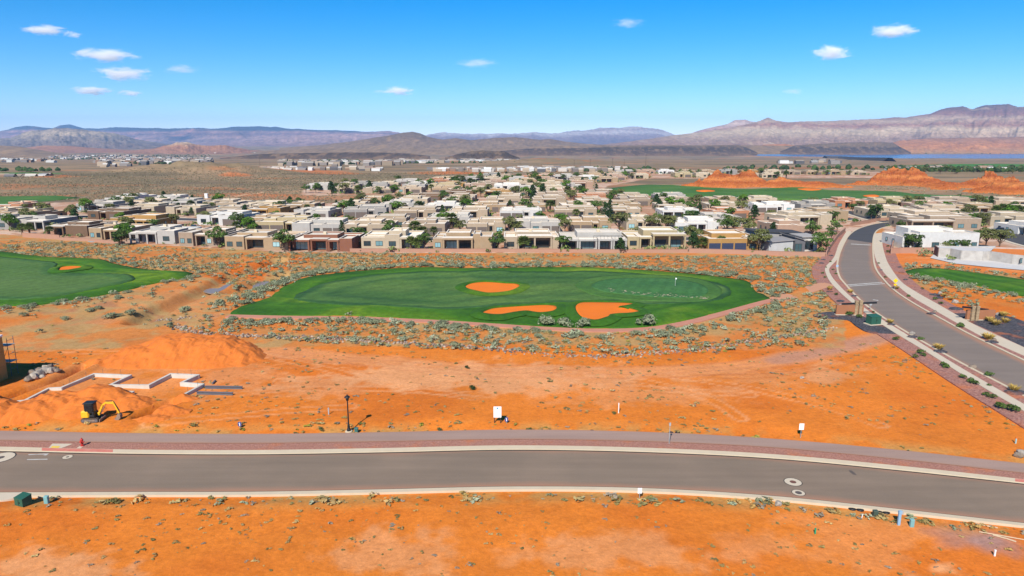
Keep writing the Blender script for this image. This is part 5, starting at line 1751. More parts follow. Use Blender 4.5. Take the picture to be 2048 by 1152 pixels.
def leaf_mat(name, c, c2, rv=0.25, sat=0.0, trans=0.25):
    m, n, l, b = nt(name)
    oi = n.new('ShaderNodeObjectInfo')
    tc = n.new('ShaderNodeTexCoord').outputs['Object']
    nz = noise_node(n, l, tc, 1.3, 3)
    col = mixc(n, l, c, c2, ramp(n, l, nz, [(0.35, 0.0), (0.65, 1.0)]))
    col = mixc(n, l, col, ramp(n, l, oi.outputs['Random'], [(0, (1 - rv, 1 - rv, 1 - rv * 1.1)), (1, (1 + rv * .8, 1 + rv * .7, 1 + rv * .5))]), 1, 'MULTIPLY')
    l.new(col, b.inputs['Base Color'])
    b.inputs['Roughness'].default_value = 0.7
    b.inputs['Specular IOR Level'].default_value = 0.2
    tr = n.new('ShaderNodeBsdfTranslucent')
    l.new(col, tr.inputs['Color'])
    ms = n.new('ShaderNodeMixShader')
    ms.inputs[0].default_value = trans
    l.new(b.outputs[0], ms.inputs[1])
    l.new(tr.outputs[0], ms.inputs[2])
    l.new(ms.outputs[0], n['Material Output'].inputs[0])
    return m


M_SAGE = leaf_mat('sage_leaf', (0.275, 0.305, 0.19), (0.2, 0.225, 0.13), 0.2)
M_OLIVE = leaf_mat('olive_leaf', (0.17, 0.18, 0.06), (0.12, 0.135, 0.045))
M_BRIGHT = leaf_mat('bright_leaf', (0.10, 0.20, 0.02), (0.06, 0.13, 0.015))
M_DKGREEN = leaf_mat('dark_leaf', (0.035, 0.075, 0.018), (0.022, 0.05, 0.014))
M_MIDGREEN = leaf_mat('mid_leaf', (0.095, 0.155, 0.032), (0.06, 0.11, 0.024))
M_PALM = leaf_mat('palm_leaf', (0.15, 0.19, 0.045), (0.09, 0.13, 0.03))
M_GOLD = leaf_mat('golden_grass', (0.52, 0.36, 0.1), (0.38, 0.27, 0.07), .15)
M_WEED = leaf_mat('dry_weed', (0.30, 0.24, 0.10), (0.2, 0.18, 0.06))
M_BARK = mat('bark', (0.12, 0.08, 0.055), .95, scale=4)

# ---- tree plans
def tree_plan(kind, seed):
    r = random.Random(seed)
    root_parts = {}
    tm = MB()
    if kind in ('olive', 'bright', 'mid'):
        H = 5.2
        tm.tube([(0, 0, -.3), (.05, 0, .8), (.1, .05, 1.6)], [.2, .15, .12], 7)
        cs, rs, ns = [], [], []
        for k in range(9):
            a = k * 2.4 + r.uniform(-.3, .3)
            q = r.uniform(.7, 1.8) if k else 0
            z = r.uniform(2.3, 4.3) if k else 4.2
            c = (q * math.cos(a), q * math.sin(a), z)
            tm.tube([(.1, .05, 1.5), (c[0] * .55, c[1] * .55, 1.5 + (z - 1.5) * .6), c], [.09, .06, .025], 5)
            cs.append(c); rs.append(r.uniform(.75, 1.25)); ns.append(95)
        V, F = leaf_cloud(cs, rs, ns, .24, seed, .3, .8)
        mt = {'olive': M_OLIVE, 'bright': M_BRIGHT, 'mid': M_MIDGREEN}[kind]
    elif kind == 'cypress':
        H = 7
        tm.tube([(0, 0, -.3), (0, 0, 6)], [.2, .05], 6)
        cs = [(r.uniform(-.25, .25), r.uniform(-.25, .25), .9 + k * .72) for k in range(9)]
        rs = [1.25 * (1 - (k / 9.5) ** 1.6) + .25 for k in range(9)]
        V, F = leaf_cloud(cs, rs, [110] * 9, .24, seed, .5, 1.0)
        mt = M_DKGREEN
    elif kind == 'dark':
        H = 7
        tm.tube([(0, 0, -.3), (0, 0, 1.8), (.1, 0, 4.5)], [.26, .2, .08], 7)
        cs, rs, ns = [], [], []
        for k in range(13):
            a = k * 2.4
            z = 1.7 + 4.6 * (k / 13)
            q = 1.7 * (1 - (k / 15)) * r.uniform(.6, 1)
            cs.append((q * math.cos(a), q * math.sin(a), z)); rs.append(r.uniform(1.0, 1.45) * (1 - k / 26)); ns.append(95)
            tm.tube([(0, 0, z * .6), cs[-1]], [.07, .02], 4)
        V, F = leaf_cloud(cs, rs, ns, .26, seed, .3, .85)
        mt = M_DKGREEN
    elif kind == 'palm':
        H = 4.5
        tm.tube([(0, 0, -.3), (.05, 0, 1), (.05, .03, 2.6)], [.34, .3, .26], 8)
        VV, FF = [], []
        for k in range(34):
            a = k * 2.399
            el = 1.25 - 1.75 * (k / 34)
            d = Vector((math.cos(a) * math.cos(el), math.sin(a) * math.cos(el), math.sin(el)))
            base = Vector((.05, .03, 2.6))
            st = base + d * .75
            side = d.cross(Vector((0, 0, 1))).normalized()
            upv = side.cross(d).normalized()
            # fan: petiole and a spread of blades
            for j in range(7):
                ang = (j - 3) * .33
                dd = (d * math.cos(ang) + side * math.sin(ang)).normalized()
                L = 1.25 * (1 - .1 * abs(j - 3))
                tip = st + dd * L - Vector((0, 0, .22 * L))
                w = upv * .02 + side * .09
                o = len(VV)
                mid = st + dd * L * .5
                VV += [st, mid + dd.cross(upv) * .13, tip, mid - dd.cross(upv) * .13]
                FF.append((o, o + 1, o + 2, o + 3))
            o = len(VV)
            VV += [base - side * .03, base + side * .03, st + side * .03, st - side * .03]
            FF.append((o, o + 1, o + 2, o + 3))
        V, F = np.array([tuple(v) for v in VV]), np.array(FF)
        mt = M_PALM
    return tm.mesh('trunk', M_BARK), np_mesh('crown', V, F, mt), H


PLANS = {}
for kind, n in (('olive', 3), ('bright', 2), ('mid', 3), ('cypress', 2), ('dark', 2), ('palm', 2)):
    PLANS[kind] = [tree_plan(kind, 100 + 7 * i + len(kind)) for i in range(n)]
LOOK = {'olive': 'olive green desert tree', 'bright': 'bright green tree', 'mid': 'leafy green tree', 'cypress': 'dark narrow conifer', 'dark': 'dark dense evergreen', 'palm': 'fan palm'}
TREES = []


def tree(kind, x, y, h, label, z=0.0, wide=1.0):
    tm, cm, H = rnd.choice(PLANS[kind])
    s = h / H
    o = empty('palm_tree' if kind == 'palm' else 'tree', (x, y, z), rnd.uniform(0, 6.28))
    o.scale = (s * wide, s * wide, s)
    link('trunk', tm, o)
    link('crown', cm, o)
    TREES.append((o, label, x, y, kind))
    return o


def where(x, y):
    best, bd = None, 1e9
    for (hx, hy, w, d, s) in HOUSES:
        if not s:
            continue
        dd = math.hypot(max(abs(x - hx) - w, 0), max(hy - y, y - hy - d, 0))
        if dd < bd:
            bd, best = dd, (hx, hy, w, d, s)
    hx, hy, w, d, s = best
    rel = 'in front of' if y < hy - .5 else 'behind' if y > hy + d * .8 else 'left of' if x < hx else 'right of'
    return rel + ' the ' + s


NAMED = [('dark', 703, 432, 8.5), ('dark', 640, 428, 5), ('bright', 886, 451, 6.0), ('olive', 1238, 468, 8.0), ('cypress', 1210, 443, 8), ('cypress', 1219, 437, 8), ('bright', 1342, 421, 7.0), ('bright', 1362, 421, 6), ('dark', 1318, 421, 6), ('dark', 1508, 440, 7.0),
         ('olive', 1332, 464, 6.5), ('olive', 1383, 490, 6.5), ('olive', 1495, 474, 7.0), ('olive', 1465, 465, 6), ('mid', 1455, 460, 6), ('palm', 822, 498, 4.6), ('palm', 836, 499, 4.4), ('mid', 850, 498, 5.2), ('palm', 868, 474, 4.2), ('palm', 848, 474, 4.2), ('palm', 1406, 501, 4.6), ('palm', 1442, 500, 5.0),
         ('mid', 996, 501, 5.6), ('olive', 920, 468, 5.2), ('olive', 775, 469, 5.4), ('bright', 632, 447, 4.2), ('olive', 1034, 468, 5), ('olive', 1130, 466, 5.2), ('bright', 1080, 442, 4.4), ('mid', 1062, 430, 5.5), ('olive', 90, 436, 7), ('olive', 143, 436, 6), ('dark', 265, 424, 6), ('bright', 245, 451, 5.5), ('mid', 250, 476, 5.6),
         ('palm', 474, 468, 5.2), ('palm', 60, 470, 4.8), ('palm', 45, 468, 4.4), ('palm', 100, 472, 4), ('palm', 352, 417, 5), ('palm', 382, 420, 5.4), ('palm', 412, 423, 5), ('palm', 425, 424, 5), ('palm', 615, 428, 5), ('dark', 384, 431, 4), ('olive', 305, 419, 6.5), ('olive', 415, 447, 5.2), ('olive', 347, 452, 5), ('palm', 1816, 501, 4), ('cypress', 1836, 503, 5.0),
         ('palm', 1990, 437, 6.5), ('palm', 2003, 436, 7), ('palm', 2016, 437, 6.4), ('palm', 2032, 438, 6.8), ('palm', 2050, 438, 6.4), ('palm', 1962, 452, 4.6), ('bright', 1950, 450, 5), ('olive', 1970, 496, 6.5), ('olive', 1998, 500, 6.8), ('mid', 1958, 486, 4.5), ('palm', 1955, 480, 3.8), ('mid', 1900, 505, 4.0), ('mid', 1925, 507, 4.4), ('olive', 1892, 506, 3.2), ('mid', 1800, 458, 3.6), ('mid', 1912, 438, 4), ('cypress', 1915, 445, 4.2), ('dark', 1980, 416, 6.5), ('olive', 1956, 417, 7), ('olive', 1838, 415, 6), ('dark', 1545, 470, 5), ('mid', 1674, 463, 3.6), ('mid', 1662, 480, 3.4), ('mid', 1660, 468, 3.2), ('mid', 1652, 500, 2.6), ('olive', 1720, 420, 4.6), ('mid', 1705, 425, 4.4),
         ('dark', 663, 387, 8.5), ('dark', 740, 384, 8), ('mid', 612, 386, 6), ('mid', 632, 386, 5.5), ('bright', 790, 391, 7), ('palm', 716, 391, 7), ('dark', 698, 383, 5), ('dark', 997, 363, 8), ('mid', 1037, 360, 6), ('dark', 920, 373, 5), ('dark', 1065, 394, 8), ('dark', 1085, 393, 8.5), ('bright', 1052, 396, 7), ('mid', 1030, 392, 6), ('palm', 1135, 393, 7), ('mid', 1160, 393, 7), ('mid', 935, 391, 6), ('mid', 915, 391, 6), ('olive', 720, 411, 6), ('olive', 780, 411, 6), ('mid', 600, 417, 5.5), ('mid', 582, 418, 5), ('bright', 555, 439, 4)]
for kind, a, b, h in NAMED:
    x, y = G(a, b)
    tree(kind, x, y, h, None, 0, 1.0 if kind in ('palm', 'cypress') else 1.12)
# one or two garden trees per plot
for (hx, hy, w, d, s) in list(HOUSES):
    if not s or rnd.random() < .12:
        continue
    for q in range(1 if rnd.random() < .5 else 2):
        x = hx + rnd.choice((-1, 1)) * (w + rnd.uniform(.8, 2.4)) if rnd.random() < .6 else hx + rnd.uniform(-w, w)
        y = hy - rnd.uniform(1.5, 5) if rnd.random() < .6 else hy + d + rnd.uniform(1.5, 4)
        if y < 205 or pip(np.array([x]), np.array([y]), RR_POLY)[0] or pip(np.array([x]), np.array([y]), GREEN_FAR)[0]:
            continue
        if any(abs(x - a) < b + .6 and c - .6 < y < c + e + .6 for a, c, b, e, _ in HOUSES):
            continue
        kind = rnd.choices(['olive', 'mid', 'bright', 'dark', 'palm', 'cypress'], [26, 34, 16, 11, 9, 4])[0]
        tree(kind, x, y, rnd.uniform(4.0, 7.2), None, 0, 1.12)
# trees beyond the outcrops
for k in range(46):
    a, b = rnd.uniform(1730, 2100), rnd.uniform(343, 351)
    x, y = G(a, b)
    tree(rnd.choice(['dark', 'mid', 'mid', 'olive']), x, y, rnd.uniform(4.5, 8), 'FAR')
seen = {}
for o, lb, x, y, kind in TREES:
    l_ = LOOK[kind] + (' in the belt behind the sandstone crag' if lb == 'FAR' else ' ' + where(x, y))
    seen.setdefault(l_, []).append((x, o))
for l_, lst in seen.items():
    lst.sort(key=lambda t: t[0])
    for i, (x, o) in enumerate(lst):
        l2 = l_ if len(lst) == 1 else l_ + ', ' + ORD[min(i, 33)] + ' from left'
        w_ = l2.split()
        tag(o, ' '.join(w_[:16]) if len(w_) > 16 else l2, 'palm' if o.name.startswith('palm') else 'tree', 'trees of the neighbourhood')


# ---- shrubs: plans and mass planting
def shrub_plan(seed, n, lumps, size, flat=.75):
    r = random.Random(seed)
    cs = [(0, 0, .42)] + [(r.uniform(-.5, .5), r.uniform(-.5, .5), r.uniform(.22, .5)) for _ in range(lumps - 1)]
    rs = [.55] + [r.uniform(.3, .45) for _ in range(lumps - 1)]
    V, F = leaf_cloud(cs, rs, [n // lumps] * lumps, size, seed, .35, flat)
    V[:, 2] = np.maximum(V[:, 2], -.05)
    return V, F


def tuft_plan(seed, n, h=1.0, spread=.55):
    r = np.random.RandomState(seed)
    V = []
    for k in range(n):
        a, q = r.uniform(0, 6.28), r.uniform(.05, .25)
        b = np.array([q * math.cos(a), q * math.sin(a), 0])
        t = b + np.array([math.cos(a) * spread * r.uniform(.4, 1.2), math.sin(a) * spread * r.uniform(.4, 1.2), h * r.uniform(.5, 1)])
        s = np.array([-math.sin(a), math.cos(a), 0]) * .09
        m_ = (b + t) / 2 + np.array([0, 0, h * .12])
        V += [b, m_ + s, t, m_ - s]
    return np.array(V), np.arange(len(V)).reshape(-1, 4)


SAGE_HI = [shrub_plan(300 + i, 320, 8, .105) for i in range(4)]
SAGE_LO = [shrub_plan(320 + i, 36, 4, .2) for i in range(4)]
DOT = [shrub_plan(340 + i, 6, 1, .55) for i in range(3)]
TUFT = [tuft_plan(360 + i, 12) for i in range(4)]
WEED = [shrub_plan(380 + i, 18, 3, .3, .6) for i in range(4)]

M_SHRUBMASS = attr_mat('shrub_mass', .9)
PARK = [GREEN_MAIN, GREEN_LEFT, GREEN_RIGHT, GREEN_FAR, GREEN_TOPLEFT, RR_POLY, CHAR_L, CHAR_R]
CARTP = cp


def allowed(x, y, hood=False):
    px, py = project(x, y)
    ok = np.ones(len(x), bool)
    for P in PARK:
        ok &= ~pip(x, y, P)
    if not hood:
        ok &= ~pip(x, y, HOOD)
    yt, yo = hermite(px, L_PATH), hermite(px, L_OUTER)
    ok &= ~((py > yt - 1.0) & (py < yo + 1.5))
    ok &= dist_line(x, y, CARTP) > 1.6
    return ok


def region(px_poly, dens, seed, clump=14, thr=.42, hood=False):
    P = np.array([G(a, b) for a, b in px_poly])
    r = np.random.RandomState(seed)
    lo, hi = P.min(0), P.max(0)
    n = int((hi - lo).prod() * dens)
    x, y = r.uniform(lo[0], hi[0], n), r.uniform(lo[1], hi[1], n)
    k = pip(x, y, P)
    x, y = x[k], y[k]
    k = allowed(x, y, hood)
    if thr is not None:
        k &= fbm(x / clump, y / clump, 3, seed) > thr - .12 * r.uniform(-1, 1, len(x))
    return x[k], y[k]


def mass(name, plans, sets, label, mt=M_SHRUBMASS):
    """sets: list of (x, y, size array, flatness, colours list)"""
    VV, FF, CC, off = [], [], [], 0
    r = np.random.RandomState(len(label))
    for (x, y, s, fl, cols) in sets:
        if not len(x):
            continue
        z = terrain_h(x, y)
        cols = np.array(cols)
        which = r.randint(0, len(plans), len(x))
        for pi, (V, F) in enumerate(plans):
            k = np.nonzero(which == pi)[0]
            if not len(k):
                continue
            a = r.uniform(0, 6.28, len(k))
            ca, sa = np.cos(a)[:, None], np.sin(a)[:, None]
            sx = s[k][:, None] * r.uniform(.85, 1.2, (len(k), 1))
            sz = s[k][:, None] * fl * r.uniform(.75, 1.25, (len(k), 1))
            X = (V[None, :, 0] * ca - V[None, :, 1] * sa) * sx + x[k][:, None]
            Y = (V[None, :, 0] * sa + V[None, :, 1] * ca) * sx + y[k][:, None]
            Z = V[None, :, 2] * sz + z[k][:, None]
            VV.append(np.stack([X, Y, Z], -1).reshape(-1, 3))
            m_, nv = len(k), len(V)
            FF.append((F[None] + (np.arange(m_) * nv)[:, None, None] + off).reshape(-1, 4))
            off += m_ * nv
            c = cols[r.randint(0, len(cols), m_)] * r.uniform(.75, 1.2, (m_, 1))
            CC.append(np.repeat(c, nv, 0) * r.uniform(.9, 1.1, (m_ * nv, 1)))
    return struct(link(name, np_mesh(name, np.vstack(VV), np.vstack(FF), mt, False, np.vstack(CC))), 'stuff', label)


SAGEC = [(.245, .27, .165), (.215, .235, .135), (.27, .285, .185), (.2, .215, .12)]
OLIVEC = [(.24, .18, .06), (.29, .205, .07), (.19, .16, .06), (.31, .22, .09)]
YELC = [(.24, .23, .03), (.20, .22, .04), (.28, .24, .05)]
STRAWC = [(.4, .28, .1), (.36, .27, .12), (.33, .24, .09)]
GREYC = [(.27, .215, .15), (.23, .185, .13)]
U = lambda n, a, b: nr.uniform(a, b, n)
R1 = [(-150, 482), (250, 488), (560, 505), (1640, 514), (1652, 535), (1640, 565), (1545, 600), (1500, 560), (1300, 538), (1000, 532), (800, 532), (620, 548), (560, 575), (470, 618), (440, 612), (470, 580), (440, 556), (392, 549), (250, 535), (-150, 503)]
R2 = [(395, 640), (470, 634), (700, 634), (1000, 650), (1110, 660), (1330, 660), (1560, 602), (1655, 575), (1690, 600), (1660, 640), (1650, 690), (1500, 700), (1300, 712), (1000, 700), (700, 690), (400, 670)]
R3 = [(-150, 612), (130, 608), (330, 570), (440, 560), (480, 620), (400, 660), (-150, 672)]
R4 = [(1790, 528), (1850, 530), (2048, 548), (2300, 580), (2300, 700), (2048, 640), (1960, 622), (1880, 592), (1820, 560)]
R5 = [(1690, 384), (1760, 368), (2048, 378), (2250, 385), (2250, 400), (1850, 391), (1720, 384)]
xa, ya = region(R1, .95, 1, 16, .37)
xb, yb = region(R2, 1.0, 2, 9, .37)
xc, yc = region(R3, .07, 3, 10, .48)
xd, yd = region(R4, .5, 4, 10, .40)
xe, ye = region(R5, .06, 5, 20, .35)
half = lambda x, f, s: np.random.RandomState(s).uniform(0, 1, len(x)) < f


def split(x, y, seed, sage=.45, oliv=.35):
    u = np.random.RandomState(seed).uniform(0, 1, len(x))
    out = []
    for lo, hi, c, s0, s1, fl in ((0, sage, SAGEC, .4, 1.2, .85), (sage, sage + oliv, OLIVEC + GREYC + STRAWC, .2, .8, .6), (sage + oliv, 1, YELC + OLIVEC, .22, .7, .7)):
        k = (u >= lo) & (u < hi)
        out.append((x[k], y[k], U(int(k.sum()), s0, s1), fl, c))
    return out


rx_, ry_ = [], []
for P_r, n_r in ((GREEN_MAIN, 620), (GREEN_LEFT, 220), (GREEN_RIGHT, 170)):
    rr0 = np.random.RandomState(n_r)
    ii = rr0.randint(0, len(P_r), n_r)
    tt = np.roll(P_r, -1, 0) - np.roll(P_r, 1, 0)
    nn = np.stack([tt[:, 1], -tt[:, 0]], 1)
    nn /= np.hypot(nn[:, 0], nn[:, 1])[:, None]
    if np.sum(P_r[:, 0] * np.roll(P_r[:, 1], -1) - P_r[:, 1] * np.roll(P_r[:, 0], -1)) < 0:
        nn = -nn
    q_ = P_r[ii] + nn[ii] * (.7 + 6.5 * rr0.uniform(0, 1, n_r)[:, None] ** 1.6) + rr0.normal(0, .5, (n_r, 2))
    ok = allowed(q_[:, 0], q_[:, 1])
    rx_.append(q_[ok, 0]); ry_.append(q_[ok, 1])
rx_, ry_ = np.concatenate(rx_), np.concatenate(ry_)
mass('sagebrush_scrub', SAGE_LO, [(rx_, ry_, U(len(rx_), .5, 1.35), .85, SAGEC)] + split(xa, ya, 1, .26, .58) + split(xb, yb, 2, .34, .40) + split(xc, yc, 3, .6, .3) + split(xd, yd, 4, .5, .36), 'low sagebrush scrub scattered round the golf holes')
# scrub dots on the plain
FP = [(-300, 410), (-300, 352), (700, 346), (1150, 343), (1180, 347), (850, 362), (610, 376), (600, 390), (850, 392), (620, 410), (280, 398)]
xf, yf = region(FP, .16, 6, 60, .30)
mass('plain_scrub', DOT, [(xf, yf, U(len(xf), .5, 1.1), .55, [(.23, .2, .12), (.2, .17, .1), (.26, .22, .13), (.17, .15, .085)]), (xe, ye, U(len(xe), .5, 1.1), .6, SAGEC + OLIVEC)], 'fine desert scrub covering the plain beyond the houses')
# foreground weeds: north of the road, then south of it
FG1 = [(-120, 860), (-120, 700), (420, 690), (1000, 705), (1400, 715), (1690, 690), (1800, 690), (2048, 815), (2150, 930), (1800, 900), (1400, 870), (1024, 862), (500, 868)]
xg, yg = region(FG1, .45, 7, 10, .50)
FG2 = [(-150, 996), (500, 994), (1024, 984), (1536, 1002), (2180, 1068), (2180, 1260), (-150, 1260)]
xh, yh = region(FG2, .8, 8, 6, .48)
edge = [(0, 997), (500, 995), (1024, 985), (1536, 1003), (2100, 1062), (2100, 1078), (1536, 1022), (1024, 1003), (500, 1012), (0, 1018)]
xi, yi = region(edge, 1.2, 9, 5, .34)
FG3 = [(-50, 858), (500, 866), (1024, 859), (1536, 876), (2100, 930), (2100, 918), (1536, 862), (1024, 845), (500, 852), (-50, 845)]
xj, yj = region(FG3, .7, 10, 6, .42)
WC = OLIVEC + GREYC + [(.36, .22, .07), (.42, .28, .11), (.34, .25, .1), (.17, .15, .05)]
keep = (yg < 200)
sz = lambda n, a, b: a + (b - a) * nr.uniform(0, 1, n) ** 1.7
mass('dry_weeds', WEED, [(xg[keep], yg[keep], sz(int(keep.sum()), .12, .55), .55, WC), (xh, yh, sz(len(xh), .08, .42), .55, WC), (xi, yi, sz(len(xi), .18, .95), .6, WC + SAGEC), (xj, yj, sz(len(xj), .18, .7), .6, WC + YELC)], 'dry weeds and grass tufts on the orange sand')
# weeds along the right slope, greener and denser
SLP = [(1700, 690), (1790, 680), (1900, 740), (2048, 826), (2120, 870), (2120, 900), (1980, 850), (1860, 780), (1760, 720)]
xk, yk = region(SLP, .35, 12, 5, .40)
mass('slope_weeds', SAGE_LO, [(xk, yk, U(len(xk), .18, .45), .7, OLIVEC + SAGEC + YELC)], 'small weeds on the slope below the left walk')

# garden shrubs in the yards
gx, gy = [], []
gr_ = np.random.RandomState(77)
for (hx, hy, w, d, s) in HOUSES:
    for q in range(11 if hy < 300 else 9):
        if gr_.uniform() < .75:
            gx.append(hx + gr_.uniform(-w - 2, w + 2)); gy.append(hy - gr_.uniform(1.0, 6.0))
        else:
            gx.append(hx + gr_.choice([-1, 1]) * (w + gr_.uniform(.5, 2))); gy.append(hy + gr_.uniform(0, d))
gx, gy = np.array(gx), np.array(gy)
ok = pip(gx, gy, HOOD)
for P in PARK:
    ok &= ~pip(gx, gy, P)
for (hx, hy, w, d, s) in HOUSES:
    ok &= ~((np.abs(gx - hx) < w + .4) & (gy > hy - .4) & (gy < hy + d + .4))
gx, gy = gx[ok], gy[ok]
mass('garden_shrubs', SAGE_LO, [(gx, gy, .6 + 2.2 * nr.uniform(0, 1, len(gx)) ** 1.8, 1.05, [(.09, .15, .03), (.12, .16, .04), (.055, .10, .02), (.16, .19, .06), (.19, .2, .09)])], 'clipped green shrubs in the yards of the houses')

# ---- three hundred sagebrush picked out one by one
HI_ME = [np_mesh('sagebrush', V, F, M_SAGE) for V, F in SAGE_HI]
nb = 0


def sagebrush(x, y, s, label, fl=.85):
    global nb
    z = float(terrain_h(np.array([x]), np.array([y]))[0])
    o = link('sagebrush', HI_ME[nb % 4], None, (x, y, z), rnd.uniform(0, 6.28))
    o.scale = (s * rnd.uniform(.85, 1.2), s, s * fl * rnd.uniform(.85, 1.15))
    tag(o, label, 'shrub', label)
    nb += 1


def mark(p, side):
    px = float(project(p[0], p[1])[0])
    if side == 'top' and px < 1640:
        best = min(HOUSES[:14], key=lambda h: abs(h[0] / h[1] - p[0] / p[1]))
        return 'below the ' + best[4].split(',')[0]
    for lim, w in ((120, 'near the left edge'), (270, 'under the left fairway tip'), (460, 'by the wash'), (600, 'at the left tip of the turf'), (760, 'left of the riprap bend'), (960, 'left of the long bunker'), (1120, 'under the long bunker'), (1260, 'under the lobed bunker'), (1400, 'right of the lobed bunker'), (1700, 'toward the dirt path'), (1880, 'near the yellow sign'), (1960, 'above the right monument')):
        if px < lim:
            return w
    return 'near the right edge'


def rim(poly, px0, px1, side, n, label, d0=.6, d1=3.0, s0=.8, s1=1.5):
    c = poly.mean(0)
    nxt = np.roll(poly, -1, 0) - np.roll(poly, 1, 0)
    nrm = np.stack([nxt[:, 1], -nxt[:, 0]], 1)
    nrm /= np.hypot(nrm[:, 0], nrm[:, 1])[:, None]
    A = np.sum(poly[:, 0] * np.roll(poly[:, 1], -1) - poly[:, 1] * np.roll(poly[:, 0], -1))
    if A < 0:
        nrm = -nrm
    px, py = project(poly[:, 0], poly[:, 1])
    k = np.nonzero((px > px0) & (px < px1) & ((nrm[:, 1] > 0.1) if side == 'top' else (nrm[:, 1] < -0.1)))[0]
    tries = 0
    done = 0
    while done < n and tries < n * 8:
        tries += 1
        i = int(rnd.choice(list(k)))
        j = (i + 1) % len(poly)
        p = poly[i] + (poly[j] - poly[i]) * rnd.random() + nrm[i] * rnd.uniform(d0, d1)
        if not allowed(np.array([p[0]]), np.array([p[1]]))[0]:
            continue
        sagebrush(p[0], p[1], rnd.uniform(s0, s1), label + ', ' + mark(p, side))
        done += 1


rim(GREEN_MAIN, 640, 1480, 'top', 92, 'sagebrush on the upper rim of the main golf hole', .6, 3.2, .9, 1.6)
rim(GREEN_MAIN, 1440, 1545, 'top', 20, 'sagebrush at the right tip of the main golf hole', .8, 6, .9, 1.6)
rim(GREEN_MAIN, 450, 660, 'top', 46, 'sagebrush on the left rim of the main golf hole', .6, 7, .9, 1.6)
rim(GREEN_MAIN, 460, 1080, 'bottom', 46, 'sagebrush below the cart path', 2.8, 5.5, .8, 1.5)
rim(GREEN_MAIN, 1080, 1520, 'bottom', 30, 'sagebrush below the right half of the cart path', 3.0, 7.5, .8, 1.5)
rim(GREEN_LEFT, 0, 390, 'top', 22, 'sagebrush on the upper rim of the left golf hole', .6, 3, .8, 1.4)
rim(GREEN_LEFT, 0, 390, 'bottom', 26, 'sagebrush on the lower rim of the left golf hole', .6, 3.4, .8, 1.4)
rim(GREEN_RIGHT, 1800, 2060, 'bottom', 22, 'sagebrush between the right walk and the turf strip', .6, 6, .8, 1.4)
for k, (a, b, s) in enumerate([(1090, 651, 2.3), (1128, 653, 2.1), (1165, 654, 2.2), (1298, 652, 2.5)]):
    x, y, z = th(a, b)
    sagebrush(x, y, s, ['big sagebrush mound left of the three by the largest bunker', 'middle sagebrush mound of the three by the largest bunker', 'sagebrush mound touching the edge of the largest bunker', 'lone big sagebrush mound right of the largest bunker'][k], 1.05)
for k, (a, b, s) in enumerate([(180, 623, 1.4), (195, 619, 1.2), (219, 637, 1.5), (235, 634, 1.2), (262, 635, 1.7), (368, 624, 1.6), (236, 597, 1.2), (303, 590, 1.1), (145, 608, 1.2), (340, 655, 1.3), (130, 640, 1.1), (45, 633, 1.2)]):
    x, y, z = th(a, b)
    sagebrush(x, y, s, 'rounded sagebrush on the bare sandy flat, ' + ['left one of a touching pair', 'right one of a touching pair', 'beside the lower gravel patch', 'tucked between two larger ones', 'largest of the lower trio', 'alone above the grey gravel', 'below the left fairway tip', 'near the wash mouth', 'close under the left turf', 'at the head of the big dirt pile', 'low on the left dirt track', 'nearest the left edge'][k])
# lone dark shrubs on the open sand
for k, (a, b, s, mt_, nm) in enumerate([(946, 779, .75, 0, 'round dark green shrub on the pale graded sand'), (934, 737, .55, 0, 'small dark shrub above the dirt track'), (1228, 828, .4, 1, 'small sage at the foot of the white post'), (1058, 861, .45, 1, 'small sage at the path edge'), (880, 862, .5, 1, 'small sage tuft right of the lamp post'), (642, 862, .5, 1, 'small sage left of the lamp post')]):
    x, y, z = th(a, b)
    V, F = SAGE_HI[k % 4]
    o = link('shrub', np_mesh('shrub', V, F, M_DKGREEN if mt_ == 0 else M_OLIVE), None, (x, y, z))
    o.scale = (s, s, s)
    tag(o, nm, 'shrub')

# ---- planted bushes and golden grasses along the entrance road
BUSH = [(1661, 525, .6), (1665, 541, .6), (1671, 549, .6), (1652, 536, .5), (1645, 548, .7), (1650, 556, .6), (1660, 577, .8), (1672, 591, .8), (1696, 632, 1.3), (1719, 636, 1.0), (1793, 681, .9), (1838, 708, 1.1), (1848, 713, .8), (1831, 716, .8), (1886, 733, 1.0), (1892, 736, .9), (1923, 757, .9), (1942, 765, .9), (1950, 770, .9), (1841, 681, .9), (1977, 753, 1.0), (1978, 773, .5), (2000, 818, 1.2), (1985, 798, .9), (1971, 793, .8), (2025, 824, 1.3), (1844, 579, .7), (1870, 600, .9), (1882, 609, .8), (1921, 655, 1.2), (1757, 528, .6), (1770, 556, .6), (1817, 594, .7), (1775, 505, 1.0), (1776, 494, .8), (1774, 480, .6), (1774, 472, .6), (1747, 626, .5)]
B_ME = [np_mesh('planted_bush', *shrub_plan(400 + i, 150, 5, .15, .85), M_MIDGREEN) for i in range(3)]
byl = {}
for a, b, s in BUSH:
    x, y = G(a, b)
    o = link('planted_bush', B_ME[rnd.randrange(3)], None, (x, y, .08), rnd.uniform(0, 6))
    o.scale = (s * .85, s * .85, s * .8)
    side = 'outside the left walk of the entrance road' if a < 1760 and b < 640 and a < 1700 else 'in the charcoal bed by the left monument' if 1690 < a < 1725 else 'beside the left walk of the entrance road' if (b > 640 and a < 2030 and b > 0.42 * a - 110) else 'beside the right walk of the entrance road'
    byl.setdefault(side, []).append((b, o))
for sd, lst in byl.items():
    lst.sort(key=lambda t: t[0])
    for i, (b, o) in enumerate(lst):
        tag(o, 'green bush ' + sd + ', ' + ORD[i] + ' from the top', 'bush', 'bushes planted along the entrance road')
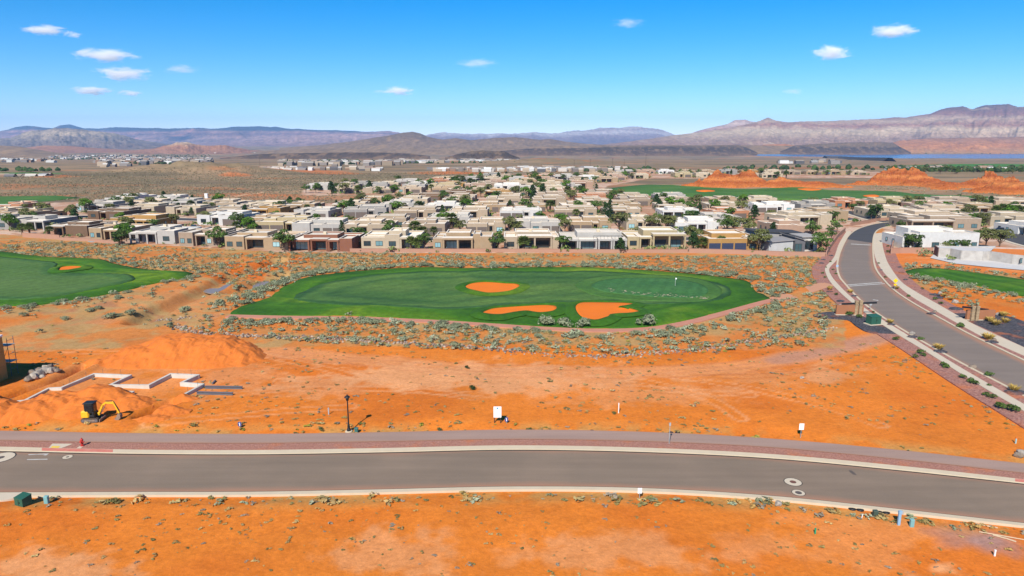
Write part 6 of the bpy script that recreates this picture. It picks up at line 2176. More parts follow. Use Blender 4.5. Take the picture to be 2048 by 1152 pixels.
GOLD = [(1700, 586, .8), (1792, 579, .8), (1659, 580, .8), (1780, 647, .8), (1879, 575, .8), (1887, 594, .8), (1902, 600, .7), (1979, 644, 1.0), (1991, 651, 1.1), (2010, 646, 1.0), (2006, 633, 1.0), (1976, 680, 1.2), (1877, 699, 1.0), (2028, 783, .9)]
T_ME = [np_mesh('golden_grass', *tuft_plan(420 + i, 90, 1.0, .8), M_GOLD) for i in range(3)]
for i, (a, b, s) in enumerate(GOLD):
    x, y = G(a, b)
    o = link('golden_grass', T_ME[i % 3], None, (x, y, .08), rnd.uniform(0, 6))
    o.scale = (s, s, s)
    tag(o, 'golden ornamental grass ' + ['left of the road above the left monument', 'on the right walk under the yellow sign', 'outside the left walk by a bush', 'at the kerb beside the green cabinet', 'above the right monument, top one', 'above the right monument, middle one', 'above the right monument beside a white boulder', 'in front of the right monument, left one', 'in front of the right monument, lowest one', 'in front of the right monument, right one', 'beside the white boulder at the wall end', 'on a charcoal mound at the right kerb', 'on a charcoal mound at the left kerb', 'on a charcoal mound near the right edge'][i], 'grass', 'golden grasses along the entrance road')
# ------------------------------------------------------------------ building site on the left
M_DIRT = mat('spoil_earth', (0.56, 0.155, 0.024), 0.95, (0.46, 0.115, 0.016), scale=.7, var=.9, world_space=True, bmp=.18)


def mound(lobes, label, res=.32, seed=0, name='dirt_mound', mt=M_DIRT, flatten=None):
    L = [(*G(a, b), h, rx, ry) for a, b, h, rx, ry in lobes]
    x0, x1 = min(l[0] - l[3] * 1.2 for l in L), max(l[0] + l[3] * 1.2 for l in L)
    y0, y1 = min(l[1] - l[4] * 1.2 for l in L), max(l[1] + l[4] * 1.2 for l in L)
    nx, ny = int((x1 - x0) / res), int((y1 - y0) / res)
    X, Y = np.meshgrid(np.linspace(x0, x1, nx), np.linspace(y0, y1, ny))
    w = (fbm(X / 3.2, Y / 3.2, 4, seed) - .5)
    Z = np.full(X.shape, -9.0)
    for (cx, cy, h, rx, ry) in L:
        r = np.hypot((X - cx) / rx, (Y - cy) / ry)
        ang = np.arctan2((Y - cy) / ry, (X - cx) / rx)
        r = r * (1 + .35 * (fbm(np.cos(ang) * 2 + cx, np.sin(ang) * 2 + cy, 3, seed + 2) - .5)) + w * .14
        c = h * (1.06 - r) * (1 - .35 * np.exp(-(r / .28) ** 2))
        c = np.where(r < .30, np.minimum(c, h * .72 + .12 * w), c)
        Z = np.maximum(Z, c)
    gul = ridged(X / 1.6, Y / 2.6, 3, seed + 6) - .5
    Z = Z + np.where(Z > -.3, .45 * gul * np.clip(Z, 0, 1.2) + .45 * w + .6 * (fbm(X / 1.1, Y / 1.1, 3, seed + 30, .65) - .5), 0)
    Z = np.maximum(Z, -.45)
    T = terrain_h(X.ravel(), Y.ravel()).reshape(X.shape)
    F = grid_faces(ny, nx)
    zf = Z.ravel()[F].max(1)
    F = F[zf > -.40]
    V = np.column_stack([X.ravel(), Y.ravel(), (Z + T).ravel()])
    keep = np.unique(F)
    ren = np.full(len(V), -1); ren[keep] = np.arange(len(keep))
    o = link(name, np_mesh(name, V[keep], ren[F], mt, False))
    tag(o, label, 'dirt pile', 'dirt piles of the building site')


mound([(360, 708, 4.4, 8.5, 6.5), (300, 715, 3.0, 7.0, 5.5), (430, 708, 4.0, 7.0, 6.5), (470, 712, 2.6, 4.5, 4.5), (250, 722, 1.5, 5, 3.5)], 'largest heap of orange earth behind the foundation walls', seed=3)
mound([(205, 806, 2.9, 4.6, 3.6), (120, 815, 2.3, 4.6, 3.6), (255, 812, 1.5, 3.2, 2.6), (165, 822, 1.8, 3.6, 3.0), (60, 828, 2.0, 4.6, 3.4), (-20, 832, 2.4, 5, 4), (-90, 836, 2.4, 5, 4)], 'long heap of orange earth behind the yellow excavator', seed=8, res=.26)
mound([(330, 828, 1.0, 2.6, 1.5), (300, 840, .6, 2.2, 1.2), (372, 800, .9, 1.6, 1.2)], 'small dark spoil ridge right of the excavator', seed=14, res=.2)

# footing walls
M_FOOT = mat('fresh_concrete', (0.56, 0.53, 0.47), .9, (0.44, 0.38, 0.31), scale=.8, var=.9)
fo = empty('foundation', (0, 0, 0))
tag(fo, 'zigzag of pale concrete footing walls on the building site', 'foundation')
FP_ = [(8, 809), (42, 802), (97, 777), (123, 780), (189, 753), (261, 756.5), (221, 773.5), (298, 777), (342, 755), (397, 757), (364, 772), (406, 775), (366, 795)]
P_ = [th(a, b) for a, b in FP_]
M_REBAR = mat('rebar', (0.16, 0.12, 0.1), .8)
for k in range(len(P_) - 1):
    a, b = Vector(P_[k]), Vector(P_[k + 1])
    d = (b - a).normalized() * .17
    zc = .16 + .003 * k
    MB().bar((a.x - d.x, a.y - d.y, zc), (b.x + d.x, b.y + d.y, zc), .34, .62).build('footing_wall', M_FOOT, fo)
    if k in (3, 4, 6, 8, 11):
        for q in (.25, .75):
            p = a.lerp(b, q)
            MB().tube([(p.x, p.y, .5), (p.x, p.y, 1.25)], .02, 5).build('rebar', M_REBAR, fo)
for (pa, pb) in (((208, 787), (266, 790.5)), ((12, 808), (60, 805))):
    a, b = Vector(th(*pa)), Vector(th(*pb))
    MB().bar((a.x, a.y, .22), (b.x, b.y, .22), .8 if pa[0] > 100 else .5, .5).build('footing_slab', M_FOOT, fo)
# steel beams lying by the footing
M_STEEL = mat('grey_steel', (0.10, 0.10, 0.115), .6, (.16, .15, .15), scale=2)
for k, (pa, pb) in enumerate([((411, 777), (485, 778)), ((394, 788.5), (466, 790.5))]):
    a, b = Vector(th(*pa)), Vector(th(*pb))
    o = empty('steel_beam', ((a + b) / 2))
    d = (b - a) / 2
    MB().bar(-d + Vector((0, 0, .05)), d + Vector((0, 0, .05)), .32, .05).build('lower_flange', M_STEEL, o)
    MB().bar(-d + Vector((0, 0, .2)), d + Vector((0, 0, .2)), .06, .25).build('web', M_STEEL, o)
    MB().bar(-d + Vector((0, 0, .35)), d + Vector((0, 0, .35)), .32, .05).build('upper_flange', M_STEEL, o)
    tag(o, ['grey steel beam on the ground, upper one of two', 'grey steel beam on the ground, lower one of two'][k], 'beam', 'steel beams right of the foundation')
a, b = Vector(th(425, 769)), Vector(th(431, 763))
tag(MB().bar((a.x, a.y, .1), (b.x, b.y, .1), .2, .18).build('timber_offcut', M_STEEL), 'short dark timber offcut above the steel beams', 'timber')

# rocks
M_ROCK = mat('pale_boulder', (0.42, 0.36, 0.29), .95, (.16, .14, .125), scale=1.6, var=1.0, bmp=.05)
M_ROCKD = mat('dark_boulder', (0.14, 0.115, 0.095), .95, (.24, .18, .13), scale=2, var=1.0, bmp=.05)


def rock_mesh(seed, mt):
    r = np.random.RandomState(seed)
    bm = bmesh.new()
    bmesh.ops.create_icosphere(bm, subdivisions=2, radius=1)
    for v in bm.verts:
        n = v.co.normalized()
        k = 0
        for q in range(6):
            d = Vector(r.normal(size=3)).normalized() if False else None
        v.co = n * (0.8 + .45 * float(fbm(np.array([n.x * 1.3 + seed]), np.array([n.y * 1.3 + n.z * 2.1]), 3, seed)[0]))
        v.co.z *= .75
    for q in range(5):
        nn = Vector(r.normal(size=3)).normalized()
        for v in bm.verts:
            d = v.co.dot(nn) - .62
            if d > 0:
                v.co -= nn * d
    me = bpy.data.meshes.new('boulder')
    bm.to_mesh(me); bm.free()
    me.materials.append(mt)
    return me


ROCKS = [rock_mesh(500 + i, M_ROCK if i % 2 else M_ROCKD) for i in range(6)]
BR = [(58, 762, .7), (70, 758, .85), (66, 750, .8), (78, 752, .9), (82, 746, .8), (90, 748, .9), (96, 744, .85), (104, 746, .8), (110, 744, .75), (92, 739, .7), (100, 738, .7), (76, 744, .6), (116, 747, .5), (86, 756, .5)]
for i, (a, b, s) in enumerate(BR):
    x, y, z = th(a, b)
    o = link('boulder', ROCKS[i % 6], None, (x, y, z + s * .35), rnd.uniform(0, 6))
    o.scale = (s, s * .9, s)
    tag(o, 'rough boulder of the rock pile beside the scaffolded building', 'rock', 'rock pile on the building site')
BL = [(1681, 614, .45, 1, 'pale boulder at the end of the left monument wall'), (1825, 671, .6, 1, 'white boulder on a charcoal mound at the left kerb'), (1945, 737, .55, 0, 'grey boulder at the kerb below the white boulder'), (1869, 626, .5, 0, 'grey boulder on the right walk side'), (1909, 606, .7, 1, 'white boulder beside golden grass above the right monument'), (1997, 632, .6, 1, 'white boulder at the end of the right monument wall'), (1879, 588, .5, 1, 'pale boulder in the charcoal patch by the right walk'), (1988, 683, .5, 0, 'dark boulder beside the golden grass mound'), (2043, 911, .6, 1, 'broken pale rock at the right edge of the path'), (2036, 914, .5, 0, 'dark rock beside the broken pale one'), (1556, 1010, .35, 1, 'pinkish flat stone below the near kerb'), (1604, 757, .3, 1, 'small white stone on the open sand')]
for i, (a, b, s, q, lb) in enumerate(BL):
    x, y, z = th(a, b)
    o = link('boulder', ROCKS[(2 * i + q) % 6], None, (x, y, max(z, 0) + s * .3), rnd.uniform(0, 6))
    o.scale = (s, s, s)
    tag(o, lb, 'rock')
# charcoal mulch rings along the entrance road
k = 0
for a, b, w in [(1662, 512, 1.4), (1643, 527, 1.4), (1647, 520, 1.2), (1708, 593, 1.5), (1681, 603, 1.7), (1659, 584, 1.4), (1783, 650, 1.6), (1826, 675, 1.9), (1880, 704, 2.0), (2030, 786, 2.4), (1863, 628, 1.6), (1983, 685, 2.0), (1870, 590, 2.2), (1878, 596, 1.8), (1912, 618, 2.6), (1803, 546, 1.4), (1811, 560, 1.2), (1799, 535, 1.2), (1762, 541, .9)]:
    x, y = G(a, b)
    t = np.linspace(0, 2 * math.pi, 22, endpoint=False)
    w *= .6
    rr = w * (1 + .25 * (fbm(np.cos(t) * 2 + k, np.sin(t) * 2, 3, k) - .5) * 2)
    ring = [(rr[i] * math.cos(t[i]), rr[i] * .75 * math.sin(t[i]), 0) for i in range(22)]
    mb = MB().add(ring + [(p[0] * .5, p[1] * .5, .16) for p in ring], [tuple(range(22, 44))] + [(i, (i + 1) % 22, 22 + (i + 1) % 22, 22 + i) for i in range(22)])
    struct(mb.build('gravel_bed', M_CHAR, None, False, (x, y, .125), .5), 'stuff', 'small charcoal gravel mound along the entrance road')
    k += 1


# riprap bands: stones too small to pick apart
bmr = bmesh.new()
bmesh.ops.create_icosphere(bmr, subdivisions=1, radius=.9)
rock_lo = np.array([v.co[:] for v in bmr.verts]) * np.array([1, .9, .7])
rock_lo *= (1 + .3 * np.random.RandomState(2).uniform(-1, 1, (len(rock_lo), 1)))
rock_f = np.array([[v.index for v in f.verts] for f in bmr.faces])
rock_f = np.column_stack([rock_f, rock_f[:, 2:3]])[:, :3]
bmr.free()


def stones(name, lines, label, seed):
    r = np.random.RandomState(seed)
    VV, FF, CC, off = [], [], [], 0
    for px, half, n, s0, s1 in lines:
        P = resample(gpts(px, 60), n)
        x = P[:, 0] + r.normal(0, half, n); y = P[:, 1] + r.normal(0, half * .8, n)
        ok = allowed(x, y); x, y = x[ok], y[ok]
        z = terrain_h(x, y)
        m_ = len(x)
        s = r.uniform(s0, s1, m_)[:, None]
        a = r.uniform(0, 6.28, m_); ca, sa = np.cos(a)[:, None], np.sin(a)[:, None]
        V = rock_lo
        X = (V[None, :, 0] * ca - V[None, :, 1] * sa) * s + x[:, None]
        Y = (V[None, :, 0] * sa + V[None, :, 1] * ca) * s + y[:, None]
        Z = V[None, :, 2] * s + z[:, None] + s * .3
        VV.append(np.stack([X, Y, Z], -1).reshape(-1, 3))
        FF.append((rock_f[None] + (np.arange(m_) * len(V))[:, None, None] + off).reshape(-1, 3))
        off += m_ * len(V)
        pal = np.array([(.33, .25, .185), (.23, .175, .14), (.12, .1, .09), (.4, .31, .23), (.27, .14, .09)])
        CC.append(np.repeat(pal[r.randint(0, 5, m_)] * r.uniform(.7, 1.1, (m_, 1)), len(V), 0))
    struct(link(name, np_mesh(name, np.vstack(VV), np.vstack(FF), M_TOWN, False, np.vstack(CC))), 'stuff', label)


stones('riprap', [([(345, 648), (365, 655), (400, 665), (470, 669), (560, 672), (640, 676), (760, 682), (860, 687), (960, 693), (1040, 700)], .7, 620, .12, .38), ([(1180, 712), (1300, 706), (1400, 696), (1500, 682), (1580, 672), (1665, 655)], .7, 420, .1, .32), ([(300, 640), (345, 638), (380, 632)], .6, 70, .1, .3), ([(1000, 698), (1100, 708), (1200, 712)], .9, 110, .1, .25)], 'bands of broken stone below the golf hole', 6)
# divots of pale sand along the putting green
r_ = np.random.RandomState(4)
zz = []
M_DIVOT = mat('pale_topdressing', (.5, .4, .27), .95, scale=1)
mb = MB()
for q in range(90):
    t_ = r_.uniform(0, 1)
    a = 1205 + 210 * t_ + r_.normal(0, 6)
    b = 577 + 22 * t_ ** .6 + r_.normal(0, 1.6)
    x, y = G(a, b)
    s = r_.uniform(.06, .32)
    z = float(zgreen(np.array([x]), np.array([y]))[0]) + .215
    mb.add([(x - s, y - s * .5, z), (x + s * .8, y - s * .6, z), (x + s, y + s * .5, z), (x - s * .6, y + s * .6, z)], [(0, 1, 2, 3)])
struct(mb.build('topdressing', M_DIVOT), 'stuff', 'pale bare flecks along the lower edge of the putting green')


# ------------------------------------------------------------------ excavator
M_EXY = mat('excavator_yellow', (0.72, 0.40, 0.015), .45, (.6, .32, .02), scale=2, var=.5, spec=.4)
M_RUBBER = mat('track_rubber', (0.05, 0.045, 0.042), .9, (.16, .1, .06), scale=4, var=.9)
M_BUCKET = mat('worn_steel', (0.16, 0.13, 0.11), .6, (.3, .2, .13), scale=4, var=.9)
M_CABGL = mat('cab_glass', (0.01, 0.012, 0.014), .1, spec=.6)


def stadium(L, r, w, n=8):
    pts = [(L / 2 + r * math.cos(t), r + r * math.sin(t)) for t in np.linspace(-math.pi / 2, math.pi / 2, n)] + [(-L / 2 + r * math.cos(t), r + r * math.sin(t)) for t in np.linspace(math.pi / 2, 1.5 * math.pi, n)]
    m_ = len(pts)
    mb = MB().add([(p[0], -w / 2, p[1]) for p in pts] + [(p[0], w / 2, p[1]) for p in pts], [tuple(range(m_ - 1, -1, -1)), tuple(range(m_, 2 * m_))] + [(i, (i + 1) % m_, m_ + (i + 1) % m_, m_ + i) for i in range(m_)])
    return mb, pts


x, y, z = th(186, 841)
ex = empty('excavator', (x, y, max(z, -.05)), R(4))
ex.scale = (.95, .95, .95)
tag(ex, 'yellow mini excavator with black cab digging by the dirt heap', 'excavator')
for sy in (-.62, .62):
    mb, pts = stadium(1.55, .27, .36)
    tr = mb.build('track', M_RUBBER, ex, loc=(0, sy, 0))
    cl = MB()
    P2 = resample(np.array(pts + [pts[0]]), 31)[:-1]
    for (a, b) in P2:
        cl.box(a - .025, a + .025, -.19, .19, b - .03, b + .03)
    cl.build('cleats', M_RUBBER, tr)
    wh = MB()
    for q in (-.78, .78):
        wh.tube([(q, -.2, .27), (q, .2, .27)], .17, 12)
    for q in (-.4, 0, .4):
        wh.tube([(q, -.19, .14), (q, .19, .14)], .08, 10)
    wh.build('wheels', M_STEEL, tr)
    MB().box(-.75, .75, -.195, .195, .2, .38).build('track_frame', M_BUCKET, tr)
MB().box(-.55, .55, -.45, .45, .3, .55).build('undercarriage', M_BLACK, ex)
bl = MB().add([(1.12, -.8, .02), (1.2, -.8, .42), (1.2, .8, .42), (1.12, .8, .02), (1.2, -.8, .02), (1.28, -.8, .42), (1.28, .8, .42), (1.2, .8, .02)], [(0, 1, 2, 3), (7, 6, 5, 4), (0, 4, 5, 1), (1, 5, 6, 2), (2, 6, 7, 3), (3, 7, 4, 0)])
bl.bar((.5, -.3, .3), (1.15, -.3, .25), .1).bar((.5, .3, .3), (1.15, .3, .25), .1)
bl.build('dozer_blade', M_BUCKET, ex)
MB().tube([(0, 0, .52), (0, 0, .66)], .42, 16).build('turntable', M_BLACK, ex)
MB().cbox(-1.05, -.05, -.72, .72, .66, 1.5, .14).build('engine_cover', M_EXY, ex)
MB().cbox(-.05, .62, -.70, .70, .66, .92, .05).build('deck', M_BLACK, ex)
cab = MB().cbox(-.62, .52, -.66, .42, 1.2, 2.42, .12).build('cab', M_BLACK, ex)
MB().box(-.45, .38, -.668, -.655, 1.3, 2.2).build('side_window', M_CABGL, cab)
MB().box(.51, .53, -.5, .26, 1.1, 2.2).build('windscreen', M_CABGL, cab)
MB().cbox(-.72, .6, -.72, .48, 2.40, 2.5, .05).build('canopy', M_BLACK, ex)
MB().cbox(.30, .58, -.68, .40, .9, 1.3, .04).build('cab_front', M_BLACK, ex)
by = .12
MB().cbox(.6, .95, by - .2, by + .2, .7, 1.05, .05).build('boom_bracket', M_EXY, ex)
bm_ = MB()
bm_.bar((.8, by, .85), (1.35, by, 2.0), .2, .3, (0, 1, 0)).bar((1.32, by, 1.95), (1.75, by, 2.3), .198, .3, (0, 1, 0)).bar((1.7, by, 2.28), (2.75, by, 2.22), .196, .26, (0, 1, 0))
bm_.build('boom', M_EXY, ex)
st = MB().bar((2.62, by, 2.42), (3.25, by, .85), .17, .22, (0, 1, 0)).build('stick', M_EXY, ex)
cy = MB()
cy.tube([(.95, by, .8), (1.55, by, 1.75)], .05, 8).tube([(1.55, by, 1.75), (1.8, by, 2.12)], .03, 8)
cy.build('boom_cylinder', M_STEEL, ex)
MB().tube([(1.75, by, 2.5), (2.6, by, 2.52)], .05, 8).build('stick_cylinder', M_BLACK, ex)
MB().tube([(2.85, by, 2.15), (3.3, by, 1.15)], .045, 8).build('bucket_cylinder', M_BLACK, ex)
bu = MB()
prof = [(3.15, .85), (3.42, .7), (3.45, .3), (3.2, .02), (2.9, .0), (2.78, .12)]
m_ = len(prof)
for s_ in (by - .3, by + .3):
    bu.add([(a, s_, b) for a, b in prof], [tuple(range(m_))])
bu.add([(a, by - .3, b) for a, b in prof] + [(a, by + .3, b) for a, b in prof], [(i, i + 1, m_ + i + 1, m_ + i) for i in range(m_ - 1)])
bu = bu.build('bucket', M_BUCKET, ex)
tt = MB()
for q in range(4):
    tt.bar((2.8, by - .25 + q * .165, .11), (2.66, by - .25 + q * .165, .2), .06, .05)
tt.build('bucket_teeth', M_BUCKET, bu)

# ------------------------------------------------------------------ building with scaffold at the left edge
M_OSB = mat('sheathing_board', (0.42, 0.24, 0.07), .9, (.32, .18, .05), scale=1.2)
x, y = G(16, 757)
y -= 8.5
bd = empty('timber_building', (x, y, 0), 0)
tag(bd, 'golden brown sheathed building shell cut by the left edge', 'building')
for k in range(10):
    xa = -12 + k * 1.22 - .2
    for j in range(3):
        MB().box(xa, xa + 1.2, -.03, 0, j * 2.05, j * 2.05 + 2.03).build('sheathing_board', M_OSB, bd)
for k in range(7):
    for j in range(3):
        MB().box(-.005, .03, k * 1.22, k * 1.22 + 1.2, j * 2.05, j * 2.05 + 2.03).build('sheathing_board', M_OSB, bd)
MB().box(-12.2, -.02, .02, 8.5, -.2, 6.1).build('frame', M_DARK, bd)
MB().box(-12.3, .12, -.12, 8.6, 6.16, 6.4).build('roof_edge', M_WHITE, bd)
x, y = G(24, 752)
sc_ = empty('scaffold', (x, y, 0))
tag(sc_, 'thin metal scaffold with plank decks beside the building shell', 'scaffold')
for a in (-1.9, 0):
    for b in (0, 1.3):
        MB().tube([(a, b, 0), (a, b, 5.6)], .04, 6).build('standard', M_STEEL, sc_)
for zz_ in (2.0, 4.4):
    for b in (.2, .65, 1.1):
        MB().box(-2.1, .2, b - .2, b + .2, zz_ + .05, zz_ + .1).build('plank', M_FOOT, sc_)
    for b in (0, 1.3):
        MB().tube([(-1.9, b, zz_), (0, b, zz_)], .03, 6).build('ledger', M_STEEL, sc_)
for zz_ in (1, 3.2, 5.2):
    MB().tube([(0, 0, zz_), (0, 1.3, zz_)], .03, 6).build('transom', M_STEEL, sc_)
MB().tube([(-1.9, 0, .2), (0, 0, 4.2)], .025, 6).build('brace', M_STEEL, sc_)

# ------------------------------------------------------------------ street furniture of the foreground
def at(a, b, zmin=None):
    x, y, z = th(a, b)
    return (x, y, z if zmin is None else max(z, zmin))


lp = empty('street_lamp', at(698, 865.5))
tag(lp, 'black street lamp with a lantern head beside the footpath', 'street lamp')
MB().lathe([(.42, -.3), (.42, .22), (.38, .26)], 16).build('concrete_base', M_CONC, lp)
MB().lathe([(.24, .26), (.24, .42), (.16, .6), (.13, 1.0), (.10, 1.06)], 12).build('pole_base', M_BLACK, lp)
MB().lathe([(.085, 1.0), (.07, 3.6), (.06, 3.9)], 10).build('pole', M_BLACK, lp)
ln = MB().lathe([(.07, 3.88), (.16, 3.95), (.16, 4.0), (.22, 4.3), (.23, 4.33)], 8).build('lantern', M_BLACK, lp)
MB().lathe([(.36, 4.33), (.30, 4.40), (.12, 4.55), (.05, 4.62), (.03, 4.72)], 10).build('lantern_roof', M_BLACK, ln)

gbm = mat('pedestal_green', (0.035, 0.12, 0.11), .5, (.05, .15, .13), scale=2)
o = empty('utility_pedestal', at(713, 866))
tag(o, 'small dark green utility pedestal at the foot of the street lamp', 'pedestal')
MB().cbox(-.2, .2, -.18, .18, -.1, .55, .04).build('housing', gbm, o)
MB().cbox(-.23, .23, -.21, .21, .55, .66, .04).build('cap', gbm, o)

hy = empty('fire_hydrant', (*G(165, 893.5), .1))
tag(hy, 'red fire hydrant between footpath and kerb', 'hydrant')
M_RED = mat('hydrant_red', (0.42, 0.03, 0.025), .45, (.35, .03, .02), scale=3)
MB().lathe([(.2, 0), (.2, .06), (.13, .07), (.13, .62), (.17, .63), (.17, .68)], 14).build('barrel', M_RED, hy)
MB().lathe([(.16, .68), (.15, .76), (.10, .84), (.05, .87), (.05, .94)], 14).build('bonnet', M_RED, hy)
for d in ((1, 0), (-1, 0), (0, -1)):
    MB().tube([(0, 0, .48), (d[0] * .24, d[1] * .24, .48)], .075, 10).build('outlet', M_RED, hy)

# main site sign
sg = empty('site_sign', at(995, 846))
tag(sg, 'white site notice board on two dark posts beside the footpath', 'sign')
for q in (-.36, .36):
    MB().box(q - .05, q + .05, 0, .09, -.2, 1.9).build('post', mat('dark_timber', (.05, .03, .02), .9), sg)
MB().box(-.46, .46, -.04, -.003, .72, 2.08).build('panel', M_WHITE, sg)
MB().add([(-.12, -.046, 1.78), (.1, -.046, 1.78), (.13, -.046, 1.98), (-.07, -.046, 1.98)], [(0, 1, 2, 3)]).build('logo', mat('logo_blue', (.05, .25, .42), .6), sg)
gl = MB()
for q in range(7):
    w = [.3, .26, .32, .3, .22, .28, .18][q]
    gl.add([(-w, -.046, 1.62 - q * .11), (w, -.046, 1.62 - q * .11), (w, -.046, 1.65 - q * .11), (-w, -.046, 1.65 - q * .11)], [(0, 1, 2, 3)])
gl.build('print_lines', mat('grey_print', (.55, .56, .57), .6), sg)
MB().add([(.14, -.046, .82), (.34, -.046, .82), (.34, -.046, .96), (.14, -.046, .96)], [(0, 1, 2, 3)]).build('stamp', mat('pink_print', (.62, .5, .5), .6), sg)
M_SBLUE = mat('sign_blue', (.03, .06, .22), .6)


def lot_sign(a, b, label, z0=.25):
    o = empty('lot_sign', at(a, b))
    tag(o, label, 'sign', 'small blue lot signs')
    MB().box(-.03, .03, 0, .05, -.2, z0 + .6).build('stake', mat('grey_timber', (.3, .28, .25), .9), o)
    MB().box(-.19, .19, -.03, -.002, z0, z0 + .52).build('panel', M_SBLUE, o)
    MB().add([(-.035, -.035, z0 + .06), (.05, -.035, z0 + .06), (.05, -.035, z0 + .36), (-.035, -.035, z0 + .36), (-.08, -.035, z0 + .34), (.05, -.035, z0 + .34), (.05, -.035, z0 + .42), (-.08, -.035, z0 + .42)], [(0, 1, 2, 3), (4, 5, 6, 7)]).build('numeral', M_WHITE, o)


lot_sign(1013, 847, 'small blue lot sign right of the white notice board')
lot_sign(480, 856, 'small blue lot sign alone on the sand left of the lamp')


def post(a, b, h, w, mt, label, name='marker_post', lean=0, cat='post', cap=None):
    o = empty(name, at(a, b))
    tag(o, label, cat)
    MB().bar((0, 0, -.2), (lean, 0, h), w, w * .7).build('shaft', mt, o)
    MB().bar((lean * .8, 0, h * .82), (lean * 1.0, 0, h + .01), w * 1.15, w * .9).build('tip', cap or mt, o)
    return o


M_PWHITE = mat('post_white', (.72, .7, .66), .6)
M_PGREY = mat('post_grey', (.32, .33, .33), .7)
M_PGREEN = mat('post_green', (.02, .25, .12), .5)
post(657.5, 829, .85, .13, M_PGREY, 'short grey stake on the sand left of the lamp')
post(1237, 826, 1.3, .10, M_PWHITE, 'tall white marker post in the middle of the sand')
post(2031, 887, .75, .13, mat('post_teal', (.3, .45, .43), .6), 'pale teal marker by the right end of the path', cap=mat('flag_orange', (.6, .16, .03), .7))
post(1630, 1068, .55, .12, M_PGREEN, 'green marker stub on the sand below the near kerb')
post(1989, 1112, .55, .12, M_PWHITE, 'white marker stub near the lower right corner')
post(1723, 1036, .35, .07, M_PWHITE, 'short white peg among the black valve lids', lean=.05)

# road signs seen from behind or the side
def small_sign(a, b, h, w, ph, label, back=M_WHITE, two=False, z=None):
    o = empty('road_sign', at(a, b, z))
    tag(o, label, 'sign')
    MB().tube([(0, 0, -.2), (0, 0, h)], .035, 6).build('post', M_PGREY, o)
    if two:
        MB().box(-w, -.03, -.02, .01, h - ph, h).build('panel', back, o)
        MB().box(.03, w, -.02, .01, h - ph, h).build('panel', back, o)
    else:
        MB().box(-w, w, -.045, -.036, h - ph, h).build('panel', back, o)
    return o


small_sign(1601, 876, 1.75, .27, .75, 'white panel sign on a dark post beyond the path')
small_sign(1279, 997, 1.05, .19, .55, 'sign of two narrow white panels below the near kerb', two=True)
small_sign(1338, 891, 2.5, .10, .35, 'thin grey sign post seen edge on at the footpath', M_PGREY, z=.1)
o = small_sign(1789, 581, 1.9, .42, .0001, 'yellow diamond warning sign on the right walk', M_YEL, z=.1)
o['label'] = 'yellow diamond warning sign on the right walk'
yd_ = MB()
s = .55
yd_.add([(0, -.05, 1.5), (s, -.05, 1.5 + s), (0, -.05, 1.5 + 2 * s), (-s, -.05, 1.5 + s), (0, -.03, 1.5), (s, -.03, 1.5 + s), (0, -.03, 1.5 + 2 * s), (-s, -.03, 1.5 + s)], [(0, 1, 2, 3), (7, 6, 5, 4), (0, 4, 5, 1), (1, 5, 6, 2), (2, 6, 7, 3), (3, 7, 4, 0)]).build('diamond', mat('warning_yellow', (.8, .5, .0), .5), o)
MB().box(-.3, .3, -.05, -.03, .95, 1.35).build('plaque', MATS['warning_yellow'], o)
small_sign(1673, 547, 2.0, .3, .5, 'small pale blue sign beside the upper left kerb', mat('sign_paleblue', (.3, .42, .55), .5), z=.1)
small_sign(1740, 621, 1.3, .25, .45, 'small grey sign beside the left monument', M_PGREY, z=.1)

# cabinets
def cabinet(a, b, w, d, h, mt, label, pad=True, rz=0, z=None):
    o = empty('utility_cabinet', at(a, b, z), rz)
    tag(o, label, 'cabinet')
    if pad:
        MB().box(-w * .65, w * .65, -d * .65, d * .65, -.3, .12).build('pad', M_WALK, o)
    v = [(-w / 2, -d / 2, .122), (w / 2, -d / 2, .122), (w / 2, d / 2, .122), (-w / 2, d / 2, .122), (-w / 2, -d / 2, h * .86), (w / 2, -d / 2, h * .86), (w / 2, d / 2, h), (-w / 2, d / 2, h)]
    MB().add(v, [(0, 3, 2, 1), (4, 5, 6, 7), (0, 1, 5, 4), (1, 2, 6, 5), (2, 3, 7, 6), (3, 0, 4, 7)]).build('housing', mt, o)
    MB().add([(p[0] * 1.04, p[1] * 1.04, p[2] + .004 if i < 4 else p[2] + .07) for i, p in enumerate(v[4:] + v[4:])], [(0, 3, 2, 1), (4, 5, 6, 7), (0, 1, 5, 4), (1, 2, 6, 5), (2, 3, 7, 6), (3, 0, 4, 7)]).build('lid', mt, o)
    MB().box(-.015, .015, -d / 2 - .02, -d / 2 + .01, .2, h * .8).build('door_seam', M_BLACK, o)
    MB().box(.08, .16, -d / 2 - .05, -d / 2 + .01, h * .45, h * .55).build('handle', M_BLACK, o)
    return o


M_CABG = mat('cabinet_green', (.02, .085, .055), .5, (.03, .1, .065), scale=2)
M_CABT = mat('cabinet_teal', (.16, .33, .33), .55, (.12, .28, .28), scale=2)
cabinet(1746, 650, 2.1, 1.4, 1.7, M_CABG, 'dark green utility cabinet on a pale pad by the left walk', True, R(14), .085)
cabinet(48, 1011, 1.05, .9, .95, M_CABG, 'dark green utility box below the near kerb at the left edge', False, R(-20))


def pedestal(a, b, w, h, mt, label):
    o = empty('utility_pedestal', at(a, b))
    tag(o, label, 'pedestal')
    MB().cbox(-w / 2, w / 2, -w * .4, w * .4, -.1, h * .85, .03).build('housing', mt, o)
    MB().cbox(-w * .54, w * .54, -w * .44, w * .44, h * .85 + .003, h, .04).build('cap', mt, o)


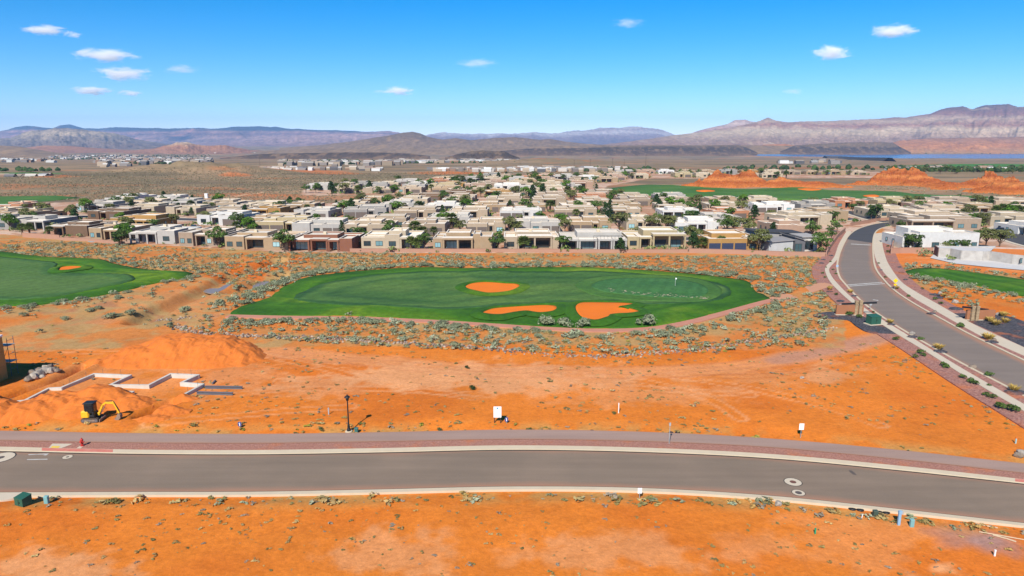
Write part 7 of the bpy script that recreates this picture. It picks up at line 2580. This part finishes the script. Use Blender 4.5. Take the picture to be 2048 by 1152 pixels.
pedestal(94, 1007, .38, .75, M_CABT, 'pale teal pedestal right of the green utility box')
pedestal(1750, 1033, .42, .62, mat('pedestal_dark', (.05, .075, .055), .6), 'dark green pedestal among the black valve lids')
pedestal(1823, 1053, .34, .72, M_CABT, 'pale teal pedestal right of the blue post')
o = post(1797, 1050, 1.35, .22, mat('post_blue', (.22, .38, .52), .5), 'pale blue utility post below the near kerb', 'utility_post')
MB().cbox(.1, .28, -.1, .1, 1.05, 1.35, .03).build('meter', M_PGREY, o)
for k, (a, b) in enumerate([(1704, 1018), (1720, 1020), (1757, 1024), (1772, 1025)]):
    x, y, z = at(a, b)
    o = MB().lathe([(.34, -.1), (.34, .06), (.3, .12), (.12, .15)], 16).build('valve_lid', M_BLACK, None, True, (x, y, z))
    tag(o, 'black round valve lid below the near kerb, ' + ORD[k] + ' from left', 'lid', 'black valve lids')
for k, (a, b) in enumerate([(1184, 862.5), (1342, 866), (1355, 866)]):
    x, y, z = at(a, b)
    tag(MB().lathe([(.3, -.1), (.3, .05), (.24, .1), (.1, .12)], 14).build('valve_lid', M_BLACK, None, True, (x, y, z)), 'black round lid at the far edge of the footpath, ' + ORD[k] + ' from left', 'lid', 'black lids beyond the footpath')
M_LUMB = mat('pale_lumber', (.62, .47, .3), .9, scale=2)
for k, (pa, pb) in enumerate([((1951, 1049), (1995, 1057)), ((1985, 1071), (2010, 1078)), ((2008, 1077), (2032, 1085)), ((1958, 1065), (2060, 1083))]):
    a, b = Vector(at(*pa)), Vector(at(*pb))
    tag(MB().bar((a.x, a.y, a.z + .08), (b.x, b.y, b.z + .08), .12 if k < 3 else .05, .06).build('plank', M_LUMB), ['pale plank nearest the near kerb', 'pale plank in the middle of the scattered boards', 'pale plank lying lowest of the scattered boards', 'long thin lath among the scattered boards'][k], 'plank', 'planks scattered at the lower right')


# manholes: concrete collar, ring joint and lid
def manhole(a, b, r1, r2, label, lid, rz=0):
    x, y = G(a, b)
    o = empty('manhole', (x, y, 0))
    tag(o, label, 'manhole', 'manholes in the foreground road')
    n = 32

    def disc(r, z, mt, nm, r0=None):
        t = [2 * math.pi * i / n for i in range(n)]
        MB().add([(r * math.cos(q), r * math.sin(q), z) for q in t], [tuple(range(n))]).build(nm, mt, o)
    disc(r1 * 1.10, .005, M_SEAM, 'joint')
    disc(r1, .010, M_WALK, 'collar')
    disc(r2 * 1.1, .015, M_SEAM, 'lid_joint')
    disc(r2, .020, lid, 'lid')


M_IRON = mat('cast_iron', (.10, .08, .07), .7)
M_RUSTI = mat('rusty_iron', (.16, .07, .05), .8)
manhole(1586, 964, .80, .28, 'manhole with a rusty lid in a pale collar, upper of the right pair', M_RUSTI)
manhole(1597, 985.5, .58, .28, 'manhole with a dark lid in a pale collar, lower of the right pair', M_IRON)
manhole(135, 914, .48, .14, 'small round manhole in the road near the hydrant', M_IRON)
manhole(2, 915, 1.25, .3, 'large manhole collar cut by the left edge', M_IRON)

# ------------------------------------------------------------------ entrance monuments
M_STONE = mat('stacked_stone', (.40, .29, .17), .95, (.2, .14, .085), scale=2.5, var=1, bmp=.05)
M_RUST = mat('rust_panel', (.30, .125, .06), .9, (.25, .1, .05), scale=.8)


def monument(wall_px, pil, beam, label):
    x0, y0 = G(*wall_px[0]); x1, y1 = G(*wall_px[1])
    o = empty('entrance_monument', ((x0 + x1) / 2, (y0 + y1) / 2, .08))
    tag(o, label, 'monument', 'entrance monuments')
    cx, cy_ = (x0 + x1) / 2, (y0 + y1) / 2
    MB().bar((x0 - cx, y0 - cy_, .95), (x1 - cx, y1 - cy_, .95), .5, 1.9).build('wall', M_RUST, o)
    MB().bar((x0 - cx - .1, y0 - cy_, .06), (x1 - cx + .1, y1 - cy_, .06), .8, .12).build('plinth', M_WALK, o)
    rr = random.Random(len(label))
    for (a, b, h) in pil:
        px_, py_ = G(a, b)
        pl = MB().box(-.22, .22, -.22, .22, 0, h).build('pillar', M_STONE, o, loc=(px_ - cx, py_ - cy_ - .3, 0))
        zz_ = .02
        k = 0
        while zz_ < h - .15:
            hh = rr.uniform(.16, .3)
            w = .28 + rr.uniform(-.02, .03)
            MB().cbox(-w, w, -w, w, zz_, min(zz_ + hh - .02, h + .02), .03).build('stone', M_STONE, pl)
            zz_ += hh
            k += 1
    (a0, b0, z0), (a1, b1, z1) = beam
    pa, pb = G(*pil[0][:2]), G(*pil[1][:2])
    mx, my = (pa[0] + pb[0]) / 2 - cx, (pa[1] + pb[1]) / 2 - cy_ - .3
    MB().bar((mx + a0, my + b0, z0), (mx + a1, my + b1, z1), .22, .34).build('beam', M_BLACK, o)


monument(((1671, 630), (1725, 631)), ((1709, 630, 2.8), (1717.5, 631, 3.0)), ((-2.8, .9, 2.0), (3.2, -.5, 2.6)), 'left entrance monument with twin stone pillars and black slanting beam')
monument(((1931, 640.5), (1987, 640.5)), ((1941, 641, 2.8), (1950, 641, 2.8)), ((-2.7, -.4, 2.7), (3.0, .9, 1.85)), 'right entrance monument with twin stone pillars and black slanting beam')

# flagstick
x, y = G(1350, 577)
o = empty('flagstick', (x, y, float(zgreen(np.array([x]), np.array([y]))[0]) + .2))
tag(o, 'white golf flag on the putting green', 'flag')
MB().tube([(0, 0, 0), (0, 0, 1.9)], .022, 6).build('pole', MATS['post_white'], o)
MB().add([(0, 0, 1.9), (.1, .07, 1.88), (.32, .04, 1.82), (.32, .05, 1.56), (.1, .06, 1.52), (0, 0, 1.52), (0, .03, 1.9), (.1, .1, 1.88), (.32, .07, 1.82), (.32, .08, 1.56), (.1, .09, 1.52), (0, .03, 1.52)], [(0, 1, 2, 3, 4, 5), (11, 10, 9, 8, 7, 6)]).build('flag', M_WHITE, o)

# ------------------------------------------------------------------ parked cars
def car_plan(col):
    body = MB()
    prof = [(-2.2, .35), (-2.25, .75), (-2.0, .95), (-1.3, 1.0), (1.2, .98), (2.1, .8), (2.25, .6), (2.2, .35)]
    m_ = len(prof)
    body.add([(a, -.85, b) for a, b in prof] + [(a, .85, b) for a, b in prof], [tuple(range(m_)), tuple(range(2 * m_ - 1, m_ - 1, -1))] + [((i + 1) % m_, i, m_ + i, m_ + (i + 1) % m_) for i in range(m_)])
    cabin = MB()
    cabin.add([(-1.6, -.78, .98), (1.0, -.78, .97), (.4, -.66, 1.45), (-1.1, -.66, 1.47), (-1.6, .78, .98), (1.0, .78, .97), (.4, .66, 1.45), (-1.1, .66, 1.47)], [(0, 1, 2, 3), (7, 6, 5, 4), (1, 5, 6, 2), (4, 0, 3, 7), (3, 2, 6, 7)])
    roof = MB().cbox(-1.12, .42, -.66, .66, 1.45, 1.52, .04)
    return body, cabin, roof


CARS = [(1553, 458, R(200), (.03, .035, .05), 'dark car parked on the street behind the ochre house'), (1999, 463, R(180), (.03, .05, .10), 'dark blue car parked on the far right street'), (2042, 459, R(170), (.5, .5, .5), 'silver car at the right edge of the far right street'), (688, 414, R(10), (.05, .05, .055), 'dark pickup coloured car in the drive by the pale grey house'), (697, 417, R(10), (.7, .7, .7), 'white car beside the dark one in the drive'), (390, 458, R(15), (.06, .08, .11), 'slate car in front of the grey house behind the front row')]
for k, (a, b, rz, c, lb) in enumerate(CARS):
    x, y = G(a, b)
    o = empty('parked_car', (x, y, .03), rz)
    tag(o, lb, 'car', 'parked cars')
    pm_ = mat('car_paint_%d' % k, c, .3, tuple(v * .9 for v in c), spec=.5)
    bd_, cb_, rf_ = car_plan(c)
    bd_.build('body', pm_, o); cb_.build('windows', M_CABGL, o); rf_.build('roof', pm_, o)
    for wx in (-1.35, 1.4):
        for wy in (-.8, .8):
            MB().tube([(wx, wy - .1, .33), (wx, wy + .1, .33)], .33, 12).build('wheel', M_RUBBER, o)

# white marker cabinet out on the plain
x, y, z = th(413, 396)
o = empty('well_box', (x, y, z)); tag(o, 'small white box beside the dirt track on the plain', 'box')
MB().cbox(-.8, .8, -.6, .6, -.2, 2.4, .08).build('housing', M_WHITE, o)
MB().cbox(-.9, .9, -.7, .7, 2.405, 2.6, .05).build('lid', M_WHITE, o)
# ------------------------------------------------------------------ clouds, high above the haze
def cloud_mat(name, dens):
    m = bpy.data.materials.new(name)
    m.use_nodes = True
    n, l = m.node_tree.nodes, m.node_tree.links
    n.clear()
    out = n.new('ShaderNodeOutputMaterial')
    pv = n.new('ShaderNodeVolumePrincipled')
    pv.inputs['Color'].default_value = (1, 1, 1, 1)
    pv.inputs['Anisotropy'].default_value = -0.25
    tc = n.new('ShaderNodeTexCoord')
    ob = tc.outputs['Object']
    ln = n.new('ShaderNodeVectorMath'); ln.operation = 'LENGTH'
    l.new(ob, ln.inputs[0])
    oi = n.new('ShaderNodeObjectInfo')
    ad = n.new('ShaderNodeVectorMath'); ad.operation = 'ADD'
    sc = n.new('ShaderNodeVectorMath'); sc.operation = 'SCALE'
    sc.inputs['Scale'].default_value = 40
    cb = n.new('ShaderNodeCombineXYZ')
    l.new(oi.outputs['Random'], cb.inputs[0])
    l.new(cb.outputs[0], sc.inputs[0])
    l.new(ob, ad.inputs[0]); l.new(sc.outputs[0], ad.inputs[1])
    nz = noise_node(n, l, ad.outputs[0], 2.4, 8, 0.68, 0.5)
    # 1 - r - noise
    a = n.new('ShaderNodeMath'); a.operation = 'MULTIPLY_ADD'
    l.new(nz, a.inputs[0]); a.inputs[1].default_value = 2.1; a.inputs[2].default_value = -0.52
    b = n.new('ShaderNodeMath'); b.operation = 'SUBTRACT'
    l.new(a.outputs[0], b.inputs[0]); l.new(ln.outputs['Value'], b.inputs[1])
    c = n.new('ShaderNodeMath'); c.operation = 'MULTIPLY'
    c.use_clamp = False
    l.new(b.outputs[0], c.inputs[0]); c.inputs[1].default_value = dens * 2.2
    d = n.new('ShaderNodeMath'); d.operation = 'MAXIMUM'
    l.new(c.outputs[0], d.inputs[0]); d.inputs[1].default_value = 0
    e = n.new('ShaderNodeMath'); e.operation = 'MULTIPLY'
    rr = n.new('ShaderNodeMapRange')
    rr.inputs['From Min'].default_value = 0.75; rr.inputs['From Max'].default_value = 1.0
    rr.inputs['To Min'].default_value = 1.0; rr.inputs['To Max'].default_value = 0.0
    l.new(ln.outputs['Value'], rr.inputs['Value'])
    l.new(d.outputs[0], e.inputs[0]); l.new(rr.outputs[0], e.inputs[1])
    l.new(e.outputs[0], pv.inputs['Density'])
    l.new(pv.outputs[0], out.inputs['Volume'])
    return m


M_CLOUD = cloud_mat('cloud_vapour', 0.012)
M_WISP = cloud_mat('wisp_vapour', 0.0032)
bm = bmesh.new()
bmesh.ops.create_icosphere(bm, subdivisions=3, radius=1)
cme = bpy.data.meshes.new('cloud')
bm.to_mesh(cme); bm.free()
cme.materials.append(M_CLOUD)
wme = cme.copy()
wme.materials.clear(); wme.materials.append(M_WISP)
CL = [(88, 60, 100, 22, 0, 'highest left cloud with a thin right tail'), (145, 69, 46, 16, 0, 'small slanting cloud just right of the highest left one'), (208, 109, 140, 30, 0, 'broad flat cloud second from the top on the left'), (248, 147, 126, 32, 0, 'brightest lens shaped cloud on the left'), (186, 181, 92, 20, 0, 'lowest of the bright clouds on the left'), (260, 186, 60, 14, 0, 'small cloud right of the lowest left one'),
      (363, 139, 90, 20, 1, 'faint wisp right of the left cloud group'), (955, 126, 100, 20, 1, 'faint wide wisp above the middle of the skyline'), (797, 182, 72, 20, 0, 'small low cloud above the dark cone hill'), (762, 183, 40, 10, 1, 'thin tail left of the small low cloud'), (1257, 46, 80, 20, 1, 'small wisp high right of the middle'), (1664, 105, 96, 32, 0, 'puffy cloud lower of the right pair'), (1789, 62, 112, 28, 0, 'cloud upper of the right pair'), (1585, 183, 56, 14, 1, 'faint low wisp on the right')]
for k, (a, b, w, h, wisp, lb) in enumerate(CL):
    Y = 12000 if b < 160 else 15000
    x, y, z = Wp(a, b, Y)
    s = Y / FPX
    o = link('cloud', wme if wisp else cme, None, (x, y, z))
    o.scale = (w * s / 2 * 1.25, w * s * .4, h * s / 2 * 1.45)
    tag(o, lb, 'cloud', 'clouds')

# ------------------------------------------------------------------ haze
me = bpy.data.meshes.new('haze')
mbh = MB().box(-17500, 17500, -600, 17300, -60.0, 560)
me.from_pydata(mbh.v, [], mbh.f)
m = bpy.data.materials.new('haze_air')
m.use_nodes = True
n, l = m.node_tree.nodes, m.node_tree.links
n.clear()
out = n.new('ShaderNodeOutputMaterial')
pv = n.new('ShaderNodeVolumePrincipled')
pv.inputs['Color'].default_value = (0.32, 0.58, 1.0, 1)
pv.inputs['Density'].default_value = 4.6e-5
pv.inputs['Anisotropy'].default_value = 0.0
l.new(pv.outputs[0], out.inputs['Volume'])
me.materials.append(m)
hz = link('haze', me)
struct(hz, 'stuff', 'thin blue haze over the far hills')

for o in list(SC.objects):
    if o.get('label') and len(o['label'].split()) > 16:
        o['label'] = ' '.join(o['label'].split()[:16]).rstrip(',')
